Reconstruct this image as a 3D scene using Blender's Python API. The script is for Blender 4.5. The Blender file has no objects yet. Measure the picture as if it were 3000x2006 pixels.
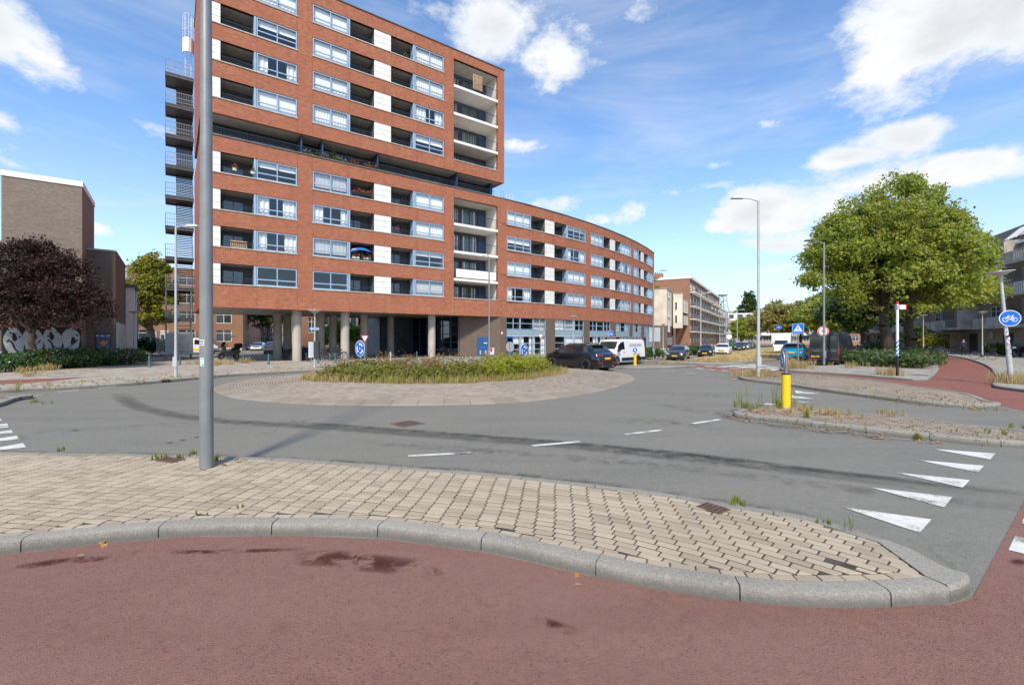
import bpy, math, random
import numpy as np
from mathutils import Vector, Matrix
random.seed(7)
rng = np.random.default_rng(7)
R = math.radians
sc = bpy.context.scene
col = sc.collection

# ------------------------------------------------------------------ camera
FP, CX, HY, H = 1350.0, 1500.0, 992.0, 2.0      # focal length, centre, horizon (photo pixels), eye height
cam = bpy.data.cameras.new('camera')
cam.sensor_width = 36.0
cam.lens = 36.0 * FP / 3000.0
cam.shift_y = -(1003.0 - HY) / 3000.0
cam.clip_start = 0.05
cam.clip_end = 6000.0
camo = bpy.data.objects.new('camera', cam)
col.objects.link(camo)
camo.location = (0, 0, H)
camo.rotation_euler = (R(90), 0, 0)
sc.camera = camo

# ------------------------------------------------------------------ sky, sun, exposure
SUN_EL, SUN_AZ = 48.0, (-0.06, -1.0)            # horizontal direction towards the sun: behind the camera
sc.view_settings.view_transform = 'Standard'
sc.view_settings.look = 'None'
sc.view_settings.gamma = 1.0
sc.view_settings.use_curve_mapping = False
sc.view_settings.exposure = 0.80
_n = math.hypot(*SUN_AZ)
sdir = Vector((SUN_AZ[0] / _n * math.cos(R(SUN_EL)), SUN_AZ[1] / _n * math.cos(R(SUN_EL)), math.sin(R(SUN_EL))))
sl = bpy.data.lights.new('sun', 'SUN')
sl.energy = 3.0
sl.angle = R(7.0)
sl.color = (1.0, 0.905, 0.77)
so = bpy.data.objects.new('sun', sl)
col.objects.link(so)
so.rotation_euler = sdir.to_track_quat('Z', 'Y').to_euler()
so.location = (0, -20, 60)

world = bpy.data.worlds.new('World')
sc.world = world
world.use_nodes = True
world.cycles.sampling_method = 'MANUAL'
world.cycles.sample_map_resolution = 512
nt = world.node_tree
nt.nodes.clear()
def wn(t, **k):
    n = nt.nodes.new(t)
    for a, b in k.items():
        setattr(n, a, b)
    return n
def wmath(op, a, b=None, c=None, clamp=False):
    n = wn('ShaderNodeMath', operation=op, use_clamp=clamp)
    for i, s in enumerate((a, b, c)):
        if s is None:
            continue
        if isinstance(s, (int, float)):
            n.inputs[i].default_value = s
        else:
            nt.links.new(s, n.inputs[i])
    return n.outputs[0]
def wvec(op, a, b):
    n = wn('ShaderNodeVectorMath', operation=op)
    for i, s in enumerate((a, b)):
        if s is None:
            continue
        if isinstance(s, tuple):
            n.inputs[i].default_value = s
        else:
            nt.links.new(s, n.inputs[i])
    return n
def wramp(fac, a, b, smooth=True):
    n = wn('ShaderNodeMapRange', interpolation_type='SMOOTHSTEP' if smooth else 'LINEAR')
    n.inputs['From Min'].default_value = a
    n.inputs['From Max'].default_value = b
    nt.links.new(fac, n.inputs['Value'])
    return n.outputs['Result']
sky = wn('ShaderNodeTexSky', sky_type='NISHITA', sun_disc=False)
sky.sun_elevation = R(SUN_EL)
sky.sun_rotation = math.atan2(SUN_AZ[0], SUN_AZ[1])
sky.altitude = 0
sky.air_density = 1.0
sky.dust_density = 0.6
sky.ozone_density = 2.4
tc = wn('ShaderNodeTexCoord')
sep = wn('ShaderNodeSeparateXYZ')
nt.links.new(tc.outputs['Generated'], sep.inputs[0])
az = wmath('ARCTAN2', sep.outputs[0], sep.outputs[1])
el = wmath('ARCSINE', sep.outputs[2])
comb = wn('ShaderNodeCombineXYZ')
nt.links.new(az, comb.inputs[0]); nt.links.new(el, comb.inputs[1])
# cloud layer: a plane above us, so clouds shrink and flatten towards the horizon
zz = wmath('ADD', wmath('MAXIMUM', sep.outputs[2], 0.0), 0.16)
pl = wn('ShaderNodeCombineXYZ')
nt.links.new(wmath('DIVIDE', sep.outputs[0], zz), pl.inputs[0])
nt.links.new(wmath('DIVIDE', sep.outputs[1], zz), pl.inputs[1])
def wnoise(vec, scale, detail=6, rough=0.55, dist=0.0, off=(0, 0, 0)):
    a = wvec('ADD', vec, off)
    n = wn('ShaderNodeTexNoise')
    n.inputs['Scale'].default_value = scale
    n.inputs['Detail'].default_value = detail
    n.inputs['Roughness'].default_value = rough
    n.inputs['Distortion'].default_value = dist
    nt.links.new(a.outputs[0], n.inputs['Vector'])
    return n.outputs['Fac']
dirv = wvec('MULTIPLY', tc.outputs['Generated'], (1.0, 1.0, 1.7)).outputs[0]
big = wnoise(pl.outputs[0], 0.55, 1, 0.5, 0.0, (3.7, 1.3, 0))
fine = wnoise(dirv, 4.6, 7, 0.62, 0.0, (2.1, 0.3, 5.0))
# heaps of cumulus where they stand in the sky (azimuth / elevation), everywhere else the low-frequency noise decides
HEAPS = [(20, 110, 240, 160, 1.0), (0, 350, 150, 130, .85), (215, 120, 150, 90, .55),
         (1480, 70, 230, 110, 1.0), (1630, 130, 170, 130, 1.0), (1250, 30, 170, 60, .7), (1520, 425, 150, 45, .75),
         (2760, 120, 430, 210, 1.15), (2980, 40, 380, 260, 1.1), (2530, 220, 220, 90, .8), (2300, 250, 330, 70, .42),
         (2680, 395, 230, 75, 1.0), (2480, 460, 150, 55, .85), (2850, 490, 260, 80, 1.05), (2520, 540, 220, 70, .9),
         (2260, 610, 190, 90, 1.05), (2420, 590, 160, 70, .9), (2130, 660, 95, 45, .7), (1650, 605, 140, 50, .8),
         (1770, 648, 140, 60, 1.0), (2290, 720, 260, 50, .8), (2240, 790, 330, 45, .7), (270, 668, 90, 35, .75),
         (40, 480, 120, 45, .6), (2240, 360, 120, 45, .5), (2080, 545, 130, 28, .5), (2090, 485, 110, 28, .45),
         (1990, 705, 120, 28, .55), (300, 500, 260, 40, .3), (380, 300, 200, 160, .28), (2000, 40, 300, 60, .3)]
acc = 0.0
for (x, y, rx, ry, w) in HEAPS:
    a0 = math.atan2(x - CX, FP); e0 = math.atan2(HY - y, math.hypot(FP, x - CX))
    k = math.hypot(FP, x - CX)
    kx, ky = k / rx * 0.93, k / ry * 0.93
    sn = wvec('MULTIPLY_ADD', comb.outputs[0], (kx, ky, 0)); sn.inputs[2].default_value = (-a0 * kx, -e0 * ky, 0)
    v = wmath('MULTIPLY_ADD', wvec('LENGTH', sn.outputs[0], None).outputs['Value'], -w, 1.25 * w)
    acc = wmath('MAXIMUM', v, acc)
ambient = wmath('MULTIPLY', wramp(big, 0.58, 0.76), 0.55)
cover = wmath('MAXIMUM', acc, wmath('MULTIPLY', ambient, wramp(wmath('ABSOLUTE', az), 0.85, 1.2)))
dens = wmath('ADD', wmath('MULTIPLY', cover, 0.46), wmath('MULTIPLY', wmath('SUBTRACT', fine, 0.5), 1.30))
alpha = wramp(dens, 0.20, 0.44)
wisp = wmath('MULTIPLY', wramp(wnoise(wvec('MULTIPLY', tc.outputs['Generated'], (1, 1, 4.5)).outputs[0], 1.7, 5, 0.6, 0.3, (9, 2, 1)), 0.42, 0.80), 0.46)
alpha = wmath('MAXIMUM', alpha, wisp)
# thin haze towards the horizon
hz = wramp(sep.outputs[2], 0.42, -0.02)
alpha = wmath('MAXIMUM', alpha, wmath('MULTIPLY', hz, 0.46))
core = wramp(dens, 0.32, 0.72)
shade = wn('ShaderNodeMix', data_type='RGBA')
nt.links.new(core, shade.inputs['Factor'])
shade.inputs['A'].default_value = (0.53, 0.555, 0.585, 1)
shade.inputs['B'].default_value = (0.45, 0.46, 0.475, 1)
fine2 = wnoise(dirv, 7.0, 3, 0.55, 0.0, (2.1, 0.3, 5.12))
sh2 = wn('ShaderNodeMix', data_type='RGBA')
nt.links.new(wramp(fine2, 0.62, 0.36), sh2.inputs['Factor'])
nt.links.new(shade.outputs['Result'], sh2.inputs['A'])
sh2.inputs['B'].default_value = (0.585, 0.585, 0.585, 1)
skyc = wn('ShaderNodeMix', data_type='RGBA', blend_type='MULTIPLY')
skyc.inputs['Factor'].default_value = 1.0
nt.links.new(sky.outputs[0], skyc.inputs['A'])
skyc.inputs['B'].default_value = (0.104, 0.126, 0.144, 1)       # physical sky brought to scene strength
mixc = wn('ShaderNodeMix', data_type='RGBA')
nt.links.new(alpha, mixc.inputs['Factor'])
nt.links.new(skyc.outputs['Result'], mixc.inputs['A'])
nt.links.new(sh2.outputs['Result'], mixc.inputs['B'])
bg = wn('ShaderNodeBackground')
bg.inputs['Strength'].default_value = 1.0
nt.links.new(mixc.outputs['Result'], bg.inputs['Color'])
wo = wn('ShaderNodeOutputWorld')
nt.links.new(bg.outputs[0], wo.inputs['Surface'])

# ------------------------------------------------------------------ pixel helpers
def G(x, y, z=0.0):
    d = (H - z) * FP / (y - HY)
    return Vector(((x - CX) / FP * d, d, z))
def G2(x, y, z=0.0):
    p = G(x, y, z)
    return (p.x, p.y)
def AT(x, Y, z=0.0):
    return Vector(((x - CX) / FP * Y, Y, z))
def ZY(y, Y):
    return H + (HY - y) * Y / FP

# ------------------------------------------------------------------ materials
MATS = {}
def nodes_of(name):
    m = bpy.data.materials.new(name)
    m.use_nodes = True
    t = m.node_tree
    b = t.nodes['Principled BSDF']
    return m, t, b
def ln(t, a, b):
    t.links.new(a, b)
def N(t, typ, **k):
    n = t.nodes.new(typ)
    for a, b in k.items():
        setattr(n, a, b)
    return n
def rgb(c):
    return (c[0], c[1], c[2], 1.0)
def vmix(t, fac, a, b, mode='MIX'):
    n = N(t, 'ShaderNodeMix', data_type='RGBA', blend_type=mode)
    for s, v in (('Factor', fac), ('A', a), ('B', b)):
        if isinstance(v, (int, float)):
            n.inputs[s].default_value = v
        elif isinstance(v, tuple):
            n.inputs[s].default_value = rgb(v)
        else:
            ln(t, v, n.inputs[s])
    return n.outputs['Result']
def tnoise(t, vec, scale, detail=4, rough=0.55, dist=0.0):
    n = N(t, 'ShaderNodeTexNoise')
    n.inputs['Scale'].default_value = scale
    n.inputs['Detail'].default_value = detail
    n.inputs['Roughness'].default_value = rough
    n.inputs['Distortion'].default_value = dist
    if vec is not None:
        ln(t, vec, n.inputs['Vector'])
    return n.outputs['Fac']
def tramp(t, fac, a, b, lo=0.0, hi=1.0):
    n = N(t, 'ShaderNodeMapRange', interpolation_type='SMOOTHSTEP')
    n.inputs['From Min'].default_value = a
    n.inputs['From Max'].default_value = b
    n.inputs['To Min'].default_value = lo
    n.inputs['To Max'].default_value = hi
    ln(t, fac, n.inputs['Value'])
    return n.outputs['Result']
def tmath(t, op, a, b=0.0):
    n = N(t, 'ShaderNodeMath', operation=op)
    for i, s in enumerate((a, b)):
        if isinstance(s, (int, float)):
            n.inputs[i].default_value = s
        else:
            ln(t, s, n.inputs[i])
    return n.outputs[0]
def bump(t, b, height, strength=0.3, dist=0.01):
    n = N(t, 'ShaderNodeBump')
    n.inputs['Strength'].default_value = strength
    n.inputs['Distance'].default_value = dist
    ln(t, height, n.inputs['Height'])
    ln(t, n.outputs[0], b.inputs['Normal'])
def island_rand(t):
    g = N(t, 'ShaderNodeNewGeometry'); o = N(t, 'ShaderNodeObjectInfo')
    s = tmath(t, 'ADD', g.outputs['Random Per Island'], o.outputs['Random'])
    return tmath(t, 'FRACT', s)
def mat(name, c, rough=0.6, metal=0.0, var=0.12, vscale=3.0, bs=0.0, bscale=60.0, spec=0.5, coat=0.0, rnd=0.0, dirt=0.0):
    """plain painted / coated surface with uneven tone, fine relief and a little dirt"""
    if name in MATS:
        return MATS[name]
    m, t, b = nodes_of(name)
    co = N(t, 'ShaderNodeTexCoord').outputs['Object']
    f = tnoise(t, co, vscale, 5)
    d = tuple(max(0, x * (1 - var)) for x in c); l = tuple(min(1, x * (1 + var)) for x in c)
    cc = vmix(t, tramp(t, f, 0.3, 0.7), d, l)
    if rnd:
        cc = vmix(t, tmath(t, 'MULTIPLY', island_rand(t), rnd), cc, tuple(x * 0.55 for x in c))
    if dirt:
        f2 = tnoise(t, co, vscale * 4.3, 6, 0.65)
        cc = vmix(t, tramp(t, f2, 0.52, 0.75, 0, dirt), cc, (0.07, 0.06, 0.05))
    ln(t, cc, b.inputs['Base Color'])
    b.inputs['Roughness'].default_value = rough
    b.inputs['Metallic'].default_value = metal
    b.inputs['Specular IOR Level'].default_value = spec
    if coat:
        b.inputs['Coat Weight'].default_value = coat
        b.inputs['Coat Roughness'].default_value = 0.04
    if bs:
        bump(t, b, tnoise(t, co, bscale, 4), bs)
    MATS[name] = m
    return m
def brickmat(name, c1, c2, mortar, bw=0.22, bh=0.068, mw=0.010, tone=0.18, stain=0.0, bs=0.35):
    m, t, b = nodes_of(name)
    uv = N(t, 'ShaderNodeUVMap').outputs[0]
    br = N(t, 'ShaderNodeTexBrick')
    br.offset = 0.5
    ln(t, uv, br.inputs['Vector'])
    br.inputs['Scale'].default_value = 1.0
    br.inputs['Brick Width'].default_value = bw
    br.inputs['Row Height'].default_value = bh
    br.inputs['Mortar Size'].default_value = mw
    br.inputs['Mortar Smooth'].default_value = 0.2
    br.inputs['Bias'].default_value = 0.0
    br.inputs['Color1'].default_value = rgb(c1)
    br.inputs['Color2'].default_value = rgb(c2)
    br.inputs['Mortar'].default_value = rgb(mortar)
    f = tnoise(t, uv, 0.55, 6, 0.6)
    cc = vmix(t, tramp(t, f, 0.25, 0.75, 0, tone * 2), br.outputs['Color'], tuple(x * 0.62 for x in c1))
    f2 = tnoise(t, uv, 3.5, 5, 0.6)
    cc = vmix(t, tramp(t, f2, 0.45, 0.8, 0, tone), cc, tuple(min(1, x * 1.5 + 0.03) for x in c2))
    if stain:
        mp = N(t, 'ShaderNodeMapping'); mp.inputs['Scale'].default_value = (1.6, 0.12, 1)
        ln(t, uv, mp.inputs['Vector'])
        cc = vmix(t, tramp(t, tnoise(t, mp.outputs[0], 1.5, 5), 0.5, 0.75, 0, stain), cc, tuple(x * 0.45 for x in c1))
    ln(t, cc, b.inputs['Base Color'])
    b.inputs['Roughness'].default_value = 0.85
    b.inputs['Specular IOR Level'].default_value = 0.25
    bump(t, b, tmath(t, 'SUBTRACT', 1.0, br.outputs['Fac']), bs, 0.012)
    MATS[name] = m
    return m
def glassmat(name, tint=(0.85, 0.92, 0.95), refl=1.0, dark=0.0):
    """thin window glass: clear, with the fresnel reflection of sky and street"""
    m = bpy.data.materials.new(name); m.use_nodes = True
    t = m.node_tree; t.nodes.clear()
    o = N(t, 'ShaderNodeOutputMaterial')
    tr = N(t, 'ShaderNodeBsdfTransparent'); tr.inputs[0].default_value = rgb(tint)
    gl = N(t, 'ShaderNodeBsdfGlossy'); gl.inputs['Roughness'].default_value = 0.015
    gl.inputs['Color'].default_value = (0.95, 0.97, 1, 1)
    co = N(t, 'ShaderNodeTexCoord').outputs['Object']
    bp = N(t, 'ShaderNodeBump'); bp.inputs['Strength'].default_value = 0.04; bp.inputs['Distance'].default_value = 0.02
    ln(t, tnoise(t, co, 1.3, 2), bp.inputs['Height']); ln(t, bp.outputs[0], gl.inputs['Normal'])
    fr = N(t, 'ShaderNodeLayerWeight'); fr.inputs['Blend'].default_value = 0.5      # Schlick, the same from both sides
    f5 = tmath(t, 'POWER', fr.outputs['Facing'], 4.0)
    fac = tmath(t, 'ADD', tmath(t, 'MULTIPLY', f5, 0.85), 0.10 * refl)
    fac = tmath(t, 'MINIMUM', fac, 1.0)
    mx = N(t, 'ShaderNodeMixShader')
    ln(t, fac, mx.inputs[0]); ln(t, tr.outputs[0], mx.inputs[1]); ln(t, gl.outputs[0], mx.inputs[2])
    ln(t, mx.outputs[0], o.inputs['Surface'])
    MATS[name] = m
    return m
def leafmat(name, c1, c2, c3, trans=0.45, gloss=0.25):
    m = bpy.data.materials.new(name); m.use_nodes = True
    t = m.node_tree; t.nodes.clear()
    o = N(t, 'ShaderNodeOutputMaterial')
    g = N(t, 'ShaderNodeNewGeometry')
    at = N(t, 'ShaderNodeAttribute'); at.attribute_name = 'tint'
    r = g.outputs['Random Per Island']
    cc = vmix(t, tramp(t, r, 0.0, 0.75), c1, c2)
    cc = vmix(t, tramp(t, r, 0.90, 0.97), cc, c3)
    cc = vmix(t, tramp(t, at.outputs['Fac'], 0.25, 1.0, 0, 0.85), cc, c2)
    cc = vmix(t, tramp(t, at.outputs['Fac'], 0.82, 1.0, 0, 0.8), cc, c3)
    d = N(t, 'ShaderNodeBsdfDiffuse'); ln(t, cc, d.inputs[0])
    tl = N(t, 'ShaderNodeBsdfTranslucent'); ln(t, vmix(t, 0.35, cc, tuple(min(1, x * 1.6) for x in c2)), tl.inputs[0])
    a = N(t, 'ShaderNodeMixShader'); a.inputs[0].default_value = trans
    ln(t, d.outputs[0], a.inputs[1]); ln(t, tl.outputs[0], a.inputs[2])
    gl = N(t, 'ShaderNodeBsdfGlossy'); gl.inputs['Roughness'].default_value = 0.38
    gl.inputs['Color'].default_value = (1, 1, 1, 1)
    lw = N(t, 'ShaderNodeLayerWeight'); lw.inputs[0].default_value = 0.15
    b2 = N(t, 'ShaderNodeMixShader'); ln(t, tmath(t, 'MULTIPLY', lw.outputs['Fresnel'], gloss), b2.inputs[0])
    ln(t, a.outputs[0], b2.inputs[1]); ln(t, gl.outputs[0], b2.inputs[2])
    ln(t, b2.outputs[0], o.inputs['Surface'])
    MATS[name] = m
    return m
def pavermat(name, c, rand=0.4, wet=0.25, bs=0.5, agg=0.0):
    m, t, b = nodes_of(name)
    co = N(t, 'ShaderNodeNewGeometry').outputs['Position']
    r = island_rand(t)
    cc = vmix(t, tmath(t, 'MULTIPLY', tmath(t, 'POWER', r, 1.6), min(1.0, rand * 1.5)), tuple(x * 1.12 for x in c), (c[0] * 0.60, c[1] * 0.58, c[2] * 0.56))
    cc = vmix(t, tramp(t, tnoise(t, co, 130, 3, 0.7), 0.35, 0.75, 0, 0.45), cc, tuple(x * 0.45 for x in c))
    cc = vmix(t, tramp(t, tnoise(t, co, 0.9, 5, 0.6), 0.4, 0.75, 0, wet), cc, tuple(x * 0.5 for x in c))
    if agg:
        vo = N(t, 'ShaderNodeTexVoronoi'); vo.inputs['Scale'].default_value = 130; ln(t, co, vo.inputs['Vector'])
        sp_ = N(t, 'ShaderNodeSeparateColor'); ln(t, vo.outputs['Color'], sp_.inputs[0])
        cc = vmix(t, tramp(t, sp_.outputs[0], 0.1, 0.9, 0, agg), cc, tuple(x * 0.28 for x in c))
        cc = vmix(t, tramp(t, sp_.outputs[1], 0.72, 0.95, 0, agg), cc, tuple(min(1, x * 1.8) for x in c))
        sx = N(t, 'ShaderNodeSeparateXYZ'); ln(t, co, sx.inputs[0])
        gr = tmath(t, 'ADD', sx.outputs[2], tmath(t, 'MULTIPLY', tnoise(t, co, 7, 5, 0.7), 0.10))
        cc = vmix(t, tramp(t, gr, 0.165, 0.07, 0, 0.7), cc, tuple(x * 0.30 for x in c))      # dirt low on the stone and shade of its face put into the colour
    ln(t, cc, b.inputs['Base Color'])
    b.inputs['Roughness'].default_value = 0.9
    b.inputs['Specular IOR Level'].default_value = 0.3
    bump(t, b, tnoise(t, co, 220, 3, 0.7), bs, 0.003)
    MATS[name] = m
    return m
def groundmat(name, c, speck, wearc, scale=240.0, bs=0.6, rough=0.88, patch=0.45, crack=0.7):
    """bitumen: stones in binder, patches of wear, oil"""
    m, t, b = nodes_of(name)
    co = N(t, 'ShaderNodeNewGeometry').outputs['Position']
    vo = N(t, 'ShaderNodeTexVoronoi'); vo.inputs['Scale'].default_value = scale * 0.45
    ln(t, co, vo.inputs['Vector'])
    s = N(t, 'ShaderNodeSeparateColor'); ln(t, vo.outputs['Color'], s.inputs[0])
    cc = vmix(t, tramp(t, s.outputs[0], 0.2, 1.0, 0, 0.55), c, speck)
    cc = vmix(t, tramp(t, s.outputs[1], 0.80, 1.0, 0, 0.75), cc, tuple(x * 0.35 for x in c))
    cc = vmix(t, tramp(t, tnoise(t, co, 0.35, 6, 0.6, 0.4), 0.35, 0.70, 0, patch), cc, wearc)
    cc = vmix(t, tramp(t, tnoise(t, co, 2.7, 6, 0.7), 0.56, 0.78, 0, 0.6), cc, tuple(x * 0.55 for x in c))
    st = N(t, 'ShaderNodeMapping'); st.inputs['Scale'].default_value = (0.18, 1.1, 1.0); st.inputs['Rotation'].default_value = (0, 0, 0.25)
    ln(t, co, st.inputs['Vector'])
    cc = vmix(t, tramp(t, tnoise(t, st.outputs[0], 1.1, 5, 0.6, 0.5), 0.42, 0.7, 0, 0.35), cc, tuple(x * 0.72 for x in c))
    cr_ = N(t, 'ShaderNodeTexVoronoi', feature='DISTANCE_TO_EDGE'); cr_.inputs['Scale'].default_value = 0.33
    wv = N(t, 'ShaderNodeVectorMath', operation='ADD'); ln(t, co, wv.inputs[0])
    wn_ = N(t, 'ShaderNodeTexNoise'); wn_.inputs['Scale'].default_value = 1.6; wn_.inputs['Detail'].default_value = 4; ln(t, co, wn_.inputs['Vector'])
    ln(t, wn_.outputs['Color'], wv.inputs[1]); ln(t, wv.outputs[0], cr_.inputs['Vector'])
    crk = tmath(t, 'MULTIPLY', tramp(t, cr_.outputs['Distance'], 0.009, 0.0), tramp(t, tnoise(t, co, 0.21, 3), 0.47, 0.62))
    cc = vmix(t, tmath(t, 'MULTIPLY', crk, crack), cc, tuple(x * 0.38 for x in c))
    cc = vmix(t, tramp(t, tnoise(t, co, 9.0, 6, 0.75), 0.35, 0.75, 0, 0.30), cc, tuple(min(1, x * 1.7) for x in c))
    ln(t, cc, b.inputs['Base Color'])
    b.inputs['Roughness'].default_value = rough
    b.inputs['Specular IOR Level'].default_value = 0.35
    bump(t, b, vo.outputs['Distance'], bs, 0.006)
    MATS[name] = m
    return m
def tilemat(name, c, w, h, joint, rot=0.0, mw=0.012, rand=0.35):
    """slab paving too far away to pick the slabs apart"""
    m, t, b = nodes_of(name)
    co = N(t, 'ShaderNodeNewGeometry').outputs['Position']
    mp = N(t, 'ShaderNodeMapping'); mp.inputs['Rotation'].default_value = (0, 0, rot)
    ln(t, co, mp.inputs['Vector'])
    br = N(t, 'ShaderNodeTexBrick'); ln(t, mp.outputs[0], br.inputs['Vector'])
    br.inputs['Scale'].default_value = 1; br.inputs['Brick Width'].default_value = w; br.inputs['Row Height'].default_value = h
    br.inputs['Mortar Size'].default_value = mw; br.inputs['Mortar Smooth'].default_value = 0.3
    br.inputs['Color1'].default_value = rgb(tuple(x * 1.1 for x in c)); br.inputs['Color2'].default_value = rgb(tuple(x * (1 - rand) for x in c))
    br.inputs['Mortar'].default_value = rgb(joint)
    cc = vmix(t, tramp(t, tnoise(t, co, 0.5, 6, 0.6), 0.35, 0.75, 0, 0.5), br.outputs['Color'], tuple(x * 0.62 for x in c))
    cc = vmix(t, tramp(t, tnoise(t, co, 6, 5, 0.7), 0.55, 0.8, 0, 0.35), cc, (0.16, 0.13, 0.07))
    ln(t, cc, b.inputs['Base Color']); b.inputs['Roughness'].default_value = 0.9
    bump(t, b, tmath(t, 'SUBTRACT', 1.0, br.outputs['Fac']), 0.4, 0.01)
    MATS[name] = m
    return m
def emis(name, c, s):
    m, t, b = nodes_of(name)
    b.inputs['Base Color'].default_value = rgb(c)
    b.inputs['Emission Color'].default_value = rgb(c); b.inputs['Emission Strength'].default_value = s
    MATS[name] = m
    return m

asphalt = groundmat('asphalt', (0.150, 0.144, 0.124), (0.240, 0.231, 0.202), (0.192, 0.178, 0.146))
redasph = groundmat('red_asphalt', (0.168, 0.082, 0.063), (0.228, 0.134, 0.108), (0.190, 0.110, 0.088), scale=210, patch=0.6, crack=0.0)
redfar = groundmat('red_asphalt_worn', (0.205, 0.075, 0.055), (0.26, 0.13, 0.10), (0.16, 0.06, 0.05), scale=120)
kerbmat = pavermat('kerb_concrete', (0.29, 0.272, 0.235), 0.25, 0.35, 0.9, agg=0.34)
paver = pavermat('paver_concrete', (0.390, 0.325, 0.240), 0.42, 0.30)
paver2 = pavermat('old_paver', (0.285, 0.235, 0.18), 0.55, 0.45)
cobble = pavermat('apron_stone', (0.37, 0.31, 0.245), 0.5, 0.25)
rimmat = pavermat('rim_slab', (0.27, 0.23, 0.18), 0.3, 0.4, 0.8)
joint = mat('joint_sand', (0.05, 0.043, 0.034), 1.0, var=0.4, vscale=9)
slabs = tilemat('slab_paving', (0.38, 0.335, 0.27), 0.60, 0.30, (0.16, 0.14, 0.11), 0.3)
slabs2 = tilemat('small_slab_paving', (0.34, 0.315, 0.275), 0.30, 0.30, (0.17, 0.15, 0.12), -0.4)
dirtg = mat('dry_soil', (0.16, 0.125, 0.08), 1.0, var=0.4, vscale=3, bs=0.6, bscale=25)
def paintmat():
    m, t, b = nodes_of('road_paint')
    co = N(t, 'ShaderNodeNewGeometry').outputs['Position']
    w = tmath(t, 'ADD', tmath(t, 'MULTIPLY', tnoise(t, co, 70, 4, 0.75), 0.6), tmath(t, 'MULTIPLY', tnoise(t, co, 1.7, 4, 0.6), 0.75))
    cc = vmix(t, tramp(t, tnoise(t, co, 6, 5, 0.7), 0.35, 0.75, 0, 0.5), (0.60, 0.59, 0.55), (0.38, 0.365, 0.33))
    cc = vmix(t, tramp(t, w, 0.66, 0.78), cc, (0.13, 0.125, 0.112))       # worn through to the asphalt
    ln(t, cc, b.inputs['Base Color']); b.inputs['Roughness'].default_value = 0.8
    return m
white = paintmat()
brick_red = brickmat('red_brick', (0.46, 0.128, 0.056), (0.23, 0.052, 0.024), (0.46, 0.29, 0.20), 0.23, 0.085, 0.010, tone=0.18, stain=0.15, bs=0.5)
brick_dark = brickmat('dark_brown_brick', (0.165, 0.112, 0.083), (0.115, 0.078, 0.060), (0.16, 0.135, 0.11), stain=0.2)
brick_grey = brickmat('greybrown_brick', (0.30, 0.235, 0.18), (0.205, 0.155, 0.118), (0.17, 0.14, 0.115), 0.24, 0.075, 0.012, tone=0.22)
brick_brown = brickmat('brown_brick', (0.34, 0.165, 0.095), (0.26, 0.12, 0.07), (0.30, 0.2, 0.14))
brick_or = brickmat('orange_brick', (0.42, 0.185, 0.085), (0.36, 0.15, 0.07), (0.36, 0.24, 0.16))
brick_beige = brickmat('beige_brick', (0.46, 0.34, 0.235), (0.40, 0.29, 0.20), (0.40, 0.33, 0.26))
brick_conc = brickmat('pale_block', (0.44, 0.365, 0.28), (0.38, 0.31, 0.235), (0.28, 0.24, 0.2), 0.3, 0.1, 0.01, stain=0.25)
glass = glassmat('window_glass', (0.97, 0.985, 0.985), 0.75)
glassd = glassmat('tinted_glass', (0.35, 0.40, 0.43), 1.1)
bluef = mat('light_blue_frame', (0.29, 0.40, 0.53), 0.45, var=0.08)
blued = mat('dark_blue_frame', (0.028, 0.055, 0.115), 0.5, var=0.15)
blueg = mat('grey_blue_panel', (0.25, 0.345, 0.385), 0.55, var=0.08)
bluedoor = mat('blue_door_paint', (0.014, 0.075, 0.21), 0.4, var=0.1)
whitep = mat('white_cladding', (0.74, 0.715, 0.66), 0.7, var=0.06, vscale=1.5, bs=0.1, dirt=0.08)
concrete = mat('pale_concrete', (0.52, 0.48, 0.42), 0.85, var=0.12, vscale=1.2, bs=0.2, dirt=0.12)
concgrey = mat('grey_concrete', (0.37, 0.34, 0.29), 0.9, var=0.25, vscale=0.9, bs=0.3, dirt=0.3)
concdark = mat('column_concrete', (0.40, 0.36, 0.31), 0.85, var=0.12, vscale=1.0, bs=0.15, dirt=0.12)
sillm = mat('sill_stone', (0.46, 0.43, 0.37), 0.85, var=0.15, vscale=2, dirt=0.25)
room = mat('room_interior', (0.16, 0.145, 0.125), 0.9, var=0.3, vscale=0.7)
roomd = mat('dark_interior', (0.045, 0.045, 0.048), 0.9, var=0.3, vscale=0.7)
curt = mat('curtain_cloth', (0.80, 0.79, 0.76), 0.9, var=0.05)
blindm = mat('roller_blind', (0.83, 0.82, 0.79), 0.85, var=0.03)
railm = mat('rail_paint_dark', (0.022, 0.034, 0.055), 0.5, var=0.1)
galv = mat('galvanised_steel', (0.30, 0.315, 0.32), 0.45, 0.75, var=0.2, vscale=6, dirt=0.15)
steel = mat('grey_pole_paint', (0.235, 0.24, 0.235), 0.42, 0.25, var=0.10, vscale=2.5, dirt=0.12, bs=0.05, bscale=30)
steell = mat('light_grey_pole', (0.46, 0.47, 0.46), 0.45, 0.2, var=0.08, vscale=3, dirt=0.1)
blackm = mat('black_plastic', (0.012, 0.012, 0.013), 0.5, var=0.2)
tyre = mat('tyre_rubber', (0.018, 0.018, 0.018), 0.85, var=0.2)
rimm = mat('alloy_rim', (0.42, 0.43, 0.44), 0.3, 0.9, var=0.05)
chrome = mat('chrome', (0.7, 0.7, 0.7), 0.15, 1.0, var=0.03)
carglass = mat('car_glass', (0.012, 0.016, 0.018), 0.06, 0.0, var=0.1, spec=0.9, coat=0.6)
redlamp = mat('tail_lamp', (0.28, 0.012, 0.012), 0.2, var=0.1, coat=0.6)
headlamp = mat('head_lamp', (0.62, 0.64, 0.66), 0.12, 0.3, var=0.05, coat=0.8)
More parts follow.
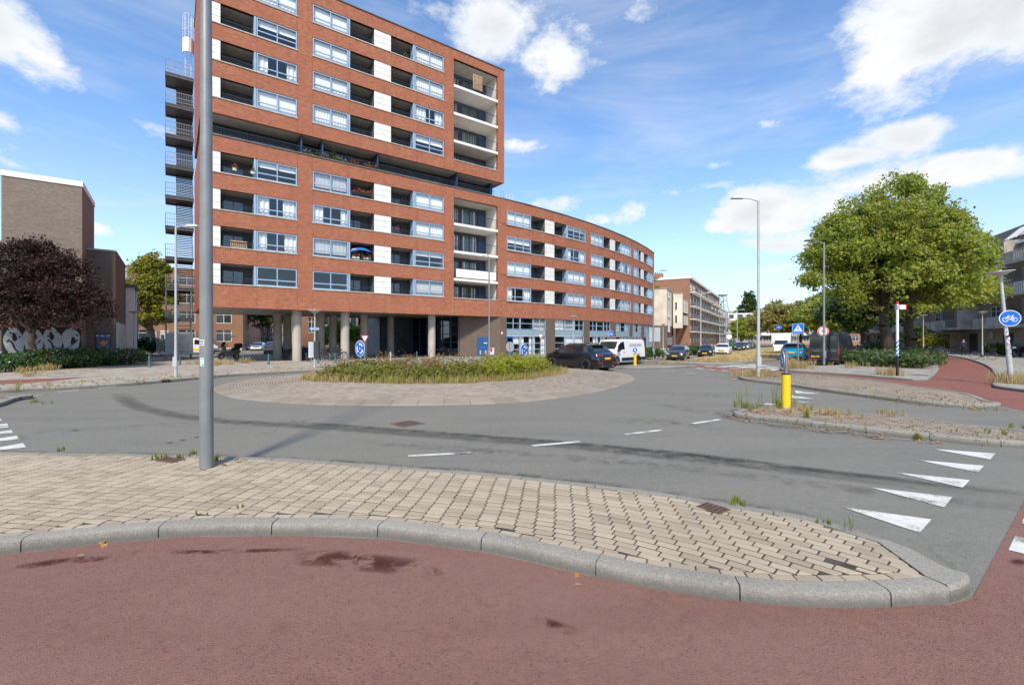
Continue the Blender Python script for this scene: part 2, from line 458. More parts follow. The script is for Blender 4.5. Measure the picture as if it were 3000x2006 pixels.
plate = mat('yellow_plate', (0.78, 0.44, 0.02), 0.5, var=0.04)
signblue = mat('sign_blue', (0.006, 0.12, 0.53), 0.35, var=0.03)
signwhite = mat('sign_white', (0.80, 0.80, 0.80), 0.4, var=0.03)
signred = mat('sign_red', (0.60, 0.020, 0.022), 0.4, var=0.03)
signblack = mat('sign_black', (0.01, 0.01, 0.01), 0.5, var=0.03)
signback = mat('sign_back', (0.42, 0.43, 0.44), 0.5, 0.3, var=0.06)
yellowp = mat('yellow_paint', (0.80, 0.50, 0.005), 0.5, var=0.05, dirt=0.12, vscale=6)
greenp = mat('bollard_green', (0.055, 0.115, 0.105), 0.5, var=0.12, dirt=0.15)
cream = mat('cream_render', (0.60, 0.53, 0.43), 0.9, var=0.14, vscale=0.5, bs=0.1, dirt=0.14)
whitew = mat('white_window_paint', (0.74, 0.73, 0.70), 0.55, var=0.06)
fardark = mat('far_window_dark', (0.045, 0.055, 0.065), 0.12, var=0.4, vscale=0.8, spec=0.8)
bark = mat('bark', (0.075, 0.058, 0.042), 0.95, var=0.35, vscale=5, bs=0.9, bscale=18)
barkl = mat('pale_bark', (0.165, 0.135, 0.10), 0.95, var=0.35, vscale=5, bs=0.9, bscale=18)
rust = mat('rust_iron', (0.12, 0.07, 0.05), 0.85, var=0.25, vscale=8, bs=0.5)
terra = mat('flower_pot', (0.55, 0.58, 0.50), 0.7)
wood = mat('wood_slats', (0.42, 0.27, 0.16), 0.75, var=0.2)

# ------------------------------------------------------------------ mesh helpers
def base_of(p):
    o = Vector((0, 0, 0))
    while p is not None:
        o = o + Vector(p.location) if p.get('_w') else o
        p = p.parent
    return o
class MB:
    def __init__(s):
        s.v = []; s.f = []; s.m = []; s.uv = []
    def vert(s, p):
        s.v.append((p[0], p[1], p[2])); return len(s.v) - 1
    def face(s, pts, mi=0, uv=None):
        i = len(s.v)
        s.v.extend((p[0], p[1], p[2]) for p in pts)
        s.f.append(tuple(range(i, i + len(pts)))); s.m.append(mi)
        s.uv.append(uv if uv is not None else [(p[0], p[2]) for p in pts])
    def hexa(s, P, mi=0, uvs=None, open_=()):
        """P: 4 bottom corners then 4 top corners, counter-clockwise seen from above; uvs: (u,w,v) per corner"""
        i = len(s.v)
        s.v.extend((p[0], p[1], p[2]) for p in P)
        Q = [('b', (3, 2, 1, 0)), ('t', (4, 5, 6, 7)), ('0', (0, 1, 5, 4)), ('1', (1, 2, 6, 5)), ('2', (2, 3, 7, 6)), ('3', (3, 0, 4, 7))]
        for nm, q in Q:
            if nm in open_:
                continue
            s.f.append(tuple(i + k for k in q)); s.m.append(mi)
            if uvs is None:
                s.uv.append([(P[k][0] + P[k][1], P[k][2]) for k in q])
            elif nm in 'bt':
                s.uv.append([(uvs[k][0], uvs[k][1]) for k in q])
            elif nm in '02':
                s.uv.append([(uvs[k][0], uvs[k][2]) for k in q])
            else:
                s.uv.append([(uvs[k][1], uvs[k][2]) for k in q])
    def box(s, x0, x1, y0, y1, z0, z1, mi=0, M=None, open_=()):
        P = [Vector(p) for p in ((x0, y0, z0), (x1, y0, z0), (x1, y1, z0), (x0, y1, z0), (x0, y0, z1), (x1, y0, z1), (x1, y1, z1), (x0, y1, z1))]
        uvs = [(p.x, p.y, p.z) for p in P]
        if M is not None:
            P = [M @ p for p in P]
        s.hexa(P, mi, uvs, open_)
    def cyl(s, p0, p1, r0, r1=None, n=10, mi=0, caps=True):
        p0 = Vector(p0); p1 = Vector(p1); r1 = r0 if r1 is None else r1
        d = (p1 - p0)
        if d.length < 1e-6:
            return
        d.normalize()
        a = d.orthogonal().normalized(); b = d.cross(a)
        i = len(s.v)
        for k in range(n):
            c, q = math.cos(2 * math.pi * k / n), math.sin(2 * math.pi * k / n)
            o = a * c + b * q
            s.v.append(tuple(p0 + o * r0)); s.v.append(tuple(p1 + o * r1))
        for k in range(n):
            l = (k + 1) % n
            s.f.append((i + 2 * k, i + 2 * l, i + 2 * l + 1, i + 2 * k + 1)); s.m.append(mi)
            s.uv.append([(0, 0)] * 4)
        if caps:
            s.f.append(tuple(i + 2 * k for k in reversed(range(n)))); s.m.append(mi); s.uv.append([(0, 0)] * n)
            s.f.append(tuple(i + 2 * k + 1 for k in range(n))); s.m.append(mi); s.uv.append([(0, 0)] * n)
    def tube(s, pts, r, n=8, mi=0):
        for a, b in zip(pts[:-1], pts[1:]):
            s.cyl(a, b, r, None, n, mi)
    def prism(s, poly, z0, z1, mi=0, M=None, top=True):
        n = len(poly)
        ar = sum(poly[i][0] * poly[(i + 1) % n][1] - poly[(i + 1) % n][0] * poly[i][1] for i in range(n))
        if ar < 0:
            poly = poly[::-1]
        A = [Vector((p[0], p[1], z0)) for p in poly]; B = [Vector((p[0], p[1], z1)) for p in poly]
        if M is not None:
            A = [M @ p for p in A]; B = [M @ p for p in B]
        if top:
            s.face(B, mi)
            s.face(A[::-1], mi)
        for i in range(n):
            j = (i + 1) % n
            s.face([A[i], A[j], B[j], B[i]], mi)
    def lathe(s, prof, c=(0, 0, 0), n=20, mi=0, M=None):
        i = len(s.v); c = Vector(c)
        for (r, z) in prof:
            for k in range(n):
                a = 2 * math.pi * k / n
                p = Vector((r * math.cos(a), r * math.sin(a), z)) + c
                if M is not None:
                    p = M @ p
                s.v.append(tuple(p))
        for j in range(len(prof) - 1):
            for k in range(n):
                l = (k + 1) % n
                s.f.append((i + j * n + k, i + j * n + l, i + (j + 1) * n + l, i + (j + 1) * n + k)); s.m.append(mi)
                s.uv.append([(0, 0)] * 4)
    def build(s, name, mats, parent=None, smooth=False, loc=None):
        if not isinstance(mats, (list, tuple)):
            mats = [mats]
        o = base_of(parent)
        me = bpy.data.meshes.new(name)
        vs = s.v if o.length < 1e-9 else [(x - o.x, y - o.y, z - o.z) for (x, y, z) in s.v]
        me.from_pydata(vs, [], s.f)
        for m in mats:
            me.materials.append(m)
        if len(mats) > 1:
            me.polygons.foreach_set('material_index', s.m)
        ul = me.uv_layers.new(name='UVMap')
        flat = [c for u in s.uv for p in u for c in p]
        if len(flat) == 2 * len(me.loops):
            ul.data.foreach_set('uv', flat)
        if smooth:
            me.polygons.foreach_set('use_smooth', [True] * len(me.polygons))
            try:
                me.set_sharp_from_angle(angle=R(38))
            except Exception:
                pass
        me.update()
        ob = bpy.data.objects.new(name, me)
        col.objects.link(ob)
        if parent is not None:
            ob.parent = parent
        if loc is not None:
            ob.location = loc
        return ob
def tag(o, label=None, cat=None, group=None, kind=None):
    for k, v in (('label', label), ('category', cat), ('group', group), ('kind', kind)):
        if v is not None:
            o[k] = v
    return o
def thing(name, label, cat, loc=(0, 0, 0), rz=0.0, group=None, local=True):
    """an Empty at a thing's base; local=False: parts are built in world coordinates around it"""
    o = bpy.data.objects.new(name, None)
    o.empty_display_size = 0.3
    col.objects.link(o)
    o.location = loc
    o.rotation_euler = (0, 0, rz)
    if not local:
        o['_w'] = True
    return tag(o, label, cat, group)
def dup(src, loc=None, rz=None, label=None, group=None, parent=None):
    c = src.copy(); col.objects.link(c); c.parent = parent
    if loc is not None:
        c.location = loc
    if rz is not None:
        c.rotation_euler = (0, 0, rz)
    if label:
        c['label'] = label
    if group:
        c['group'] = group
    for ch in list(src.children):
        dup(ch, parent=c)
    return c
def npmesh(name, V, F, mats, parent=None, tint=None, smooth=False, midx=None):
    """V (n,3), F (m,k) arrays, all faces with k corners"""
    o = base_of(parent)
    V = np.asarray(V, dtype=np.float32) - np.array([o.x, o.y, o.z], dtype=np.float32)
    F = np.asarray(F, dtype=np.int32)
    m, k = F.shape
    me = bpy.data.meshes.new(name)
    me.vertices.add(len(V)); me.vertices.foreach_set('co', V.ravel())
    me.loops.add(m * k); me.loops.foreach_set('vertex_index', F.ravel())
    me.polygons.add(m)
    me.polygons.foreach_set('loop_start', np.arange(0, m * k, k, dtype=np.int32))
    me.polygons.foreach_set('loop_total', np.full(m, k, dtype=np.int32))
    for q in (mats if isinstance(mats, (list, tuple)) else [mats]):
        me.materials.append(q)
    if midx is not None:
        me.polygons.foreach_set('material_index', np.asarray(midx, dtype=np.int32))
    if tint is not None:
        a = me.attributes.new('tint', 'FLOAT', 'POINT')
        a.data.foreach_set('value', np.asarray(tint, dtype=np.float32))
    me.update(calc_edges=True)
    if smooth:
        me.polygons.foreach_set('use_smooth', np.ones(m, dtype=bool))
    ob = bpy.data.objects.new(name, me)
    col.objects.link(ob)
    if parent is not None:
        ob.parent = parent
    return ob
def text(s, size, material, parent, M, name='lettering', ext=0.002, sx=1.0):
    c = bpy.data.curves.new('tx', 'FONT'); c.body = s; c.size = size; c.extrude = ext; c.resolution_u = 2
    c.align_x = 'CENTER'; c.align_y = 'CENTER'
    t = bpy.data.objects.new('tx', c); col.objects.link(t)
    bpy.context.view_layer.update()
    me = bpy.data.meshes.new_from_object(t.evaluated_get(bpy.context.evaluated_depsgraph_get()))
    bpy.data.objects.remove(t); bpy.data.curves.remove(c)
    o = base_of(parent)
    me.transform(Matrix.Diagonal((sx, 1, 1, 1)))
    me.transform(M); me.transform(Matrix.Translation(-o))
    me.materials.clear(); me.materials.append(material); me.name = name
    ob = bpy.data.objects.new(name, me); col.objects.link(ob); ob.parent = parent
    return ob

# ------------------------------------------------------------------ plane curves
def resample(pts, step, closed=False, smooth=True):
    P = [Vector((p[0], p[1])) for p in pts]
    n = len(P); out = []
    segs = n if closed else n - 1
    for i in range(segs):
        p1, p2 = P[i], P[(i + 1) % n]
        p0 = P[(i - 1) % n] if (closed or i > 0) else p1 * 2 - p2
        p3 = P[(i + 2) % n] if (closed or i + 2 < n) else p2 * 2 - p1
        # centripetal-like: scale tangents by segment length
        l = (p2 - p1).length
        k = max(2, int(l / step * 2))
        t1 = (p2 - p0) / max(1e-6, (p2 - p0).length) * l if smooth else (p2 - p1)
        t2 = (p3 - p1) / max(1e-6, (p3 - p1).length) * l if smooth else (p2 - p1)
        for j in range(k):
            u = j / k
            h00 = 2 * u**3 - 3 * u**2 + 1; h10 = u**3 - 2 * u**2 + u; h01 = -2 * u**3 + 3 * u**2; h11 = u**3 - u**2
            out.append(p1 * h00 + t1 * h10 + p2 * h01 + t2 * h11)
    if not closed:
        out.append(P[-1])
    # equal arc length
    Q = out + ([out[0]] if closed else [])
    cum = [0.0]
    for a, b in zip(Q[:-1], Q[1:]):
        cum.append(cum[-1] + (b - a).length)
    m = max(2, int(round(cum[-1] / step)))
    res = []; j = 0
    for i in range(m if closed else m + 1):
        s = cum[-1] * i / m
        while j < len(cum) - 2 and cum[j + 1] < s:
            j += 1
        f = (s - cum[j]) / max(1e-9, cum[j + 1] - cum[j])
        res.append(Q[j].lerp(Q[j + 1], f))
    return res
def normals(P, closed):
    n = len(P); out = []
    for i in range(n):
        a = P[(i - 1) % n] if (closed or i > 0) else P[0]
        b = P[(i + 1) % n] if (closed or i < n - 1) else P[-1]
        d = (b - a).normalized()
        out.append(Vector((-d.y, d.x)))       # left of travel
    return out
def area(P):
    return sum(P[i].x * P[(i + 1) % len(P)].y - P[(i + 1) % len(P)].x * P[i].y for i in range(len(P))) / 2
def inset(P, d, closed=True):
    nn = normals(P, closed)
    return [p + q * d for p, q in zip(P, nn)]
def inside(p, poly):
    x, y = p[0], p[1]; c = False; n = len(poly); j = n - 1
    for i in range(n):
        xi, yi = poly[i][0], poly[i][1]; xj, yj = poly[j][0], poly[j][1]
        if (yi > y) != (yj > y) and x < (xj - xi) * (y - yi) / (yj - yi) + xi:
            c = not c
        j = i
    return c
def clip(poly, q, n):
    """keep the part of poly on the side of point q that the normal n points to"""
    out = []
    for i in range(len(poly)):
        a, b = poly[i], poly[(i + 1) % len(poly)]
        da = (a - q).dot(n); db = (b - q).dot(n)
        if da >= 0:
            out.append(a)
        if (da >= 0) != (db >= 0):
            out.append(a.lerp(b, da / (da - db)))
    return out
def sheet(name, pts, z, material, parent=None, structure=True, thick=0.0):
    mb = MB()
    P = [(p[0], p[1]) for p in pts]
    if thick:
        mb.prism(P, z - thick, z)
    else:
        n = len(P)
        if sum(P[i][0] * P[(i + 1) % n][1] - P[(i + 1) % n][0] * P[i][1] for i in range(n)) < 0:
            P = P[::-1]
        mb.face([Vector((p[0], p[1], z)) for p in P])
    o = mb.build(name, material, parent)
    # ngons: triangulate robustly
    import bmesh
    bm = bmesh.new(); bm.from_mesh(o.data)
    bmesh.ops.triangulate(bm, faces=[f for f in bm.faces if len(f.verts) > 4])
    bm.to_mesh(o.data); bm.free()
    if structure and parent is None:
        o['kind'] = 'structure'
    return o
def kerb(parent, P, closed, h=0.12, w=0.2, stone=1.0, material=None, z0=0.0, rnd=0.035, skip=None, name='kerb_stone'):
    """kerb stones one by one along P (kerb lies to the left of travel)"""
    material = material or kerbmat
    nn = normals(P, closed)
    L = [0.0]; n = len(P)
    step = (P[1] - P[0]).length
    per = max(2, int(round(stone / step)))
    prof = [(0.0, -0.06), (0.004, h - rnd), (rnd * 0.35, h - rnd * 0.3), (rnd * 1.1, h), (w, h), (w, -0.06)]
    i = 0; cnt = 0
    last = n if closed else n - 1
    while i < last:
        e = min(i + per, last)
        if last - e < per // 2:
            e = last
        mb = MB(); rings = []
        dz = random.uniform(-0.004, 0.004); do = random.uniform(-0.005, 0.005)
        for k in range(i, e + 1):
            a = P[k % n]; q = nn[k % n]
            t = Vector((q.y, -q.x))
            sh = t * (0.005 if k == i else (-0.005 if k == e else 0))
            rings.append([Vector((a.x + q.x * (x + do) + sh.x, a.y + q.y * (x + do) + sh.y, z0 + z + dz)) for x, z in prof])
        base = len(mb.v)
        for r in rings:
            mb.v.extend(tuple(p) for p in r)
        m = len(prof)
        for k in range(len(rings) - 1):
            for j in range(m - 1):
                a = base + k * m + j
                mb.f.append((a, a + m, a + m + 1, a + 1)); mb.m.append(0); mb.uv.append([(0, 0)] * 4)
        mb.f.append(tuple(base + j for j in range(m))); mb.m.append(0); mb.uv.append([(0, 0)] * m)
        e0 = base + (len(rings) - 1) * m
        mb.f.append(tuple(e0 + j for j in reversed(range(m)))); mb.m.append(0); mb.uv.append([(0, 0)] * m)
        if skip is None or not skip(P[((i + e) // 2) % n]):
            mb.build(name, material, parent, smooth=True)
            cnt += 1
        i = e
    return cnt
def paver_faces(mb, poly, z, hgt=0.05, ch=0.005):
    """one stone with a small chamfer"""
    n = len(poly)
    if n < 3:
        return
    c = sum(poly, Vector((0, 0))) / n
    ins = [p + (c - p).normalized() * ch * 1.5 for p in poly]
    tz = [random.uniform(-0.0025, 0.0025) + z for _ in range(1)] * n
    tx, ty = random.uniform(-.012, .012), random.uniform(-.012, .012)
    zt = [tz[0] + (p - c).x * tx + (p - c).y * ty for p in poly]
    i = len(mb.v)
    mb.v.extend((p.x, p.y, q) for p, q in zip(ins, zt))
    mb.v.extend((p.x, p.y, q - ch) for p, q in zip(poly, zt))
    mb.v.extend((p.x, p.y, z - hgt) for p in poly)
    mb.f.append(tuple(range(i, i + n))); mb.m.append(0); mb.uv.append([(0, 0)] * n)
    for r in (0, 1):
        for k in range(n):
            l = (k + 1) % n
            mb.f.append((i + (r + 1) * n + k, i + (r + 1) * n + l, i + r * n + l, i + r * n + k)); mb.m.append(0); mb.uv.append([(0, 0)] * 4)
def extend(P, k, step=.1, both=True):
    d0 = (P[0] - P[4]).normalized(); d1 = (P[-1] - P[-5]).normalized()
    return [P[0] + d0 * step * i for i in range(k, 0, -1)] + list(P) + ([P[-1] + d1 * step * i for i in range(1, k + 1)] if both else [])
def smoothed(P, w):
    A = np.array([(p.x, p.y) for p in P]); n = len(A); out = []
    for i in range(n):
        k = min(w, i, n - 1 - i); out.append(Vector(A[i - k:i + k + 1].mean(axis=0)))
    return out
def lay_pavers(parent, guide, inner, z, material, nobj, lw=0.205, cw=0.105, gap=0.015, courses=60, border=None, bed=0.024, focus=None, start=0.0, name='paver'):
    """running-bond courses that follow the guide curve (stones to the left of travel), cut at the inner outline"""
    stones = []
    nn0 = normals(guide, False)
    innern = normals(inner, True)
    sgn = 1.0 if area(inner) > 0 else -1.0
    ia = np.array([(p.x, p.y) for p in inner]); 
    def add(quad):
        c = sum(quad, Vector((0, 0))) / len(quad)
        d = np.hypot(ia[:, 0] - c.x, ia[:, 1] - c.y)
        k = int(d.argmin())
        if d[k] < lw * 1.2:
            q = quad
            for kk in (k, (k - 2) % len(inner), (k + 2) % len(inner)):
                q = clip(q, inner[kk], innern[kk] * sgn)
                if len(q) < 3:
                    return
            a = abs(sum(q[i].x * q[(i + 1) % len(q)].y - q[(i + 1) % len(q)].x * q[i].y for i in range(len(q)))) / 2
            if a < lw * cw * 0.12:
                return
            quad = q
        elif not inside(c, inner):
            return
        stones.append(quad)
    for c in range(courses):
        o0 = start + c * cw
        line = [p + q * (o0 + cw / 2) for p, q in zip(guide, nn0)]
        cum = [0.0]
        for a, b in zip(line[:-1], line[1:]):
            cum.append(cum[-1] + (b - a).length)
        s = -(c % 2) * lw / 2 - random.uniform(0, .012)
        j = 0
        def at(s):
            s = min(max(s, 0.0), cum[-1] - 1e-6)
            lo = int(np.searchsorted(cum, s) - 1); lo = max(0, min(lo, len(line) - 2))
            f = (s - cum[lo]) / max(1e-9, cum[lo + 1] - cum[lo])
            p = line[lo].lerp(line[lo + 1], f); q = nn0[lo].lerp(nn0[lo + 1], f).normalized()
            return p, q
        while s < cum[-1]:
            p0, q0 = at(s + gap / 2); p1, q1 = at(s + lw - gap / 2)
            if (p1 - p0).length > 0.03:
                hw = cw / 2 - bed / 2
                add([p0 - q0 * hw, p1 - q1 * hw, p1 + q1 * hw, p0 + q0 * hw])
            s += lw
    if border:
        stones.extend(border)
    def ccw(q):
        return q if sum(q[i].x * q[(i + 1) % len(q)].y - q[(i + 1) % len(q)].x * q[i].y for i in range(len(q))) > 0 else q[::-1]
    stones = [ccw(q) for q in stones]
    def seen(q):
        c = sum(q, Vector((0, 0))) / len(q)
        px = 1500 + 1350 * c.x / max(.1, c.y)
        return c.length + (100 if (px < -20 or px > 3020 or c.y < 2.6) else 0)
    stones.sort(key=seen)
    for q in stones[:nobj]:
        mb = MB(); paver_faces(mb, q, z); mb.build(name, material, parent)
    if len(stones) > nobj:
        mb = MB()
        for q in stones[nobj:]:
            paver_faces(mb, q, z)
        tag(mb.build('paving_stones', material, parent), kind='stuff')
    return len(stones)

# ------------------------------------------------------------------ facade frames
class Frame:
    """a facade line in plan; t runs along it, d points out of the wall (right of travel), z up"""
    def __init__(s, pts):
        s.p = [Vector((q[0], q[1])) for q in pts]
        s.c = [0.0]
        for a, b in zip(s.p[:-1], s.p[1:]):
            s.c.append(s.c[-1] + (b - a).length)
        nn = normals(s.p, False)
        s.n = [-q for q in nn]
        s.L = s.c[-1]
    def P(s, t, d=0.0, z=0.0):
        j = int(np.searchsorted(s.c, t) - 1); j = max(0, min(j, len(s.p) - 2))
        f = (t - s.c[j]) / (s.c[j + 1] - s.c[j])
        p = s.p[j] + (s.p[j + 1] - s.p[j]) * f
        q = s.n[j].lerp(s.n[j + 1], min(1, max(0, f)))
        return Vector((p.x + q.x * d, p.y + q.y * d, z))
    def t(s, px):
        a, b = 0.0, s.L
        fa = lambda t: (lambda p: CX + FP * p.x / p.y)(s.P(t))
        inc = fa(b) > fa(a)
        for _ in range(50):
            m = (a + b) / 2
            if (fa(m) < px) == inc:
                a = m
            else:
                b = m
        return (a + b) / 2
    def M(s, t, d=0.0, z=0.0):
        """local axes: x along wall, y up, z out of wall (for lettering and signs)"""
        o = s.P(t, d, z); a = (s.P(t + 0.05, d, z) - s.P(t - 0.05, d, z)).normalized()
        u = Vector((0, 0, 1)); w = a.cross(u)
        m = Matrix.Identity(4)
        for i, v in enumerate((a, u, w)):
            m[0][i], m[1][i], m[2][i] = v
        m[0][3], m[1][3], m[2][3] = o
        return m
def fbox(mb, F, t0, t1, d0, d1, z0, z1, mi=0, seg=6.0, open_=()):
    n = max(1, int(math.ceil((t1 - t0) / seg)))
    for i in range(n):
        a = t0 + (t1 - t0) * i / n; b = t0 + (t1 - t0) * (i + 1) / n
        op = list(open_)
        if n > 1:
            if i > 0:
                op.append('3')
            if i < n - 1:
                op.append('1')
        P = [F.P(a, d1, z0), F.P(b, d1, z0), F.P(b, d0, z0), F.P(a, d0, z0), F.P(a, d1, z1), F.P(b, d1, z1), F.P(b, d0, z1), F.P(a, d0, z1)]
        uv = [(a, d1, z0), (b, d1, z0), (b, d0, z0), (a, d0, z0), (a, d1, z1), (b, d1, z1), (b, d0, z1), (a, d0, z1)]
        mb.hexa(P, mi, uv, op)
def fquad(mb, F, t0, t1, d, z0, z1, mi=0):
    mb.face([F.P(t0, d, z0), F.P(t1, d, z0), F.P(t1, d, z1), F.P(t0, d, z1)], mi, [(t0, z0), (t1, z0), (t1, z1), (t0, z1)])
def recess(mb, F, t0, t1, d0, d1, z0, z1, mats=(0, 0, 0, 0)):
    """five inner faces of a niche open to the front: back, sides, ceiling, floor (d0 front, d1 back)"""
    b, s, c, f = mats
    fquad(mb, F, t0, t1, d1, z0, z1, b)
    P = F.P
    mb.face([P(t0, d0, z0), P(t0, d1, z0), P(t0, d1, z1), P(t0, d0, z1)], s)
    mb.face([P(t1, d1, z0), P(t1, d0, z0), P(t1, d0, z1), P(t1, d1, z1)], s)
    mb.face([P(t0, d1, z1), P(t1, d1, z1), P(t1, d0, z1), P(t0, d0, z1)], c)
    mb.face([P(t0, d0, z0), P(t1, d0, z0), P(t1, d1, z0), P(t0, d1, z0)], f)
def wall_with_holes(mb, F, t0, t1, d0, d1, z0, z1, holes, mi=0):
    """holes: (ta,tb,za,zb); same za/zb rows assumed; fills the rest"""
    rows = sorted(set((h[2], h[3]) for h in holes))
    z = z0
    for (za, zb) in rows:
        if za > z + 1e-4:
            fbox(mb, F, t0, t1, d0, d1, z, za, mi)
        t = t0
        for h in sorted(h for h in holes if (h[2], h[3]) == (za, zb)):
            if h[0] > t + 1e-4:
                fbox(mb, F, t, h[0], d0, d1, za, zb, mi)
            t = h[1]
        if t1 > t + 1e-4:
            fbox(mb, F, t, t1, d0, d1, za, zb, mi)
        z = zb
    if z1 > z + 1e-4:
        fbox(mb, F, t0, t1, d0, d1, z, z1, mi)
def window(parent, F, t0, t1, z0, z1, d, fm, cols=2, rows=(0.33,), inner='curtain', gm=None, bar=0.07, fdepth=0.09, inside=True, name='window', rdep=2.2):
    """frame with bars (part), one pane per light (sub-parts), a room and a curtain or blind behind"""
    gm = gm or glass
    mb = MB()
    fbox(mb, F, t0, t1, d - fdepth, d, z0, z0 + bar); fbox(mb, F, t0, t1, d - fdepth, d, z1 - bar, z1)
    fbox(mb, F, t0, t0 + bar, d - fdepth, d, z0 + bar, z1 - bar); fbox(mb, F, t1 - bar, t1, d - fdepth, d, z0 + bar, z1 - bar)
    zs = [z0] + [z0 + (z1 - z0) * r for r in rows] + [z1]
    ts = [t0 + (t1 - t0) * i / cols for i in range(cols + 1)]
    for zz in zs[1:-1]:
        fbox(mb, F, t0 + bar, t1 - bar, d - fdepth + .012, d - .012, zz - bar / 2, zz + bar / 2)
    for tt in ts[1:-1]:
        for a, b in zip(zs[:-1], zs[1:]):
            fbox(mb, F, tt - bar * .45, tt + bar * .45, d - fdepth + .006, d - .006, a + bar * .5 + (bar * .5 if a == z0 else 0), b - bar * .5 - (bar * .5 if b == z1 else 0))
    w = mb.build(name, fm, parent)
    for a, b in zip(ts[:-1], ts[1:]):
        for c, e in zip(zs[:-1], zs[1:]):
            p = MB(); fquad(p, F, a + bar * .4, b - bar * .4, d - fdepth * .55, c + bar * .4, e - bar * .4); p.build('pane', gm, w)
    if inside:
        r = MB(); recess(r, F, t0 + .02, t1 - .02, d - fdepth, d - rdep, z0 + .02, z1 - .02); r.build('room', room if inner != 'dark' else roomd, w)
    di = d - fdepth - 0.12
    c = MB()
    def drape(a, b, zb, zt, amp=0.035, fr=9.0):
        nonlocal c
        n = max(6, int((b - a) * 14)); ph = random.random() * 6
        for i in range(n):
            u0 = a + (b - a) * i / n; u1 = a + (b - a) * (i + 1) / n
            o0 = di + amp * math.sin(u0 * fr * 2 + ph); o1 = di + amp * math.sin(u1 * fr * 2 + ph)
            c.face([F.P(u0, o0, zb), F.P(u1, o1, zb), F.P(u1, o1, zt), F.P(u0, o0, zt)])
    wdt = t1 - t0
    if inner == 'curtain':
        k = random.uniform(.22, .42); drape(t0 + .05, t0 + wdt * k, z0 + .05, z1 - .05); c.build('curtain', curt, w); c = MB()
        drape(t1 - wdt * random.uniform(.2, .4), t1 - .05, z0 + .05, z1 - .05)
    elif inner == 'net':
        drape(t0 + .05, t1 - .05, z0 + .05, z1 - .05, 0.02, 14)
    elif inner == 'blind':
        zb = z0 + (z1 - z0) * random.choice((.02, .05, .33))
        fquad(c, F, t0 + .05, t1 - .05, di, zb, z1 - .05)
        if zb > z0 + .2:
            c.build('blind', blindm, w); c = MB()
            drape(t0 + .05, t1 - .05, z0 + .04, z0 + (z1 - z0) * .3, 0.02, 12)
    elif inner == 'half':
        fquad(c, F, t0 + .05, t1 - .05, di, z0 + (z1 - z0) * random.uniform(.55, .7), z1 - .05)
    elif inner == 'lamella':
        n = int(wdt / .12)
        for i in range(n):
            u = t0 + .08 + (wdt - .16) * i / n
            c.face([F.P(u, di, z0 + .25), F.P(u + .1, di - .03, z0 + .25), F.P(u + .1, di - .03, z1 - .05), F.P(u, di, z1 - .05)])
    elif inner == 'venetian':
        n = int((z1 - z0) / .07)
        for i in range(n):
            z = z0 + .08 + i * .07
            c.face([F.P(t0 + .06, di, z), F.P(t1 - .06, di, z), F.P(t1 - .06, di - .03, z + .045), F.P(t0 + .06, di - .03, z + .045)])
    if c.f:
        o_ = c.build('blind' if inner in ('blind', 'half', 'venetian', 'lamella') else 'curtain', blindm if inner in ('blind', 'half') else curt, w)
        if inner in ('venetian', 'lamella'):
            o_['kind'] = 'stuff'
    return w
def railing(parent, F, t0, t1, d, z0, z1, m=None, sp=0.13, name='railing'):
    mb = MB(); m = m or railm
    fbox(mb, F, t0, t1, d - .02, d + .02, z1 - .035, z1); fbox(mb, F, t0, t1, d - .012, d + .012, z0 + .06, z0 + .085)
    n = max(2, int((t1 - t0) / sp))
    for i in range(n + 1):
        u = t0 + .02 + (t1 - t0 - .04) * i / n
        fbox(mb, F, u - .008, u + .008, d - .008, d + .008, z0 + .085, z1 - .035)
    return mb.build(name, m, parent)

# ================================================================== GROUND
big_ = MB(); big_.box(-3000, 3000, -600, 5000, -0.30, -0.05, 0)
tag(big_.build('ground', dirtg), kind='structure')
sheet('road', [(-220, -40), (240, -40), (240, 420), (-220, 420)], 0.0, asphalt)

# ---- red cycle path in front, with the crossing that runs off to the right
redp = [G2(-400, 1660), G2(0, 1628), G2(177, 1608), G2(341, 1590), G2(540, 1574), G2(854, 1570), G2(1142, 1582), G2(1431, 1621),
        G2(1753, 1693), G2(2089, 1756), G2(2468, 1785), G2(2786, 1772), G2(2850, 1752), G2(2936, 1631), G2(3000, 1470)]
a0 = Vector(G2(2850, 1752)); a1 = Vector(G2(3000, 1470)); ad = (a1 - a0).normalized()
# the edge of the cycle crossing is one straight line over the road
edge = [a0 + ad * s for s in (0, 16.0)]
an = Vector((ad.y, -ad.x))
red_front = [Vector(p) for p in redp[:-3]] + [edge[0], edge[1], edge[1] + an * 3.2, edge[0] + an * 4.0 + Vector((1.5, -3)), Vector((8, -6)), Vector((-12, -6)), Vector((-12, 3.5))]
front_red = sheet('cycle_path', red_front, 0.006, redasph)
rb = [(2036, 1069.5), (2100, 1074), (2280, 1085), (2480, 1099.5), (2600, 1110), (2690, 1117), (2726, 1111), (2750, 1090), (2751, 1077), (2741, 1054), (2722, 1041), (2690, 1034.5), (2640, 1029),
      (2600, 1025.5), (2640, 1025.5), (2700, 1031), (2752, 1040), (2829, 1052), (2887, 1073), (2915, 1103), (2910, 1126), (2916, 1136), (3000, 1148), (3250, 1180), (3250, 1240), (3000, 1203), (2934, 1189), (2906, 1177),
      (2829, 1153), (2676, 1131), (2560, 1114), (2407, 1101), (2253, 1091), (2180, 1088), (2100, 1083), (2030, 1076)]
back_red = sheet('cycle_path', [G2(*p) for p in rb], 0.005, redfar)

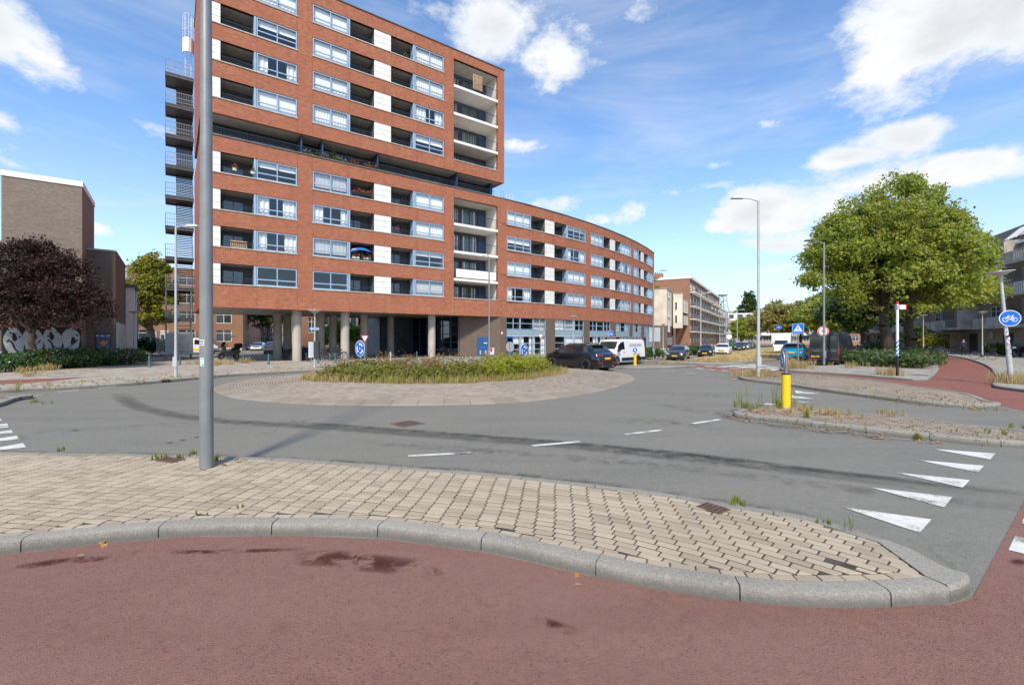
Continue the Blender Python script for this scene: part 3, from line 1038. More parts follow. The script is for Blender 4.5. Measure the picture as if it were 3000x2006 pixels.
# ---- big pavement on the left and round the back, under the apartment block
kl = [G2(-330, 1168), G2(-120, 1156.5), G2(0, 1150.5), G2(82, 1145.5), G2(181, 1141), G2(271, 1136), G2(350, 1131), G2(478, 1121), G2(560, 1113), G2(688, 1101.5), G2(817, 1094), G2(945, 1087),
      (-8.2, 32.4), (-4.0, 35.2), (0.0, 36.9), (4.0, 38.3), (8.0, 39.2), (10.9, 39.5), (13.2, 41.6), (17.6, 47.2), (20.8, 51.3), (35.2, 75.3), (60, 117), (84, 158)]
KL = resample(kl, 0.25)
pave = sheet('pavement', [(p.x, p.y) for p in inset(KL, 0.1, False)[::2]] + [(-100, 260), (-170, 120), (-140, 30)], 0.112, slabs, thick=0.4)
# kerb stones to the left of travel = away from the roadway
kerb(pave, KL[:int(62 / 0.25)], False, 0.125, 0.16, 1.0)
# the lane that runs through under the block
sheet('lane', [(-34, 47), (-8.5, 53.2), (-12, 58), (-20, 66), (-24, 120), (-40, 120), (-42, 66), (-70, 58), (-70, 50), (-44, 46)], 0.118, asphalt)
sheet('cycle_path', [G2(-300, 1124, .12), G2(0, 1113, .12), G2(120, 1109, .12), G2(255, 1104.5, .12), G2(150, 1116, .12), G2(80, 1121, .12), G2(0, 1125, .12), G2(-300, 1141, .12)], 0.119, redfar)

# ---- foreground island with its kerb stones and pavers
near_px = [(-420, 1672), (-200, 1648), (0, 1624), (177, 1605), (341, 1587), (540, 1571), (671, 1567), (854, 1567), (1000, 1568), (1142, 1578), (1284, 1598), (1431, 1617), (1600, 1655), (1753, 1690),
           (1873, 1718), (2000, 1739), (2089, 1753), (2289, 1775), (2468, 1782), (2635, 1777), (2770, 1767), (2826, 1749), (2840, 1722)]
far_px = [(2788, 1666), (2745, 1646), (2664, 1603), (2497, 1548), (2370, 1510), (2173, 1478), (2000, 1449.5), (1928, 1439), (1710, 1412), (1491, 1390), (1273, 1371), (1109, 1360), (1000, 1352), (793, 1339), (549, 1332),
          (366, 1327), (122, 1324), (0, 1322), (-250, 1318), (-500, 1316)]
NP = [G2(*p) for p in near_px]; FQ = [G2(x, y, .12) for x, y in far_px]
OUT = resample(NP + FQ, 0.1, False)
tipi = min(range(len(OUT)), key=lambda i: (OUT[i] - Vector(G2(2840, 1722))).length)
isl = sheet('traffic_island', [(p.x, p.y) for p in inset(OUT, 0.08, False)[::2]], 0.103, joint, thick=0.2)
kerb(isl, OUT[:tipi - 3], False, 0.12, 0.17, 1.08, rnd=0.035)
kerb(isl, OUT[tipi + 7:], False, 0.12, 0.13, 1.0, rnd=0.02)
nose = OUT[tipi - 4:tipi + 8]
ns_in = [p + q * .022 for p, q in zip(nose, normals(OUT, False)[tipi - 4:tipi + 8])]
mb = MB()
cap = ns_in + [OUT[tipi + 7] + normals(OUT, False)[tipi + 7] * .13, OUT[tipi - 4] + normals(OUT, False)[tipi - 4] * .17]
mb.face([Vector((p.x, p.y, .124)) for p in cap])
for (a, b, c, d) in zip(nose[:-1], nose[1:], ns_in[1:], ns_in[:-1]):
    mb.face([Vector((a.x, a.y, -.05)), Vector((b.x, b.y, -.05)), Vector((b.x, b.y, .088)), Vector((a.x, a.y, .088))])
    mb.face([Vector((a.x, a.y, .088)), Vector((b.x, b.y, .088)), Vector((c.x, c.y, .124)), Vector((d.x, d.y, .124))])
mb.build('nose_stone', kerbmat, isl)
nrm = normals(OUT, False)
inner = [p + q * (0.06 if tipi - 6 <= i <= tipi + 8 else (0.28 if i < tipi else 0.14)) for i, (p, q) in enumerate(zip(OUT, nrm))]
border = []
i = 2
while i + 2 < tipi - 4:
    a, b = OUT[i], OUT[i + 2]; qa, qb = nrm[i], nrm[i + 2]
    tt = (b - a).normalized() * 0.006
    border.append([a + qa * .186 + tt, b + qb * .186 - tt, b + qb * .264 - tt, a + qa * .264 + tt]); i += 2
guide = extend(smoothed(extend(OUT[tipi + 6:], 34, both=False), 28), 3)            # the road-side kerb, right to left
fill = [OUT[i] + nrm[i] * .06 for i in range(tipi - 6, tipi + 10)]
sheet('mortar_fill', [(p.x, p.y) for p in fill], .106, pavermat('mortar', (.30, .26, .205), .2, .4), isl)
npav = lay_pavers(isl, guide, inner, 0.112, paver, 300, courses=54, border=border, start=0.14 - 0.42)

# ---- splitter islands on the right
def island(front, back, name, zt, material, nobj, guide_front=True, cw=0.105, lw=0.205, soil=None, stone=1.0):
    O = resample([G2(*p) for p in front] + [G2(x, y, .12) for x, y in back], 0.1, True)
    if area(O) < 0:
        O = O[::-1]
    s = sheet(name, [(p.x, p.y) for p in inset(O, 0.07)[::2]], 0.104, soil or joint, thick=0.2)
    kerb(s, O, True, 0.125, 0.17, stone, rnd=0.035)
    inn = inset(O, 0.185)
    gi = min(range(len(O)), key=lambda i: (O[i] - Vector(G2(*front[0]))).length)
    g = (O[gi:] + O[:gi])
    ge = min(range(len(g)), key=lambda i: (g[i] - Vector(G2(*front[-1]))).length)
    lay_pavers(s, extend(smoothed(extend(g[2:ge - 1], 26), 14), 3), inn, zt, material, nobj, lw, cw, courses=74, start=0.17 - .315, bed=.02)
    return s, O
islA, OA = island([(2146, 1217), (2160, 1224), (2315, 1242.6), (2495, 1264), (2676, 1285), (2868, 1305), (3000, 1313.6), (3170, 1326)],
                  [(3190, 1290), (3000, 1258), (2829, 1241), (2676, 1223), (2522, 1208), (2407, 1197), (2292, 1193), (2196, 1193), (2157, 1202)], 'traffic_island', 0.112, paver2, 300)
islB, OB = island([(2166, 1110), (2188, 1116), (2292, 1129), (2407, 1146.7), (2576, 1169.7), (2714, 1187), (2829, 1196), (2906, 1197), (2933, 1191)],
                  [(2906, 1175), (2829, 1150.5), (2676, 1129), (2560, 1112), (2407, 1098.7), (2253, 1089), (2190, 1091), (2167, 1100)], 'traffic_island', 0.112, paver2, 0)
islC, OC = island([(1790, 1077), (1830, 1080.5), (1880, 1081), (1960, 1079.5), (2034, 1075.5)], [(2022, 1071), (1950, 1068.5), (1870, 1071), (1800, 1074)], 'traffic_island', 0.112, paver2, 0)
# small island on the far left edge
islD, OD = island([(-260, 1250), (-60, 1203), (0, 1192), (40, 1178), (78, 1167)], [(60, 1160), (20, 1160), (-60, 1166), (-260, 1190)], 'traffic_island', 0.112, paver2, 0)

# ---- pavements on the right
p1 = resample([G2(*p) for p in [(2285, 1079), (2300, 1087.5), (2480, 1100), (2600, 1110), (2690, 1116.5), (2724, 1111), (2747, 1090), (2749, 1077), (2739, 1056), (2720, 1043), (2690, 1037)]], 0.25)
P1 = sheet('pavement', [(p.x, p.y) for p in inset(p1, .1, False)] + [G2(*p) for p in [(2640, 1031), (2600, 1034), (2560, 1046), (2520, 1058), (2458, 1073), (2380, 1076)]], 0.108, slabs2, thick=0.35)
kerb(P1, p1, False, 0.12, 0.15, 1.0)
p2 = resample([G2(*p) for p in [(3250, 1183), (3000, 1149.5), (2916, 1137.5), (2910, 1126), (2916, 1103), (2888, 1073.5), (2830, 1052.3), (2790, 1045), (2752, 1040)]], 0.25)
# travel reversed so that the pavement lies to the left
p2 = p2[::-1]
P2 = sheet('pavement', [(p.x, p.y) for p in inset(p2, .1, False)] + [(24, 12), (80, 30), (95, 110), (70, 130)] + [G2(2690, 1031.5), G2(2720, 1034.5)], 0.108, slabs2, thick=0.35)
kerb(P2, p2, False, 0.12, 0.15, 1.0)
# ---- dry median along the street
md = resample([G2(*p) for p in [(2012, 1058), (2103, 1062.5), (2218, 1060.5), (2296, 1052), (2335, 1036), (2345, 1022), (2320, 1016), (2291, 1015), (2230, 1021.5), (2154, 1031), (2080, 1044)]], 0.4, True)
if area(md) < 0:
    md = md[::-1]
drygrass = mat('dry_lawn', (0.36, 0.265, 0.105), 1.0, var=0.35, vscale=0.45, bs=0.8, bscale=20)
med = sheet('verge', [(p.x, p.y) for p in inset(md, .1)], 0.115, drygrass, thick=0.3)
kerb(med, md, True, 0.12, 0.12, 1.6)
mp = resample([G2(*p) for p in [(1925, 1064.5), (2000, 1066), (2060, 1068.5), (2120, 1069), (2190, 1066.5), (2110, 1064.5), (2030, 1062.5), (1960, 1061)]], 0.3, True)
if area(mp) < 0:
    mp = mp[::-1]
mps = sheet('pavement', [(p.x, p.y) for p in inset(mp, .1)], 0.10, slabs2, thick=0.3)
kerb(mps, mp, True, 0.11, 0.12, 1.2)

# ---- roundabout centre: rim slabs one by one, rings of apron stones
rim_px = [(1142, 1189), (1391, 1185.5), (1500, 1180), (1615, 1170), (1737, 1152), (1822, 1131), (1858, 1113)]
RIM = [G2(*p) for p in rim_px] + [(6.35, 26.3), (4.6, 29.6), (1.2, 31.8), (-3.0, 32.0), (-7.0, 30.3), (-9.7, 27.6)] + [G2(*p) for p in [(787, 1107), (690, 1119), (632, 1135), (625, 1146), (685, 1166.5), (808, 1179.5), (933, 1186)]]
RO = resample(RIM, 0.1, True)
if area(RO) < 0:
    RO = RO[::-1]
RC = sum(RO, Vector((0, 0))) / len(RO)
ra = sheet('roundabout', [(p.x, p.y) for p in inset(RO, 0.05)[::2]], 0.015, joint, thick=0.1)
n = len(RO); per = 8
rn = normals(RO, True)
i = 0
while i < n - 3:
    e = min(i + per, n)
    if n - e < 4:
        e = n
    mb = MB(); rows = []
    for k in range(i, e + 1):
        p = RO[k % n]; q = rn[k % n]; t = Vector((q.y, -q.x)); sh = t * (-.006 if k == i else (.006 if k == e else 0))
        rows.append([(p.x + q.x * a - sh.x, p.y + q.y * a - sh.y, z) for a, z in ((0, -.05), (.005, .02), (.05, .045), (.58, .115), (.58, -.05))])
    for r_ in rows:
        mb.v.extend(r_)
    for k in range(len(rows) - 1):
        for j in range(4):
            a = k * 5 + j; mb.f.append((a, a + 5, a + 6, a + 1)); mb.m.append(0); mb.uv.append([(0, 0)] * 4)
    mb.f.append((0, 1, 2, 3, 4)); mb.m.append(0); mb.uv.append([(0, 0)] * 5)
    b_ = (len(rows) - 1) * 5
    mb.f.append((b_ + 4, b_ + 3, b_ + 2, b_ + 1, b_)); mb.m.append(0); mb.uv.append([(0, 0)] * 5)
    mb.build('rim_slab', rimmat, ra)
    i = e
# bed outline
BED = resample([G2(*p) for p in [(905, 1121), (980, 1130), (1200, 1137), (1355, 1136), (1425, 1131), (1540, 1121), (1622, 1108)]] + [(2.5, 25.4), (0.2, 27.4), (-3.5, 27.6), (-8.0, 25.4)], 0.2, True)
if area(BED) < 0:
    BED = BED[::-1]
sheet('planting_bed', [(p.x, p.y) for p in BED], 0.235, dirtg, thick=0.3, parent=ra)
ringV = []; mb = MB()
def ztop(f):
    return 0.115 + 0.10 * f
for c in range(46):
    off = 0.585 + c * 0.108
    sc0 = lambda p, o: RC + (p - RC) * (1 - o / (p - RC).length)
    N_ = int((2 * math.pi * (8.9 - off)) / 0.207)
    for k in range(N_):
        u0 = (k + (c % 2) * .5) / N_ * n; u1 = u0 + 1 / N_ * n
        pa = RO[int(u0) % n].lerp(RO[(int(u0) + 1) % n], u0 % 1); pb = RO[int(u1) % n].lerp(RO[(int(u1) + 1) % n], u1 % 1)
        g_ = (pb - pa).normalized() * 0.007
        q = [sc0(pa, off + .016) + g_, sc0(pb, off + .016) - g_, sc0(pb, off + .092) - g_, sc0(pa, off + .092) + g_]
        m_ = (q[0] + q[2]) / 2
        if inside(m_, BED) or m_.y > 30.5:
            continue
        z = ztop(min(1, c / 40)) + random.uniform(-.004, .004)
        i = len(mb.v)
        mb.v.extend([(p.x, p.y, z) for p in q]); mb.v.extend([(p.x, p.y, z - .04) for p in q])
        for f in ((0, 1, 2, 3), (4, 5, 1, 0), (5, 6, 2, 1), (6, 7, 3, 2), (7, 4, 0, 3)):
            mb.f.append(tuple(i + x for x in f)); mb.m.append(0); mb.uv.append([(0, 0)] * 4)
tag(mb.build('apron_stones', cobble, ra), kind='stuff')
mb = MB()
offs = [0.57 + k * .5 for k in range(11)]
for a_, b_ in zip(offs[:-1], offs[1:]):
    for k in range(0, n, 2):
        p_, q_ = RO[k], RO[(k + 2) % n]
        zf = lambda o: ztop(min(1, max(0, (o - .585) / .108 / 40))) - .012
        mb.face([Vector((*sc0(p_, a_), zf(a_))), Vector((*sc0(q_, a_), zf(a_))), Vector((*sc0(q_, b_), zf(b_))), Vector((*sc0(p_, b_), zf(b_)))])
mb.build('bedding', joint, ra)

# ---- painted markings (each its own part of the road)
road = bpy.data.objects['road']
def paint(pts, name, z=0.008, parent=None):
    return sheet(name, [(p[0], p[1]) for p in pts], z, white, parent or road)
S3 = 1 / 2.6133
for tri in ([(860, 170), (1350, 207), (1310, 252)], [(740, 254), (1262, 300), (1218, 352)], [(585, 352), (1155, 410), (1100, 468)], [(400, 468), (1022, 540), (955, 620)], [(168, 615), (860, 712), (770, 815)]):
    paint([G2(2400 + x * S3, 1250 + y * S3) for x, y in tri], 'give_way_tooth')
for tri in ([(2328, 1144), (2333, 1153), (2410, 1153.8)], [(2316, 1158), (2322, 1166.5), (2388, 1168.6)], [(2288, 1170), (2295, 1177), (2376, 1179.4)], [(2237, 1185), (2250, 1180), (2292, 1187)]):
    paint([G2(*p) for p in tri], 'give_way_tooth')
for (b1, b2) in (((0, 1225), (8, 1233)), ((21, 1240.5), (26, 1252.5)), ((34, 1260), (38, 1268.5)), ((50, 1276.5), (55, 1287)), ((67, 1298.5), (77, 1311))):
    A_, B_ = Vector(G2(*b1)), Vector(G2(*b2)); L_ = (Vector(G2(-75, 1325)) - (Vector(G2(67, 1298.5)) + Vector(G2(77, 1311))) / 2)
    paint([A_, B_, (A_ + B_) / 2 + L_ * 1.35], 'give_way_tooth')
def dash(x0, y0, x1, y1, w=0.12, name='lane_dash'):
    a, b = Vector(G2(x0, y0)), Vector(G2(x1, y1)); d = (b - a).normalized(); q = Vector((-d.y, d.x)) * w / 2
    paint([a - q, b - q, b + q, a + q], name)
for d in ((1196, 1336), (1380, 1327)), ((1560, 1306), (1700, 1294)), ((1832, 1273), (1938, 1260)), ((2030, 1241), (2108, 1229)), ((1937, 1084.5), (1975, 1088)), ((2006, 1091.5), (2043, 1095)), ((2074, 1099), (2111, 1103.5)), \
        ((2137, 1108), (2158, 1111)), ((92, 1160), (137, 1155)), ((172, 1148.7), (229, 1143)), ((290, 1136.5), (340, 1132)), ((2295, 1058), (2330, 1063)), ((2200, 1033), (2212, 1033)), ((2188, 1033.5), (2180, 1033.5)):
    dash(d[0][0], d[0][1], d[1][0], d[1][1])
zb = [[(2108, 1072.5), (2203, 1067.3), (2228, 1068.6), (2128, 1075)], [(2148, 1076.2), (2240, 1070), (2265, 1071.4), (2178, 1078.6)], [(2190, 1079.6), (2282, 1073.6), (2305, 1075.3), (2218, 1082)], [(2230, 1083), (2312, 1077.6), (2335, 1079.4), (2262, 1085.6)]]
for q in zb:
    paint([G2(*p) for p in q], 'zebra_bar', 0.011)
for (x0, y0, x1, y1) in ((2037, 1078, 2064, 1080), (2073, 1082, 2100, 1084), (2114, 1085.2, 2140, 1086.8), (2152, 1088, 2184, 1089.6), (2065, 1072.5, 2090, 1074), (2101, 1075.6, 2128, 1077), (2138, 1079, 2166, 1080.5), (2182, 1082.5, 2208, 1084)):
    a, b = Vector(G2(x0, y0)), Vector(G2(x1, y1)); d = (b - a); q = Vector((-d.y, d.x)).normalized() * .25
    paint([a - q, b - q, b + q, a + q], 'crossing_block', 0.011)
for k in range(14):                       # blocks along the cycle crossing beside the foreground
    s = 1.38 + k * 1.02
    a = a0 + ad * s + an * .06; b = a + ad * .5
    paint([a, b, b + an * .55, a + an * .55], 'crossing_block', 0.012, front_red)
# tyre polish on the ring
def trackmat(name, c, lo, hi, op):
    m = bpy.data.materials.new(name); m.use_nodes = True; t = m.node_tree; t.nodes.clear()
    o = N(t, 'ShaderNodeOutputMaterial'); tr = N(t, 'ShaderNodeBsdfTransparent'); d = N(t, 'ShaderNodeBsdfDiffuse'); d.inputs[0].default_value = rgb(c)
    co = N(t, 'ShaderNodeNewGeometry').outputs['Position']; at = N(t, 'ShaderNodeAttribute'); at.attribute_name = 'tint'
    f = tmath(t, 'MULTIPLY', tramp(t, tnoise(t, co, 3.2, 6, 0.7), lo, hi, 0, op), at.outputs['Fac'])
    f = tmath(t, 'MULTIPLY', f, tramp(t, tnoise(t, co, 60, 3, 0.7), 0.2, 0.55))
    mx = N(t, 'ShaderNodeMixShader'); ln(t, f, mx.inputs[0]); ln(t, tr.outputs[0], mx.inputs[1]); ln(t, d.outputs[0], mx.inputs[2]); ln(t, mx.outputs[0], o.inputs['Surface'])
    return m
tm = trackmat('tyre_polish', (0.060, 0.060, 0.058), 0.15, 0.6, 0.42)
def ribbon(pts, w, name, m, z=0.004, fade=0.12, parent=None):
    P = resample(pts, .15); q = normals(P, False); V = []; T = []; F = []
    n = len(P); K = 6
    for i, (p, r_) in enumerate(zip(P, q)):
        e = min(1, min(i, n - 1 - i) / (n * fade + 1e-6))
        for k in range(K + 1):
            u = k / K * 2 - 1
            V.append((p.x + r_.x * u * w / 2, p.y + r_.y * u * w / 2, z)); T.append(e * (1 - abs(u) ** 2.2))
    for i in range(n - 1):
        for k in range(K):
            a = i * (K + 1) + k; F.append((a, a + 1, a + K + 2, a + K + 1))
    return npmesh(name, V, F, m, parent or road, T)
trk = [(350, 1150), (370, 1172), (430, 1198), (600, 1228), (800, 1243), (1000, 1255), (1250, 1274), (1500, 1292), (1800, 1318), (2100, 1349), (2400, 1387), (2700, 1422), (2960, 1450), (3100, 1465)]
ribbon([G2(*p) for p in trk], 0.62, 'tyre_track', tm)
ribbon([G2(x, y - 9) for x, y in trk[4:]], 0.34, 'tyre_track', trackmat('tyre_polish_b', (0.05, 0.05, 0.05), .3, .6, .5), 0.0045)
ribbon([G2(x, y + 34) for x, y in trk[5:]], 0.5, 'tyre_track', trackmat('tyre_polish_c', (0.06, 0.06, 0.06), .4, .7, .35), 0.0042)
ribbon([G2(*p) for p in [(60, 1268), (300, 1256), (520, 1240), (800, 1234)]], .5, 'tyre_track', trackmat('tyre_polish_d', (0.055, 0.055, 0.055), .45, .7, .5), 0.0042)
# dirt along the gutters and damp patches on the red path
damp = trackmat('damp_stain', (0.075, 0.026, 0.022), .42, .56, .85)
for pts, w in (([(0, 1672), (150, 1650), (300, 1636), (420, 1620)], .17), ([(830, 1642), (960, 1636), (1100, 1652), (1250, 1668)], .34), ([(1560, 1806), (1620, 1832), (1690, 1860)], .12), ([(440, 1615), (600, 1618), (900, 1610)], .09), ([(1180, 1640), (1300, 1690)], .14), ([(2960, 1655), (3010, 1640)], .1)):
    ribbon([G2(*p) for p in pts], w, 'damp_patch', damp, 0.0095, .25, front_red)
gut = trackmat('gutter_dirt', (0.06, 0.054, 0.046), .40, .66, .55)
stain_m = trackmat('road_stain', (0.07, 0.068, 0.063), .42, .72, .42)
ribbon([(p.x + .0, p.y + .28) for p in OUT[tipi + 10::4]], .55, 'gutter_dirt', gut, .005, .02)
ribbon([(p.x - .05, p.y - .22) for p in KL[8:170:4]], .5, 'gutter_dirt', gut, .005, .02)
ribbon([G2(*p) for p in [(2110, 1200), (2130, 1222), (2300, 1252), (2500, 1275), (2700, 1296)]], .5, 'gutter_dirt', gut, .005, .1)
for pts, w in (([(1080, 1376), (1300, 1385), (1500, 1405), (1800, 1436), (2050, 1470)], .5), ([(1700, 1345), (1900, 1335), (2100, 1352), (2300, 1362)], 1.0), ([(1760, 1232), (1900, 1236), (2000, 1240), (2150, 1258)], 1.0), ([(2080, 1215), (2000, 1195), (1900, 1180)], .8)):
    ribbon([G2(*p) for p in pts], w, 'oil_stain', stain_m, .0055, .3)
# three dark resin blobs, a manhole, a gully in the kerb
for x, y, w in ((497, 1297, 30), (537, 1289, 24), (576, 1281, 22)):
    ribbon([G2(x - w / 2, y + 2), G2(x, y), G2(x + w / 2, y - 2)], .13, 'tar_patch', trackmat('tar', (0.03, 0.03, 0.03), 0, .2, .9), .006, .3)
mh = thing('manhole_cover', 'rusty square manhole cover with round lid in the ring road', 'manhole', G(1190, 1241), 0, local=False)
q = [Vector(G2(*p)) for p in [(1142, 1241), (1180, 1251.5), (1246, 1241), (1204, 1232)]]
m_ = MB(); m_.prism(q, 0.0, 0.012); m_.build('frame', rust, mh)
cc = sum(q, Vector((0, 0))) / 4
m_ = MB(); m_.lathe([(0.0, .018), (.25, .018), (.27, .012), (.27, 0)], (cc.x, cc.y, 0), 24); m_.build('lid', mat('rust_lid', (0.075, 0.05, 0.042), .8, var=.3, vscale=15, bs=.8, bscale=70), mh)
gl = thing('drain_grate', 'dark gully drain with three openings in the far kerb', 'drain', G(485, 1121), 0, local=False)
g0, g1 = Vector(G2(474, 1121.5)), Vector(G2(498, 1119.5)); dd = (g1 - g0).normalized(); dq = Vector((-dd.y, dd.x))
m_ = MB(); m_.prism([g0 - dq * .02, g1 - dq * .02, g1 + dq * .14, g0 + dq * .14], 0.0, .132); m_.build('housing', blackm, gl)
for k in range(4):
    a = g0 + (g1 - g0) * (k / 3.0); m_ = MB(); m_.prism([a - dd * .02 - dq * .03, a + dd * .02 - dq * .03, a + dd * .02 - dq * .015, a - dd * .02 - dq * .015], .0, .133); m_.build('bar', rust, gl)
for (x0, y0, x1, y1, lb) in ((2072, 1470, 2140, 1491, 'brown iron gully lid in the pavers by the grass tuft'), (492, 1337, 545, 1345, 'brown iron gully lid in the pavers beside the grey pole')):
    a = G(x0, y0, .12); b = G(x1, y1, .12); d = Vector((b.x - a.x, b.y - a.y)).normalized(); qv = Vector((d.y, -d.x)) * .22
    t_ = thing('gully_cover', lb, 'drain', (a.x, a.y, .1), 0, local=False)
    m_ = MB(); m_.prism([(a.x, a.y), (b.x, b.y), (b.x + qv.x, b.y + qv.y), (a.x + qv.x, a.y + qv.y)], .10, .122); m_.build('frame', rust, t_)
    for k in range(5):
        u = (k + .5) / 5; c_ = Vector((a.x, a.y)).lerp(Vector((b.x, b.y)), u)
        m_ = MB(); m_.prism([c_ + qv * .15 - d * .012, c_ + qv * .85 - d * .012, c_ + qv * .85 + d * .012, c_ + qv * .15 + d * .012], .122, .126); m_.build('slot', mat('dark_slot', (.04, .028, .022), .9), t_)

# ================================================================== APARTMENT BLOCK
S0 = 39.5                                   # photo pixels per metre where the facade meets px 617
u_ = Vector((0.805, 0.593)); u_.normalize()
C617 = Vector(((617 - CX) / S0, FP / S0))
corner = C617 - u_ * 0.62
pts = [corner]; 
p = Vector(corner); th = math.atan2(u_.y, u_.x); s_ = 0.0
while (p - corner).length < 27.2:
    p = p + u_ * 0.5; pts.append(Vector(p))
for k in range(100):                        # the low wing swings away to the right in a gentle curve
    th2 = th + R(3.4 + 0.535 * k * 0.5)
    p = p + Vector((math.cos(th2), math.sin(th2))) * 0.5; pts.append(Vector(p))
F = Frame(pts)
apt = thing('apartment_building', 'tall red brick apartment block on columns with long curved lower wing', 'building', (corner.x, corner.y, 0), local=False)
T = F.t
Z_SOF = 4.36
SILL = [6.15 + 2.78 * i for i in range(9)]
OPH = 1.53
ROOF_T = 31.08
ZW = SILL[4] - 0.10                         # parapet of the wing
tEnd = T(1916.5)
tTall = T(1477)
bays = dict(white1=(0.05, T(646)), log1=(T(646), T(750.5)), win1=(T(750.5), T(871.7)), win2=(T(915.4), T(1021)), log2=(T(1021), T(1097)), white2=(T(1097), T(1146)), log3=(T(1146), T(1215)), win3=(T(1215), T(1301)), balc=(T(1329.4), T(1458.3)))
wing = [('win', 1485, 1557), ('log', 1557, 1598), ('white', 1598, 1625), ('log', 1625, 1663), ('win', 1663, 1716), ('win', 1731, 1769), ('log', 1769, 1788.5), ('white', 1788.5, 1803), ('log', 1803, 1821), ('win', 1821, 1849),
        ('win', 1856.5, 1871.6), ('log', 1871.6, 1879), ('white', 1879, 1887), ('log', 1887, 1900), ('win', 1900, 1913)]
wing = [(k, T(a), T(b)) for k, a, b in wing]
wall = MB(); soff = MB()
D0 = -0.32
def floor_holes(tall):
    h = [(bays['white1'][0], bays['win1'][1]), (bays['win2'][0], bays['win3'][1])]
    return h
# brick skin: lower block floors 0-3 over the whole length, upper block floors 5-8 over the tall part
holes = []
for i in range(4):
    z0, z1 = SILL[i], SILL[i] + OPH
    for a, b in floor_holes(True):
        holes.append((a, b, z0, z1))
    ws = [w for w in wing]
    groups = [(ws[0][1], ws[4][2]), (ws[5][1], ws[9][2]), (ws[10][1], ws[14][2])]
    for a, b in groups:
        holes.append((a, b, z0, z1))
b0, b1 = bays['balc']
def skin(t0, t1, z0, z1, hs):
    wall_with_holes(wall, F, t0, t1, D0, 0.0, z0, z1, hs)
# left of the balcony bay, right of it (balcony bay itself is one tall opening)
skin(0, b0, Z_SOF, SILL[4] - .1, [h for h in holes if h[1] <= b0 + .01])
skin(b1, tEnd, Z_SOF, ZW, [h for h in holes if h[0] >= b1 - .01])
fbox(wall, F, b0, b1, D0, 0, Z_SOF, SILL[0]); fbox(wall, F, b0, b1, D0, 0, SILL[3] + OPH + .2, ZW)
up0 = SILL[4] + 1.58
uh = []
for i in range(5, 9):
    for a, b in floor_holes(True):
        uh.append((a, b, SILL[i], SILL[i] + OPH))
skin(0, b0, up0, ROOF_T, uh)
skin(b1, tTall, up0, ROOF_T, [])
fbox(wall, F, b0, b1, D0, 0, up0, SILL[5]); fbox(wall, F, b0, b1, D0, 0, SILL[8] + OPH + .25, ROOF_T)
# end walls, back walls
DEP = 11.6
fbox(wall, F, 0, .3, -DEP, D0 - .001, Z_SOF, SILL[4] - .1); fbox(wall, F, 0, .3, -DEP, D0 - .001, up0, ROOF_T)
fbox(wall, F, tTall - .3, tTall, -DEP, D0 - .001, up0, ROOF_T)
fbox(wall, F, .3, tTall - .3, -DEP, -DEP + .3, up0, ROOF_T); fbox(wall, F, .3, tEnd - .3, -DEP, -DEP + .3, Z_SOF, SILL[4] - .1)
fbox(wall, F, tEnd - .3, tEnd, -DEP, D0 - .001, 0.1, ZW)
wall.build('wall', brick_red, apt)
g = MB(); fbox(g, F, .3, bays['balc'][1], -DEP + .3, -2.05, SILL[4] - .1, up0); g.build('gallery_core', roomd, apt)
# roofs and copings
r_ = MB(); fbox(r_, F, -.06, tTall + .06, -DEP - .06, .06, ROOF_T, ROOF_T + .09); r_.build('roof', mat('roof_edge', (0.10, 0.10, 0.095), .7), apt)
r_ = MB(); fbox(r_, F, tTall - 1.5, tEnd + .06, -DEP - .06, .06, ZW, ZW + .08); fbox(r_, F, 0, tTall - 1.5, -1.9, .05, SILL[4] - .1, SILL[4] - .02)
r_.build('roof', mat('roof_edge', (0.10, 0.10, 0.095), .7), apt)
# underside over the columns and under the upper block
sf = MB(); fbox(sf, F, .32, T(1466), -DEP + .3, D0, Z_SOF + .02, Z_SOF + .12); sf.build('soffit', mat('soffit_panel', (0.25, 0.215, 0.18), .35, 0.1, var=.15, vscale=.5), apt)
k_ = 0
tt = 1.0
while tt < T(1466) - 1.3:                   # seams between the soffit panels
    s2 = MB(); fbox(s2, F, tt, tt + .02, -DEP + .4, D0 - .05, Z_SOF + .012, Z_SOF + .02); s2.build('soffit_seam', blackm, apt); tt += 1.25
sf = MB(); fbox(sf, F, .3, tTall - .3, -DEP + .3, D0, up0 + .02, up0 + .12); sf.build('ceiling', concrete, apt)
# sills
def sill(t0, t1, z):
    m = MB(); fbox(m, F, t0 - .04, t1 + .04, -.12, .05, z - .075, z + .004, seg=4); m.build('sill', sillm, apt)
jm = mat('expansion_joint', (0.16, 0.05, 0.03), .9)
# glazed units
KINDS_UP = [['blind', 'blind', 'net'], ['half', 'blind', 'net'], ['curtain', 'blind', 'curtain'], ['blind', 'net', 'half']]
KINDS_LOW = {3: ['half', 'lamella', 'blind'], 2: ['curtain', 'curtain', 'net'], 1: ['curtain', 'lamella', 'half'], 0: ['dark', 'dark', 'venetian']}
def loggia(t0, t1, z0, side_right, fl, stuff_=None):
    z1 = z0 + OPH
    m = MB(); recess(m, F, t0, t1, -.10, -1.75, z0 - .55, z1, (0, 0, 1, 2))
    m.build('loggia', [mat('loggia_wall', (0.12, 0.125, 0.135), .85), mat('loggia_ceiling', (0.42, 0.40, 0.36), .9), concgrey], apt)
    w = window(apt, F, t0 + .25, t0 + (t1 - t0) * .72, z0 - .5, z1 - .28, -1.66, blued, 2, (), random.choice(('dark', 'half', 'curtain', 'net')), name='balcony_door', bar=.06, rdep=1.2)
    railing(apt, F, t0 + .02, t1 - .02, -.20, z0 - .05, z0 + .50)
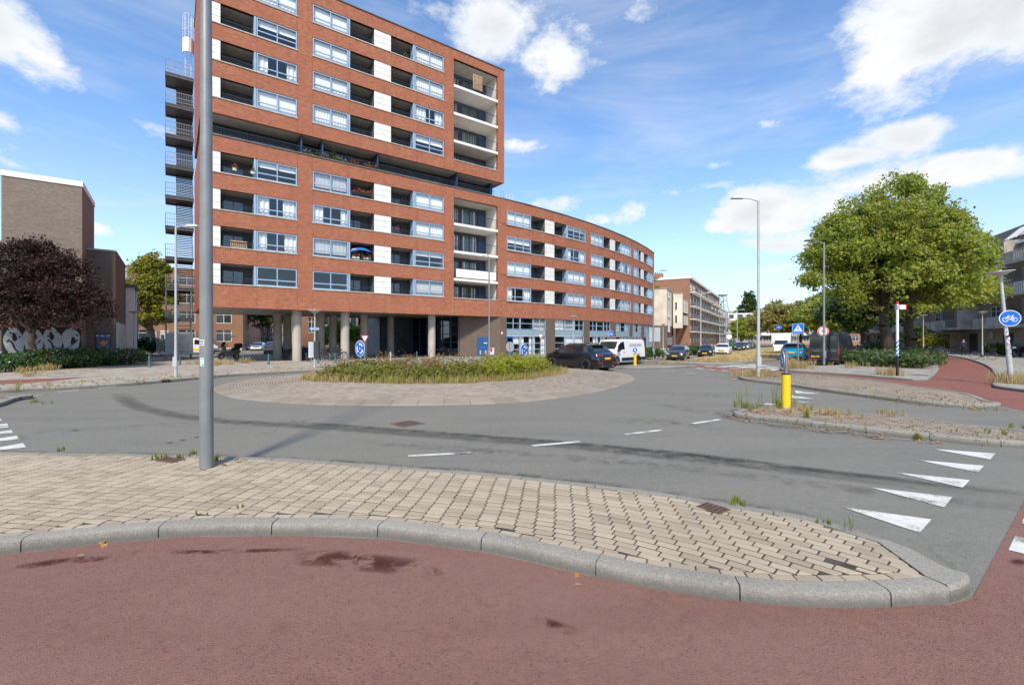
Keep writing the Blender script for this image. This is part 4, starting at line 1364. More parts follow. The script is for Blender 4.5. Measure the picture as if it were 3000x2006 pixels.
def unit(kind, t0, t1, z0, inner='curtain', cols=2):
    window(apt, F, t0 + .03, t1 - .03, z0 + .01, z0 + OPH - .02, -.03, bluef, cols, (.32,), inner, bar=.085)
def wpanel(t0, t1, z0):
    for k in range(3):
        m = MB(); fbox(m, F, t0 + .005, t1 - .005, -.3, -.045 + random.uniform(-.004, .004), z0 + .012 + k * OPH / 3, z0 + (k + 1) * OPH / 3 - .006); m.build('facing_panel', whitep, apt)
def cheek(t, z0):
    m = MB(); fbox(m, F, t - .12, t + .028, -.75, -.02, z0 + .01, z0 + OPH - .02); m.build('window_cheek', bluef, apt)
for i in (0, 1, 2, 3, 5, 6, 7, 8):
    z = SILL[i]
    kinds = KINDS_LOW[i] if i < 4 else KINDS_UP[8 - i]
    wpanel(*bays['white1'], z); wpanel(*bays['white2'], z)
    loggia(*bays['log1'], z, True, i); loggia(*bays['log2'], z, False, i); loggia(*bays['log3'], z, True, i)
    for nm, kd in zip(('win1', 'win2', 'win3'), kinds):
        unit('w', *bays[nm], z, kd)
    cheek(bays['log1'][1] - .03, z); cheek(bays['log3'][1] - .03, z); cheek(bays['log2'][0] + .12, z)
    sill(0.02, bays['win1'][1], z); sill(bays['win2'][0], bays['win3'][1], z)
for i in range(4):
    z = SILL[i]
    for kd, a, b in wing:
        if kd == 'win':
            unit('w', a, b, z, random.choice(('curtain', 'net', 'blind', 'half', 'net', 'blind')), 3)
        elif kd == 'log':
            loggia(a, b, z, True, i)
        else:
            wpanel(a, b, z)
    for q in (3, 8, 13):
        cheek(wing[q][2] - .03, z)
    for a, b in groups:
        sill(a, b, z)
for t_ in [T(753), T(872), T(916), T(1023), T(1128), T(1222), T(1302), T(1331), T(1560), T(1620), T(1722), T(1800), T(1852)]:
    for i in range(0, 9):
        za = (SILL[i - 1] + OPH if i else Z_SOF); zb_ = SILL[i] - .08
        if i == 4:
            za, zb_ = SILL[3] + OPH, SILL[4] - .12
        if i == 5:
            za = up0
        if t_ > tTall and i > 4:
            continue
        m = MB(); fbox(m, F, t_ - .012, t_ + .012, -.02, .002, za + .01, zb_); m.build('expansion_joint', jm, apt)
# balcony bays
def balcony_bay(fl, ztop, low):
    m = MB(); zb_ = SILL[fl[0]] - .02
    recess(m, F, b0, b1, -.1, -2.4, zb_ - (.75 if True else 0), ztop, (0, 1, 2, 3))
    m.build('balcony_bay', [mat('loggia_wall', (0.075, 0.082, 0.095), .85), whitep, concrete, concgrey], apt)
    for i in fl:
        z = SILL[i] - .82
        if i != fl[0]:
            s = MB(); fbox(s, F, b0 + .01, b1 - .01, -2.38, .06, z - .26, z); s.build('balcony_slab', whitep, apt)
            railing(apt, F, b0 + .04, b1 - .04, .0, z + .02, z + 1.05, sp=.12)
        else:
            railing(apt, F, b0 + .04, b1 - .04, -.1, SILL[i] - .05, SILL[i] + .32, sp=.12)
            sill(b0, b1, SILL[i])
        w = b1 - b0
        window(apt, F, b0 + .1, b0 + w * .36, z + .05, z + 2.25, -2.2, blued, 2, (.35,), random.choice(('net', 'blind', 'curtain')), rdep=3.4)
        window(apt, F, b0 + w * .40, b0 + w * .78, z + .05, z + 2.25, -2.2, blued, 2, (), random.choice(('net', 'dark', 'curtain')), name='balcony_door', rdep=3.4)
        d_ = MB(); fbox(d_, F, b0 + w * .80, b0 + w * .97, -2.3, -2.2, z + .03, z + 2.3); d_.build('door', blued, apt)
balcony_bay([0, 1, 2, 3], SILL[3] + OPH + .2, True)
balcony_bay([5, 6, 7, 8], SILL[8] + OPH + .25, False)
m = MB(); fbox(m, F, b0 + .25, b1 - .25, .03, .045, SILL[1] - .72, SILL[1] + .13); m.build('windbreak_cloth', curt, apt)
# gallery floor between lower and upper block
zg = SILL[4] - .02
gt = .35
ends = [T(660), T(740), T(820), T(888), T(950), T(1030), T(1112), T(1190), T(1262), T(1345), T(1450)]
gm_ = ['net', 'net', 'half', 'dark', 'dark', 'half', 'dark', 'net', 'net', 'dark', 'net']
for a, b, kd in zip([gt] + ends[:-1], ends, gm_):
    window(apt, F, a + .05, b - .05, zg - .3, up0 - .25, -1.9, blued, 3, (.3,), kd, bar=.08, rdep=2.02, inside=False)
    if kd in ('dark',):
        pp = MB(); fbox(pp, F, b - .12, b + .0, -1.85, -.3, zg - .05, up0); pp.build('screen_wall', blued, apt)
railing(apt, F, .3, T(1450), -.15, zg, zg + .62, sp=.16)
m = MB(); fbox(m, F, T(1450), T(1456), -DEP + .3, -.9, zg, up0); m.build('gallery_end_wall', blued, apt)
sill(0, T(1465), SILL[4] - .01)
# columns
for (x, y) in ((876, 1061.5), (1020, 1059.5), (1150, 1055), (1279, 1050.5), (813, 1051), (939, 1050), (1145, 1041.5), (842, 1047.5), (975, 1046.5), (1066, 1047), (1180, 1038)):
    q = G(x, y, .11)
    if x in (876, 1020, 1279, 1150):
        if x == 1150:
            continue
        # front row stands on one line behind the facade
        tcol = T(x); q = F.P(tcol, -1.25, .11); 
        k = (x - CX) / FP; 
        tcol = tcol + 0.1; q = F.P(tcol, -1.25, .11)
    c_ = MB(); c_.cyl(q, (q.x, q.y, Z_SOF + .02), .37, .37, 24)
    c_.build('column', concdark, apt, smooth=True)
# entrance under the block: glazed lobby and dark brick return wall
gA, gB = G(1168, 1040), G(1345, 1047.5)
E1 = Frame([(gA.x, gA.y), (gB.x, gB.y)])
nb = 8
for k in range(nb):
    a = E1.L * k / nb; b = E1.L * (k + 1) / nb
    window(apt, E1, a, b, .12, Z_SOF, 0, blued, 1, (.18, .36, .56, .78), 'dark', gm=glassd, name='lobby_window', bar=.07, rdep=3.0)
for k in range(2):
    m = MB(); M_ = E1.P(E1.L * (.55 + .12 * k), -2.2 - .4 * k, 0)
wA = Vector((gB.x, gB.y)); wB = F.P(T(1466), -.02, 0)
E2 = Frame([(wA.x - .1, wA.y + .02), (wB.x, wB.y)])
m = MB(); fbox(m, E2, 0, E2.L, -.3, 0, .1, Z_SOF + .01); m.build('dark_brick_wall', brick_dark, apt)
t0_, t1_ = E2.t(1399), E2.t(1431)
dd_ = MB(); fbox(dd_, E2, t0_ - .06, t1_ + .06, -.02, .02, .1, 2.16); dr = dd_.build('door_frame', bluedoor, apt)
for k in range(2):
    a = t0_ + (t1_ - t0_) * k / 2 + .02; b = t0_ + (t1_ - t0_) * (k + 1) / 2 - .02
    m = MB(); fbox(m, E2, a, b, .02, .045, .14, 2.1); dl = m.build('door', bluedoor, apt)
    m = MB(); fbox(m, E2, a + .2, b - .2, .045, .055, .3, .75); m.build('vent_grille', signback, dl)
    m = MB(); fbox(m, E2, (b - .12) if k == 0 else (a + .05), (b - .05) if k == 0 else (a + .12), .045, .09, 1.0, 1.12); m.build('handle', chrome, dl)
m = MB(); fbox(m, E2, t1_ - .5, t1_ - .16, .046, .05, 1.5, 1.58); m.build('door_notice', signwhite, apt)
# ground floor of the wing: dark brick piers and tall blue glazing
gl_b = [(1485, 1600.5), (1627, 1712), (1728.5, 1790), (1805, 1846), (1854, 1880), (1888.5, 1911)]
gl_b = [(T(a), T(b)) for a, b in gl_b]
t = T(1466)
for a, b in gl_b + [(tEnd, tEnd)]:
    pr = MB(); fbox(pr, F, t, a, -.6, -.04, .1, Z_SOF + .01, seg=9); t = b
    pr.build('brick_pier', brick_dark, apt)
inn_ = ['dark', 'net', 'curtain', 'net', 'dark', 'curtain']
for n_, (a, b) in enumerate(gl_b):
    w_ = (b - a) / 3
    for k in range(3):
        ta, tb = a + w_ * k, a + w_ * (k + 1)
        i1 = random.choice(('curtain', 'net', 'dark', 'curtain')) if n_ else ('half', 'curtain', 'curtain')[k]
        window(apt, F, ta, tb, .14, 2.32, -.12, bluef, 1, (.30, .62), i1, bar=.075, rdep=1.6)
        m = MB(); fbox(m, F, ta + .02, tb - .02, -.2, -.14, 2.34, 3.0); m.build('spandrel_panel', blueg, apt)
        window(apt, F, ta, tb, 3.02, Z_SOF, -.12, bluef, 1 if k == 1 else 2, (.52,), random.choice(('venetian', 'net', 'dark')), bar=.07, rdep=1.6)
m = MB(); fbox(m, F, gl_b[0][0] + .05, gl_b[0][0] + .95, -.11, -.08, .14, 2.25); dr = m.build('door', bluedoor, apt)
m = MB(); fbox(m, F, gl_b[0][0] + .2, gl_b[0][0] + .8, -.08, -.075, .95, 2.05); m.build('pane', glassd, dr)
m = MB(); M_ = F.P(T(1470.5), -.02, 0); fbox(m, F, T(1468), T(1473.5), -.04, -.02, 2.45, 2.78); s_ = m.build('wall_sign', signred, apt)
m = MB(); fbox(m, F, T(1468) + .04, T(1473.5) - .04, -.02, -.015, 2.49, 2.74); m.build('sign_face', signwhite, s_)
# roof terrace rail at the step between the blocks
m = MB()
for k in range(5):
    q = F.P(tTall + .2 + k * .45, -.9, ZW + .08); m.cyl(q, (q.x, q.y, q.z + 1.0), .02, n=6)
for zz in (.5, .98):
    fbox(m, F, tTall + .2, tTall + 2.0, -.92, -.88, ZW + .08 + zz, ZW + .11 + zz)
m.build('roof_rail', whitew, apt)
lm = mat('wall_light', (0.05, 0.05, 0.05), .5)

# ================================================================== OTHER BUILDINGS
def simple_windows(parent, F_, rows, cols_t, d=-.10, fm=None, ww=1.4, cols=2, split=(.72,), name='window', gm=None, dark=None):
    """far windows: a frame with bars (part) and its panes (sub-part)"""
    fm = fm or whitew
    for (z0, z1) in rows:
        for tc_ in cols_t:
            t0, t1 = tc_ - ww / 2, tc_ + ww / 2
            mb = MB(); b = .07
            fbox(mb, F_, t0, t1, d - .05, d + .03, z0, z0 + b); fbox(mb, F_, t0, t1, d - .05, d + .03, z1 - b, z1)
            fbox(mb, F_, t0, t0 + b, d - .05, d + .03, z0 + b, z1 - b); fbox(mb, F_, t1 - b, t1, d - .05, d + .03, z0 + b, z1 - b)
            for i in range(1, cols):
                u = t0 + (t1 - t0) * i / cols; fbox(mb, F_, u - .035, u + .035, d - .04, d + .02, z0 + b, z1 - b)
            for q in split:
                zz = z0 + (z1 - z0) * q; fbox(mb, F_, t0 + b, t1 - b, d - .035, d + .015, zz - .03, zz + .03)
            w = mb.build(name, fm, parent)
            p = MB(); fquad(p, F_, t0 + .03, t1 - .03, d - .03, z0 + .03, z1 - .03); p.build('pane', gm or fardark, w)
def holes_for(rows, cols_t, ww):
    return [(c - ww / 2, c + ww / 2, a, b) for (a, b) in rows for c in cols_t]
fu = Vector((0.805, 0.593)).normalized(); fn = Vector((fu.y, -fu.x))
def line(p, d, L):
    p = Vector(p); d = Vector(d).normalized()
    return Frame([p, p + d * L * .5, p + d * L])

# ---- brown brick hall on the left: stair tower in front, lower block behind it
LB = Vector((-29.05, 33.75))
hall = thing('brick_hall', 'grey brown brick hall with windowless stair tower and white roof edge', 'building', (LB.x, LB.y, 0), local=False)
tc_ = Vector((-29.2, 31.3))
FT = line(tc_ - fu * 3.75, fu, 3.75)
m = MB(); fbox(m, FT, 0, 3.75, -6, 0, 0, 12.3); m.build('tower', brick_grey, hall)
m = MB(); fbox(m, FT, -.05, 3.8, -6.05, .05, 12.3, 12.66); m.build('roof_edge', whitew, hall)
FL = line(LB - fu * 16, fu, 16)
FLs = line(LB, (-fn.x, -fn.y), 9.2)
m = MB(); fbox(m, FL, 0, 16, -9.2, 0, 0.9, 8.35); m.build('wall', brick_dark, hall)
m = MB(); fbox(m, FL, 0, 16.03, -9.25, .03, 0, 0.9); m.build('plinth', mat('dark_plinth', (0.035, 0.033, 0.032), .8), hall)
m = MB(); fbox(m, FL, -.02, 16.05, -9.25, .05, 8.35, 8.47); m.build('roof_edge', mat('grey_coping', (.30, .29, .27), .7), hall)
# low plinth of the tower
m = MB(); fbox(m, FT, -.02, 3.78, -6.02, .02, 0, .9); m.build('tower_plinth', bpy.data.materials['dark_plinth'], hall)
# barred side window
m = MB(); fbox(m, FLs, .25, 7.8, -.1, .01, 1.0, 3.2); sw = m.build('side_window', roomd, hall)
for k in range(8):
    m = MB(); u = .5 + k * .98; fbox(m, FLs, u - .14, u + .14, .01, .13, .98, 3.2); m.build('fin', mat('fin_paint', (.48, .46, .42), .6), sw)
# graffiti on tower and lower wall: silver letters with black outlines (paint on the brick)
silver = mat('silver_spray', (0.33, 0.33, 0.335), .6, var=.12, vscale=4)
blackspray = mat('black_spray', (0.012, 0.012, 0.013), .8)
pinkspray = mat('pink_spray', (0.36, 0.07, 0.16), .8); purspray = mat('purple_spray', (.075, .03, .07), .8)
def blob(F_, cx, cz, rx, rz, d, wob, sd, n=40):
    r = random.Random(sd); ph = [r.uniform(0, 6.3) for _ in range(4)]
    out = []
    for k in range(n):
        a = 2 * math.pi * k / n
        w = 1 + wob * (math.sin(2 * a + ph[0]) * .5 + math.sin(3 * a + ph[1]) * .35 + math.sin(5 * a + ph[2]) * .2)
        out.append((cx + rx * math.cos(a) * w, cz + rz * math.sin(a) * w))
    return out
def spray(F_, poly, d, m, parent, nm):
    mb = MB(); mb.face([F_.P(a, d, b) for a, b in poly]); return mb.build(nm, m, parent)
def graffiti(F_, x0, x1, z0, z1, parent, sd):
    r = random.Random(sd); n = max(3, int((x1 - x0) / .75)); w = (x1 - x0) / n
    spray(F_, [(x0 - .1, z0 + .15), (x0 + .3, z0), (x1 - .25, z0 + .05), (x1 + .1, z0 + .3), (x1 + .04, z1 - .1), (x1 - .4, z1 + .04), ((x0 + x1) / 2, z1 - .05), (x0 + .3, z1 + .06), (x0 - .1, z1 - .2)], .006, blackspray, parent, 'graffiti_outline')
    for k in range(n):
        cx = x0 + w * (k + .5); cz = (z0 + z1) / 2
        spray(F_, blob(F_, cx, cz, w * .53, (z1 - z0) * .45, 0, .16, sd * 31 + k), .010, silver, parent, 'graffiti_letter')
        spray(F_, blob(F_, cx + r.uniform(-.12, .12), cz + r.uniform(-.1, .35), w * .13, (z1 - z0) * .14, 0, .3, sd * 57 + k), .013, blackspray, parent, 'graffiti_counter')
        a_ = r.uniform(0, 3.1); q = [(cx + math.cos(a_) * s_ * w * .38 + .07 * math.sin(s_ * 3) , cz - .35 + s_ * .42) for s_ in (-1, -.5, 0, .5, 1)]
        poly = [(x - .045, z) for x, z in q] + [(x + .045, z + .03) for x, z in q[::-1]]
        spray(F_, poly, .0135, blackspray, parent, 'graffiti_stroke')
        for j in range(2):
            spray(F_, blob(F_, cx + r.uniform(-.3, .3), cz + r.uniform(-.5, .5), .07, .06, 0, .1, r.random() * 999, 14), .014, purspray, parent, 'graffiti_dot')
    for k in range(3):
        spray(F_, blob(F_, x0 + (x1 - x0) * (.05 + .45 * k), z1 + .02, .26, .13, 0, .2, sd + k, 20), .008, pinkspray, parent, 'graffiti_glow')
graffiti(FT, .1, 3.65, .95, 2.78, hall, 5)
# poster box
pp0, pp1 = FL.t(280), FL.t(325.5)
post = thing('poster_case', 'dark blue poster in a black case on the brick hall, headed IK VAL OP', 'poster', FL.P((pp0 + pp1) / 2, .06, 1.0), local=False)
zp0, zp1 = 1.18, 2.42
m = MB(); fbox(m, FL, pp0, pp1, .005, .06, zp0, zp1); m.build('case', blackm, post)
m = MB(); fbox(m, FL, pp0 + .06, pp1 - .06, .06, .066, zp0 + .06, zp1 - .06); m.build('poster_sheet', mat('poster_blue', (0.006, 0.025, 0.13), .35), post)
pc = (pp0 + pp1) / 2; pw = pp1 - pp0
text('IK VAL OP!', .19, signwhite, post, FL.M(pc, .068, zp1 - .22), sx=.85)
m = MB(); m.face([FL.P(pc + math.cos(a) * .17, .069, (zp0 + zp1) / 2 + .06 + math.sin(a) * .14) for a in [k * .4488 for k in range(14)]]); m.build('picture', mat('poster_dark_red', (.10, .012, .01), .5), post)
m = MB(); m.face([FL.P(pc - .27, .071, 1.86), FL.P(pc - .05, .071, 1.70), FL.P(pc + .27, .071, 1.92), FL.P(pc + .14, .071, 1.58), FL.P(pc, .071, 1.46), FL.P(pc - .18, .071, 1.66)]); m.build('picture', mat('poster_orange', (.62, .16, .015), .5), post)
m = MB(); m.face([FL.P(pc + math.cos(a) * .09, .0725, 1.80 + math.sin(a) * .09) for a in [k * .5236 for k in range(12)]]); m.build('picture', mat('poster_skin', (.45, .22, .14), .5), post)
m = MB(); fbox(m, FL, pp0 + .14, pp1 - .14, .066, .07, zp0 + .12, zp0 + .32); m.build('caption_bar', mat('poster_light_blue', (.16, .27, .5), .5), post)
m = MB(); fbox(m, FL, pp0 + .16, pp1 - .16, .07, .072, zp0 + .22, zp0 + .30); m.build('caption_bar', mat('poster_blue', (0.006, 0.025, 0.13), .35), post)

# ---- white portal wing behind the hall
q0 = LB - fn * 9.2
annex = thing('hall_annex', 'low brick annex with white portal frame beside the green bush', 'building', (q0.x, q0.y, 0), local=False)
FA = line((q0.x + .3, q0.y + .1), (-fn.x, -fn.y), 13)
m = MB(); fbox(m, FA, 4.0, 13, -6, 0, 0, 6.1); m.build('wall', brick_dark, annex)
m = MB(); fbox(m, FA, .2, 4.0, -6, -.5, 0, 7.0); m.build('wall', whitew, annex)
for u in (.2, 3.6):
    m = MB(); fbox(m, FA, u, u + .4, -.5, .3, 0, 6.6); m.build('pillar', whitew, annex)
m = MB(); fbox(m, FA, -.1, 4.2, -6, .5, 6.6, 6.85); m.build('canopy', mat('dark_coping', (.13, .12, .11), .8), annex)
m = MB(); fbox(m, FA, 4.0, 13.1, -6.1, .1, 6.1, 6.25); m.build('roof_edge', mat('grey_coping', (.30, .29, .27), .7), annex)

# ---- brown house behind the columns (left)
def houseblock(name, label, pxa, pxb, Y, z1, bm_, rows, ncol, ww, depth=9, ya=None, fm=None, cols=2, base=None, skip=()):
    a, b = AT(pxa, Y), AT(pxb, ya or Y)
    Fh = Frame([(a.x, a.y), ((a.x + b.x) / 2, (a.y + b.y) / 2), (b.x, b.y)])
    t = thing(name, label, 'building', (a.x, a.y, 0), local=False)
    L = Fh.L; cs = [L * (k + .5) / ncol for k in range(ncol)]
    m = MB(); wall_with_holes(m, Fh, 0, L, -.3, 0, 0, z1, holes_for(rows, cs, ww)); m.build('wall', bm_, t)
    m = MB(); fbox(m, Fh, .01, L - .01, -depth, -.31, 0, z1 - .02); m.build('core', bm_, t)
    m = MB(); fbox(m, Fh, -.08, L + .08, -depth - .1, .12, z1, z1 + .18); m.build('roof_edge', whitew, t)
    simple_windows(t, Fh, rows, cs, -.1, fm, ww, cols)
    if base:
        m = MB(); fbox(m, Fh, -.02, L + .02, -.2, .03, 0, base); m.build('plinth', whitew, t)
    return t, Fh
H1, FH1 = houseblock('brick_house', 'brown brick flats with white windows seen left of the columns', 370, 707, 65.8, 12.5, brick_brown, [(1.55, 3.35), (4.4, 6.2), (7.3, 9.1), (10.0, 11.6)], 3, 2.1, base=.55, ya=73)
m = MB(); fbox(m, FH1, FH1.L - 1.7, FH1.L - .7, .0, .03, 2.3, 2.5); m.build('street_name_plate', mat('muted_blue', (.06, .14, .28), .5), H1)
# entrance of the flats behind the big pollarded tree
m = MB(); fbox(m, FH1, FH1.t(470), FH1.t(494), .0, .12, 0, 3.2); en = m.build('entrance', whitew, H1)
m = MB(); fbox(m, FH1, FH1.t(472), FH1.t(482), .12, .14, .1, 2.6); m.build('door', fardark, en)
m = MB(); fbox(m, FH1, FH1.t(484), FH1.t(493), .12, .14, .1, 2.6); m.build('door', fardark, en)
H2, FH2 = houseblock('street_house', 'brown terrace with tall white windows receding down the side street', 712, 765, 90, 13, brick_brown, [(1.0, 2.8), (3.9, 6.0), (7.0, 9.0), (10, 12)], 9, 1.3, ya=175)
H3, FH3 = houseblock('street_house', 'far brick terrace beyond the parked cars behind the columns', 755, 860, 178, 14, brick_dark, [(1.2, 3.2), (4.4, 6.6), (7.6, 9.8)], 6, 1.6)
H4, FH4 = houseblock('brick_house', 'red brown gable house behind the column with the advert panel', 852, 933, 66.6, 10.5, brick_brown, [(2.9, 5.1), (6.5, 8.6)], 2, 1.0, depth=7, ya=68)
H5, FH5 = houseblock('school_building', 'low brick building with white strip windows behind the bright green tree', 934, 1095, 70, 9.8, brick_brown, [(.9, 2.9), (4.05, 5.9), (7, 8.8)], 4, 2.9, cols=3)
m_ = thing('garden_wall', 'brick garden wall with pale coping behind the right columns', 'wall', AT(990, 62), local=False)
a, b = AT(992, 62), AT(1100, 60); FG = Frame([(a.x, a.y), (b.x, b.y)])
m = MB(); fbox(m, FG, 0, FG.L, -.25, 0, 0, 2.7); m.build('wall', brick_brown, m_)
m = MB(); fbox(m, FG, -.05, FG.L + .05, -.3, .05, 2.7, 2.85); m.build('coping', concrete, m_)
H6 = thing('concrete_core', 'pale concrete stair core standing beneath the apartment block', 'wall', AT(1085, 56), local=False)
a, b = AT(1078, 54), AT(1112, 53.0); FC = Frame([(a.x, a.y), (b.x, b.y)])
m = MB(); fbox(m, FC, 0, FC.L, -4, 0, .1, 4.35); m.build('wall', mat('pale_core', (.45, .44, .42), .8), H6)
a, b = AT(1113, 52.4), AT(1166, 51.6); FC2 = Frame([(a.x, a.y), (b.x, b.y)])
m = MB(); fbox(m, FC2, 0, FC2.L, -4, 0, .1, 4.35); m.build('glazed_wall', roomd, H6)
simple_windows(H6, FC2, [(.3, 2.2), (2.3, 4.2)], [FC2.L * .25, FC2.L * .75], .06, blued, FC2.L * .46, 2, (.5,))

# ---- street on the right: cream corner building, brick flats with balconies
us = Vector((0.5, 0.866)); us.normalize(); usn = Vector((us.y, -us.x))
cr = thing('corner_building', 'cream rendered corner building with graffiti base and passage', 'building', AT(1953, 90), local=False)
def boxbuild(parent, nm, F_, L, dep, z0, z1, m_):
    m = MB(); fbox(m, F_, 0, L, -dep, 0, z0, z1); return m.build(nm, m_, parent)
A_ = AT(1919, 91); B_ = AT(1953.5, 90.0)
FA1 = Frame([(A_.x - 6, A_.y + .4), (A_.x, A_.y), (B_.x, B_.y)])
FA2 = line((B_.x, B_.y), us, 6.4)
boxbuild(cr, 'wall', FA1, FA1.L, 11, 4.6, 11.75, cream); boxbuild(cr, 'brick_base', FA1, FA1.L, 11, 0, 4.6, brick_dark)
m = MB(); fbox(m, FA1, 0, FA1.L + .1, -11.1, .1, 11.75, 11.9); m.build('roof_edge', concgrey, cr)
simple_windows(cr, FA2, [(10.1, 10.9), (6.3, 7.2)], [2.2], .02, whitew, 1.6, 2, (), name='window')
simple_windows(cr, FA2, [(3.3, 5.6)], [2.0], .02, whitew, 1.5, 2, (.7,))
B2a = FA2.P(6.4, 0, 0); 
FB1 = line((B2a.x + .0, B2a.y + .0), (1, -.02), 1.75); e_ = FB1.P(FB1.L)
FBa = Frame([(B2a.x, B2a.y), (AT(2000, 95.2).x, 95.2)])
FB2 = line((AT(2000, 95.2).x, 95.2), us, 7.2)
boxbuild(cr, 'wall', FBa, FBa.L, 10, 4.2, 11.3, cream)
m = MB(); fbox(m, FBa, 0, FBa.L + .05, -10, .06, 11.3, 11.42); m.build('roof_edge', concgrey, cr)
simple_windows(cr, FB2, [(7.4, 10.1), (4.9, 6.9)][:2], [3.5], .04, whitew, 4.6, 4, (.68,))
m = MB(); fbox(m, FBa, 0, .5, -10, -.02, 0, 4.2); fbox(m, FBa, FBa.L * .2, FBa.L, -10, -6.4, 0, 4.2); m.build('passage_wall', brick_dark, cr)
simple_windows(cr, FBa, [(5.2, 6.9), (7.9, 9.6)], [.55], .03, whitew, .55, 1, ())
graffiti(FA1, FA1.t(1922), FA1.L - .1, .5, 2.7, cr, 9)
graffiti(FA2, .2, 5.6, .5, 2.5, cr, 12)
# brick flats with balconies
FS = line(AT(2020.5, 100).to_2d(), (AT(2107, 151).to_2d() - AT(2020.5, 100).to_2d()), (AT(2107, 151).to_2d() - AT(2020.5, 100).to_2d()).length)
fl_ = thing('brick_flats', 'five storey brick flats with rows of small white balconies', 'building', AT(2020.5, 100), local=False)
ZF = 15.1; L = FS.L; nb_ = 14
rows_ = [(1.2 + 2.75 * k, 3.45 + 2.75 * k) for k in range(5)]
rows_[4] = (12.5, 14.4)
csf = [L * (k + .5) / nb_ for k in range(nb_)]
m = MB(); wall_with_holes(m, FS, 0, L, -.3, 0, 0, ZF, holes_for(rows_, csf, L / nb_ * .78)); m.build('wall', brick_brown, fl_)
m = MB(); fbox(m, FS, .01, L - .01, -11, -.31, 0, ZF - .02); m.build('core', brick_brown, fl_)
g0_ = FS.P(0, -.2, 0)
m = MB(); fbox(m, FS, -.12, L + .1, -11.2, .35, ZF, ZF + .55); m.build('roof_edge', whitew, fl_)
m = MB(); fbox(m, FS, -.02, L, -.1, .04, 0, 1.15); m.build('plinth', brick_or, fl_)
simple_windows(fl_, FS, rows_, csf, -.12, whitew, L / nb_ * .78, 3, (.3,))
for r_i in range(1, 5):
    for c_i in range(0, nb_):
        if c_i % 2 == 1 and r_i == 4 and c_i > 8:
            continue
        t_ = csf[c_i]; z = rows_[r_i][0] - .35; w2 = L / nb_ * .40
        m = MB(); fbox(m, FS, t_ - w2, t_ + w2, 0, 1.25, z - .16, z); bs_ = m.build('balcony', whitep, fl_)
        m = MB()
        for d_ in (1.2,):
            fbox(m, FS, t_ - w2, t_ + w2, d_ - .02, d_ + .02, z + .88, z + .92)
            for k in range(9):
                u = t_ - w2 + .02 + (2 * w2 - .04) * k / 8; fbox(m, FS, u - .012, u + .012, d_ - .012, d_ + .012, z, z + .88)
        for u in (t_ - w2, t_ + w2):
            fbox(m, FS, u - .02, u + .02, 0, 1.18, z + .88, z + .92)
            for k in range(7):
                d_ = .1 + k * .17; fbox(m, FS, u - .012, u + .012, d_ - .012, d_ + .012, z, z + .88)
        m.build('rail', mat('rail_grey', (.12, .125, .13), .5), bs_)
        if (c_i * 7 + r_i * 5) % 4 == 0:
            m = MB(); fbox(m, FS, t_ - w2 + .03, t_ + w2 - .03, 1.14, 1.17, z + .05, z + .85); m.build('screen', mat('green_screen', (.05, .22, .12), .7) if (c_i + r_i) % 3 == 0 else blackm, bs_)
m = MB()
q = FS.P(0, -7, ZF + .5); m.box(-1.4, 1.4, -.5, .5, 0, .9, 0, Matrix.Translation(q)); ch = m.build('chimney', brick_brown, fl_)
for k in range(6):
    m = MB(); m.cyl((q.x - 1.15 + k * .46, q.y, q.z + .9), (q.x - 1.15 + k * .46, q.y, q.z + 1.2), .13, n=8); m.build('chimney_pot', rust, ch)
# grey flats beyond, far row closing the street
FS2 = line(AT(2108, 154).to_2d(), us, 30)
g2 = thing('grey_flats', 'narrow grey flats with balconies beyond the brick flats', 'building', AT(2108, 154), local=False)
boxbuild(g2, 'wall', FS2, 30, 10, 0, 12.4, mat('grey_render', (.36, .345, .32), .9))
for z in (3.4, 6.2, 9.0):
    for k in range(3):
        m = MB(); fbox(m, FS2, 1 + k * 7, 6 + k * 7, 0, 1.5, z, z + .2); b_ = m.build('balcony', concgrey, g2)
        m = MB(); fbox(m, FS2, 1 + k * 7, 6 + k * 7, 1.45, 1.5, z + .2, z + 1.2); m.build('balustrade', signback, b_)
simple_windows(g2, FS2, [(1.2, 3), (4, 5.9), (6.9, 8.7), (9.7, 11.5)], [3.5, 10.5, 17.5], .03, whitew, 3.4, 3, (.3,))
FR = Frame([(AT(2105, 190).x, 190), (AT(2240, 184).x, 184), (AT(2400, 178).x, 178)])
rw = thing('far_row', 'long beige brick row with white top storey closing the street', 'building', FR.P(0), local=False)
L = FR.L; nw = 11; csr = [L * (k + .5) / nw for k in range(nw)]
rr = [(1.0, 2.9), (4.2, 6.0), (7.0, 8.4)]
m = MB(); wall_with_holes(m, FR, 0, L, -.3, 0, 0, 9.6, holes_for(rr, csr, 3.0)); m.build('wall', brick_beige, rw)
m = MB(); fbox(m, FR, .01, L - .01, -10, -.31, 0, 9.5); m.build('core', brick_beige, rw)
m = MB(); fbox(m, FR, 0, L * .46, -8, -.6, 9.6, 12.4); m.build('top_storey', whitew, rw)
simple_windows(rw, FR, rr, csr, -.1, whitew, 3.0, 3, (.35,))
simple_windows(rw, FR, [(10.3, 11.9)], csr[:5], -.5, blued, 1.7, 2, ())
for k in range(3, 11, 2):
    m = MB(); fbox(m, FR, csr[k] - 2.2, csr[k] + 2.2, 0, 1.3, 3.3, 3.5); b_ = m.build('balcony', whitew, rw)
    m = MB(); fbox(m, FR, csr[k] - 2.2, csr[k] + 2.2, 1.22, 1.28, 3.5, 4.4); m.build('balustrade', mat('green_screen', (.05, .22, .12), .7) if k % 4 == 3 else whitew, b_)
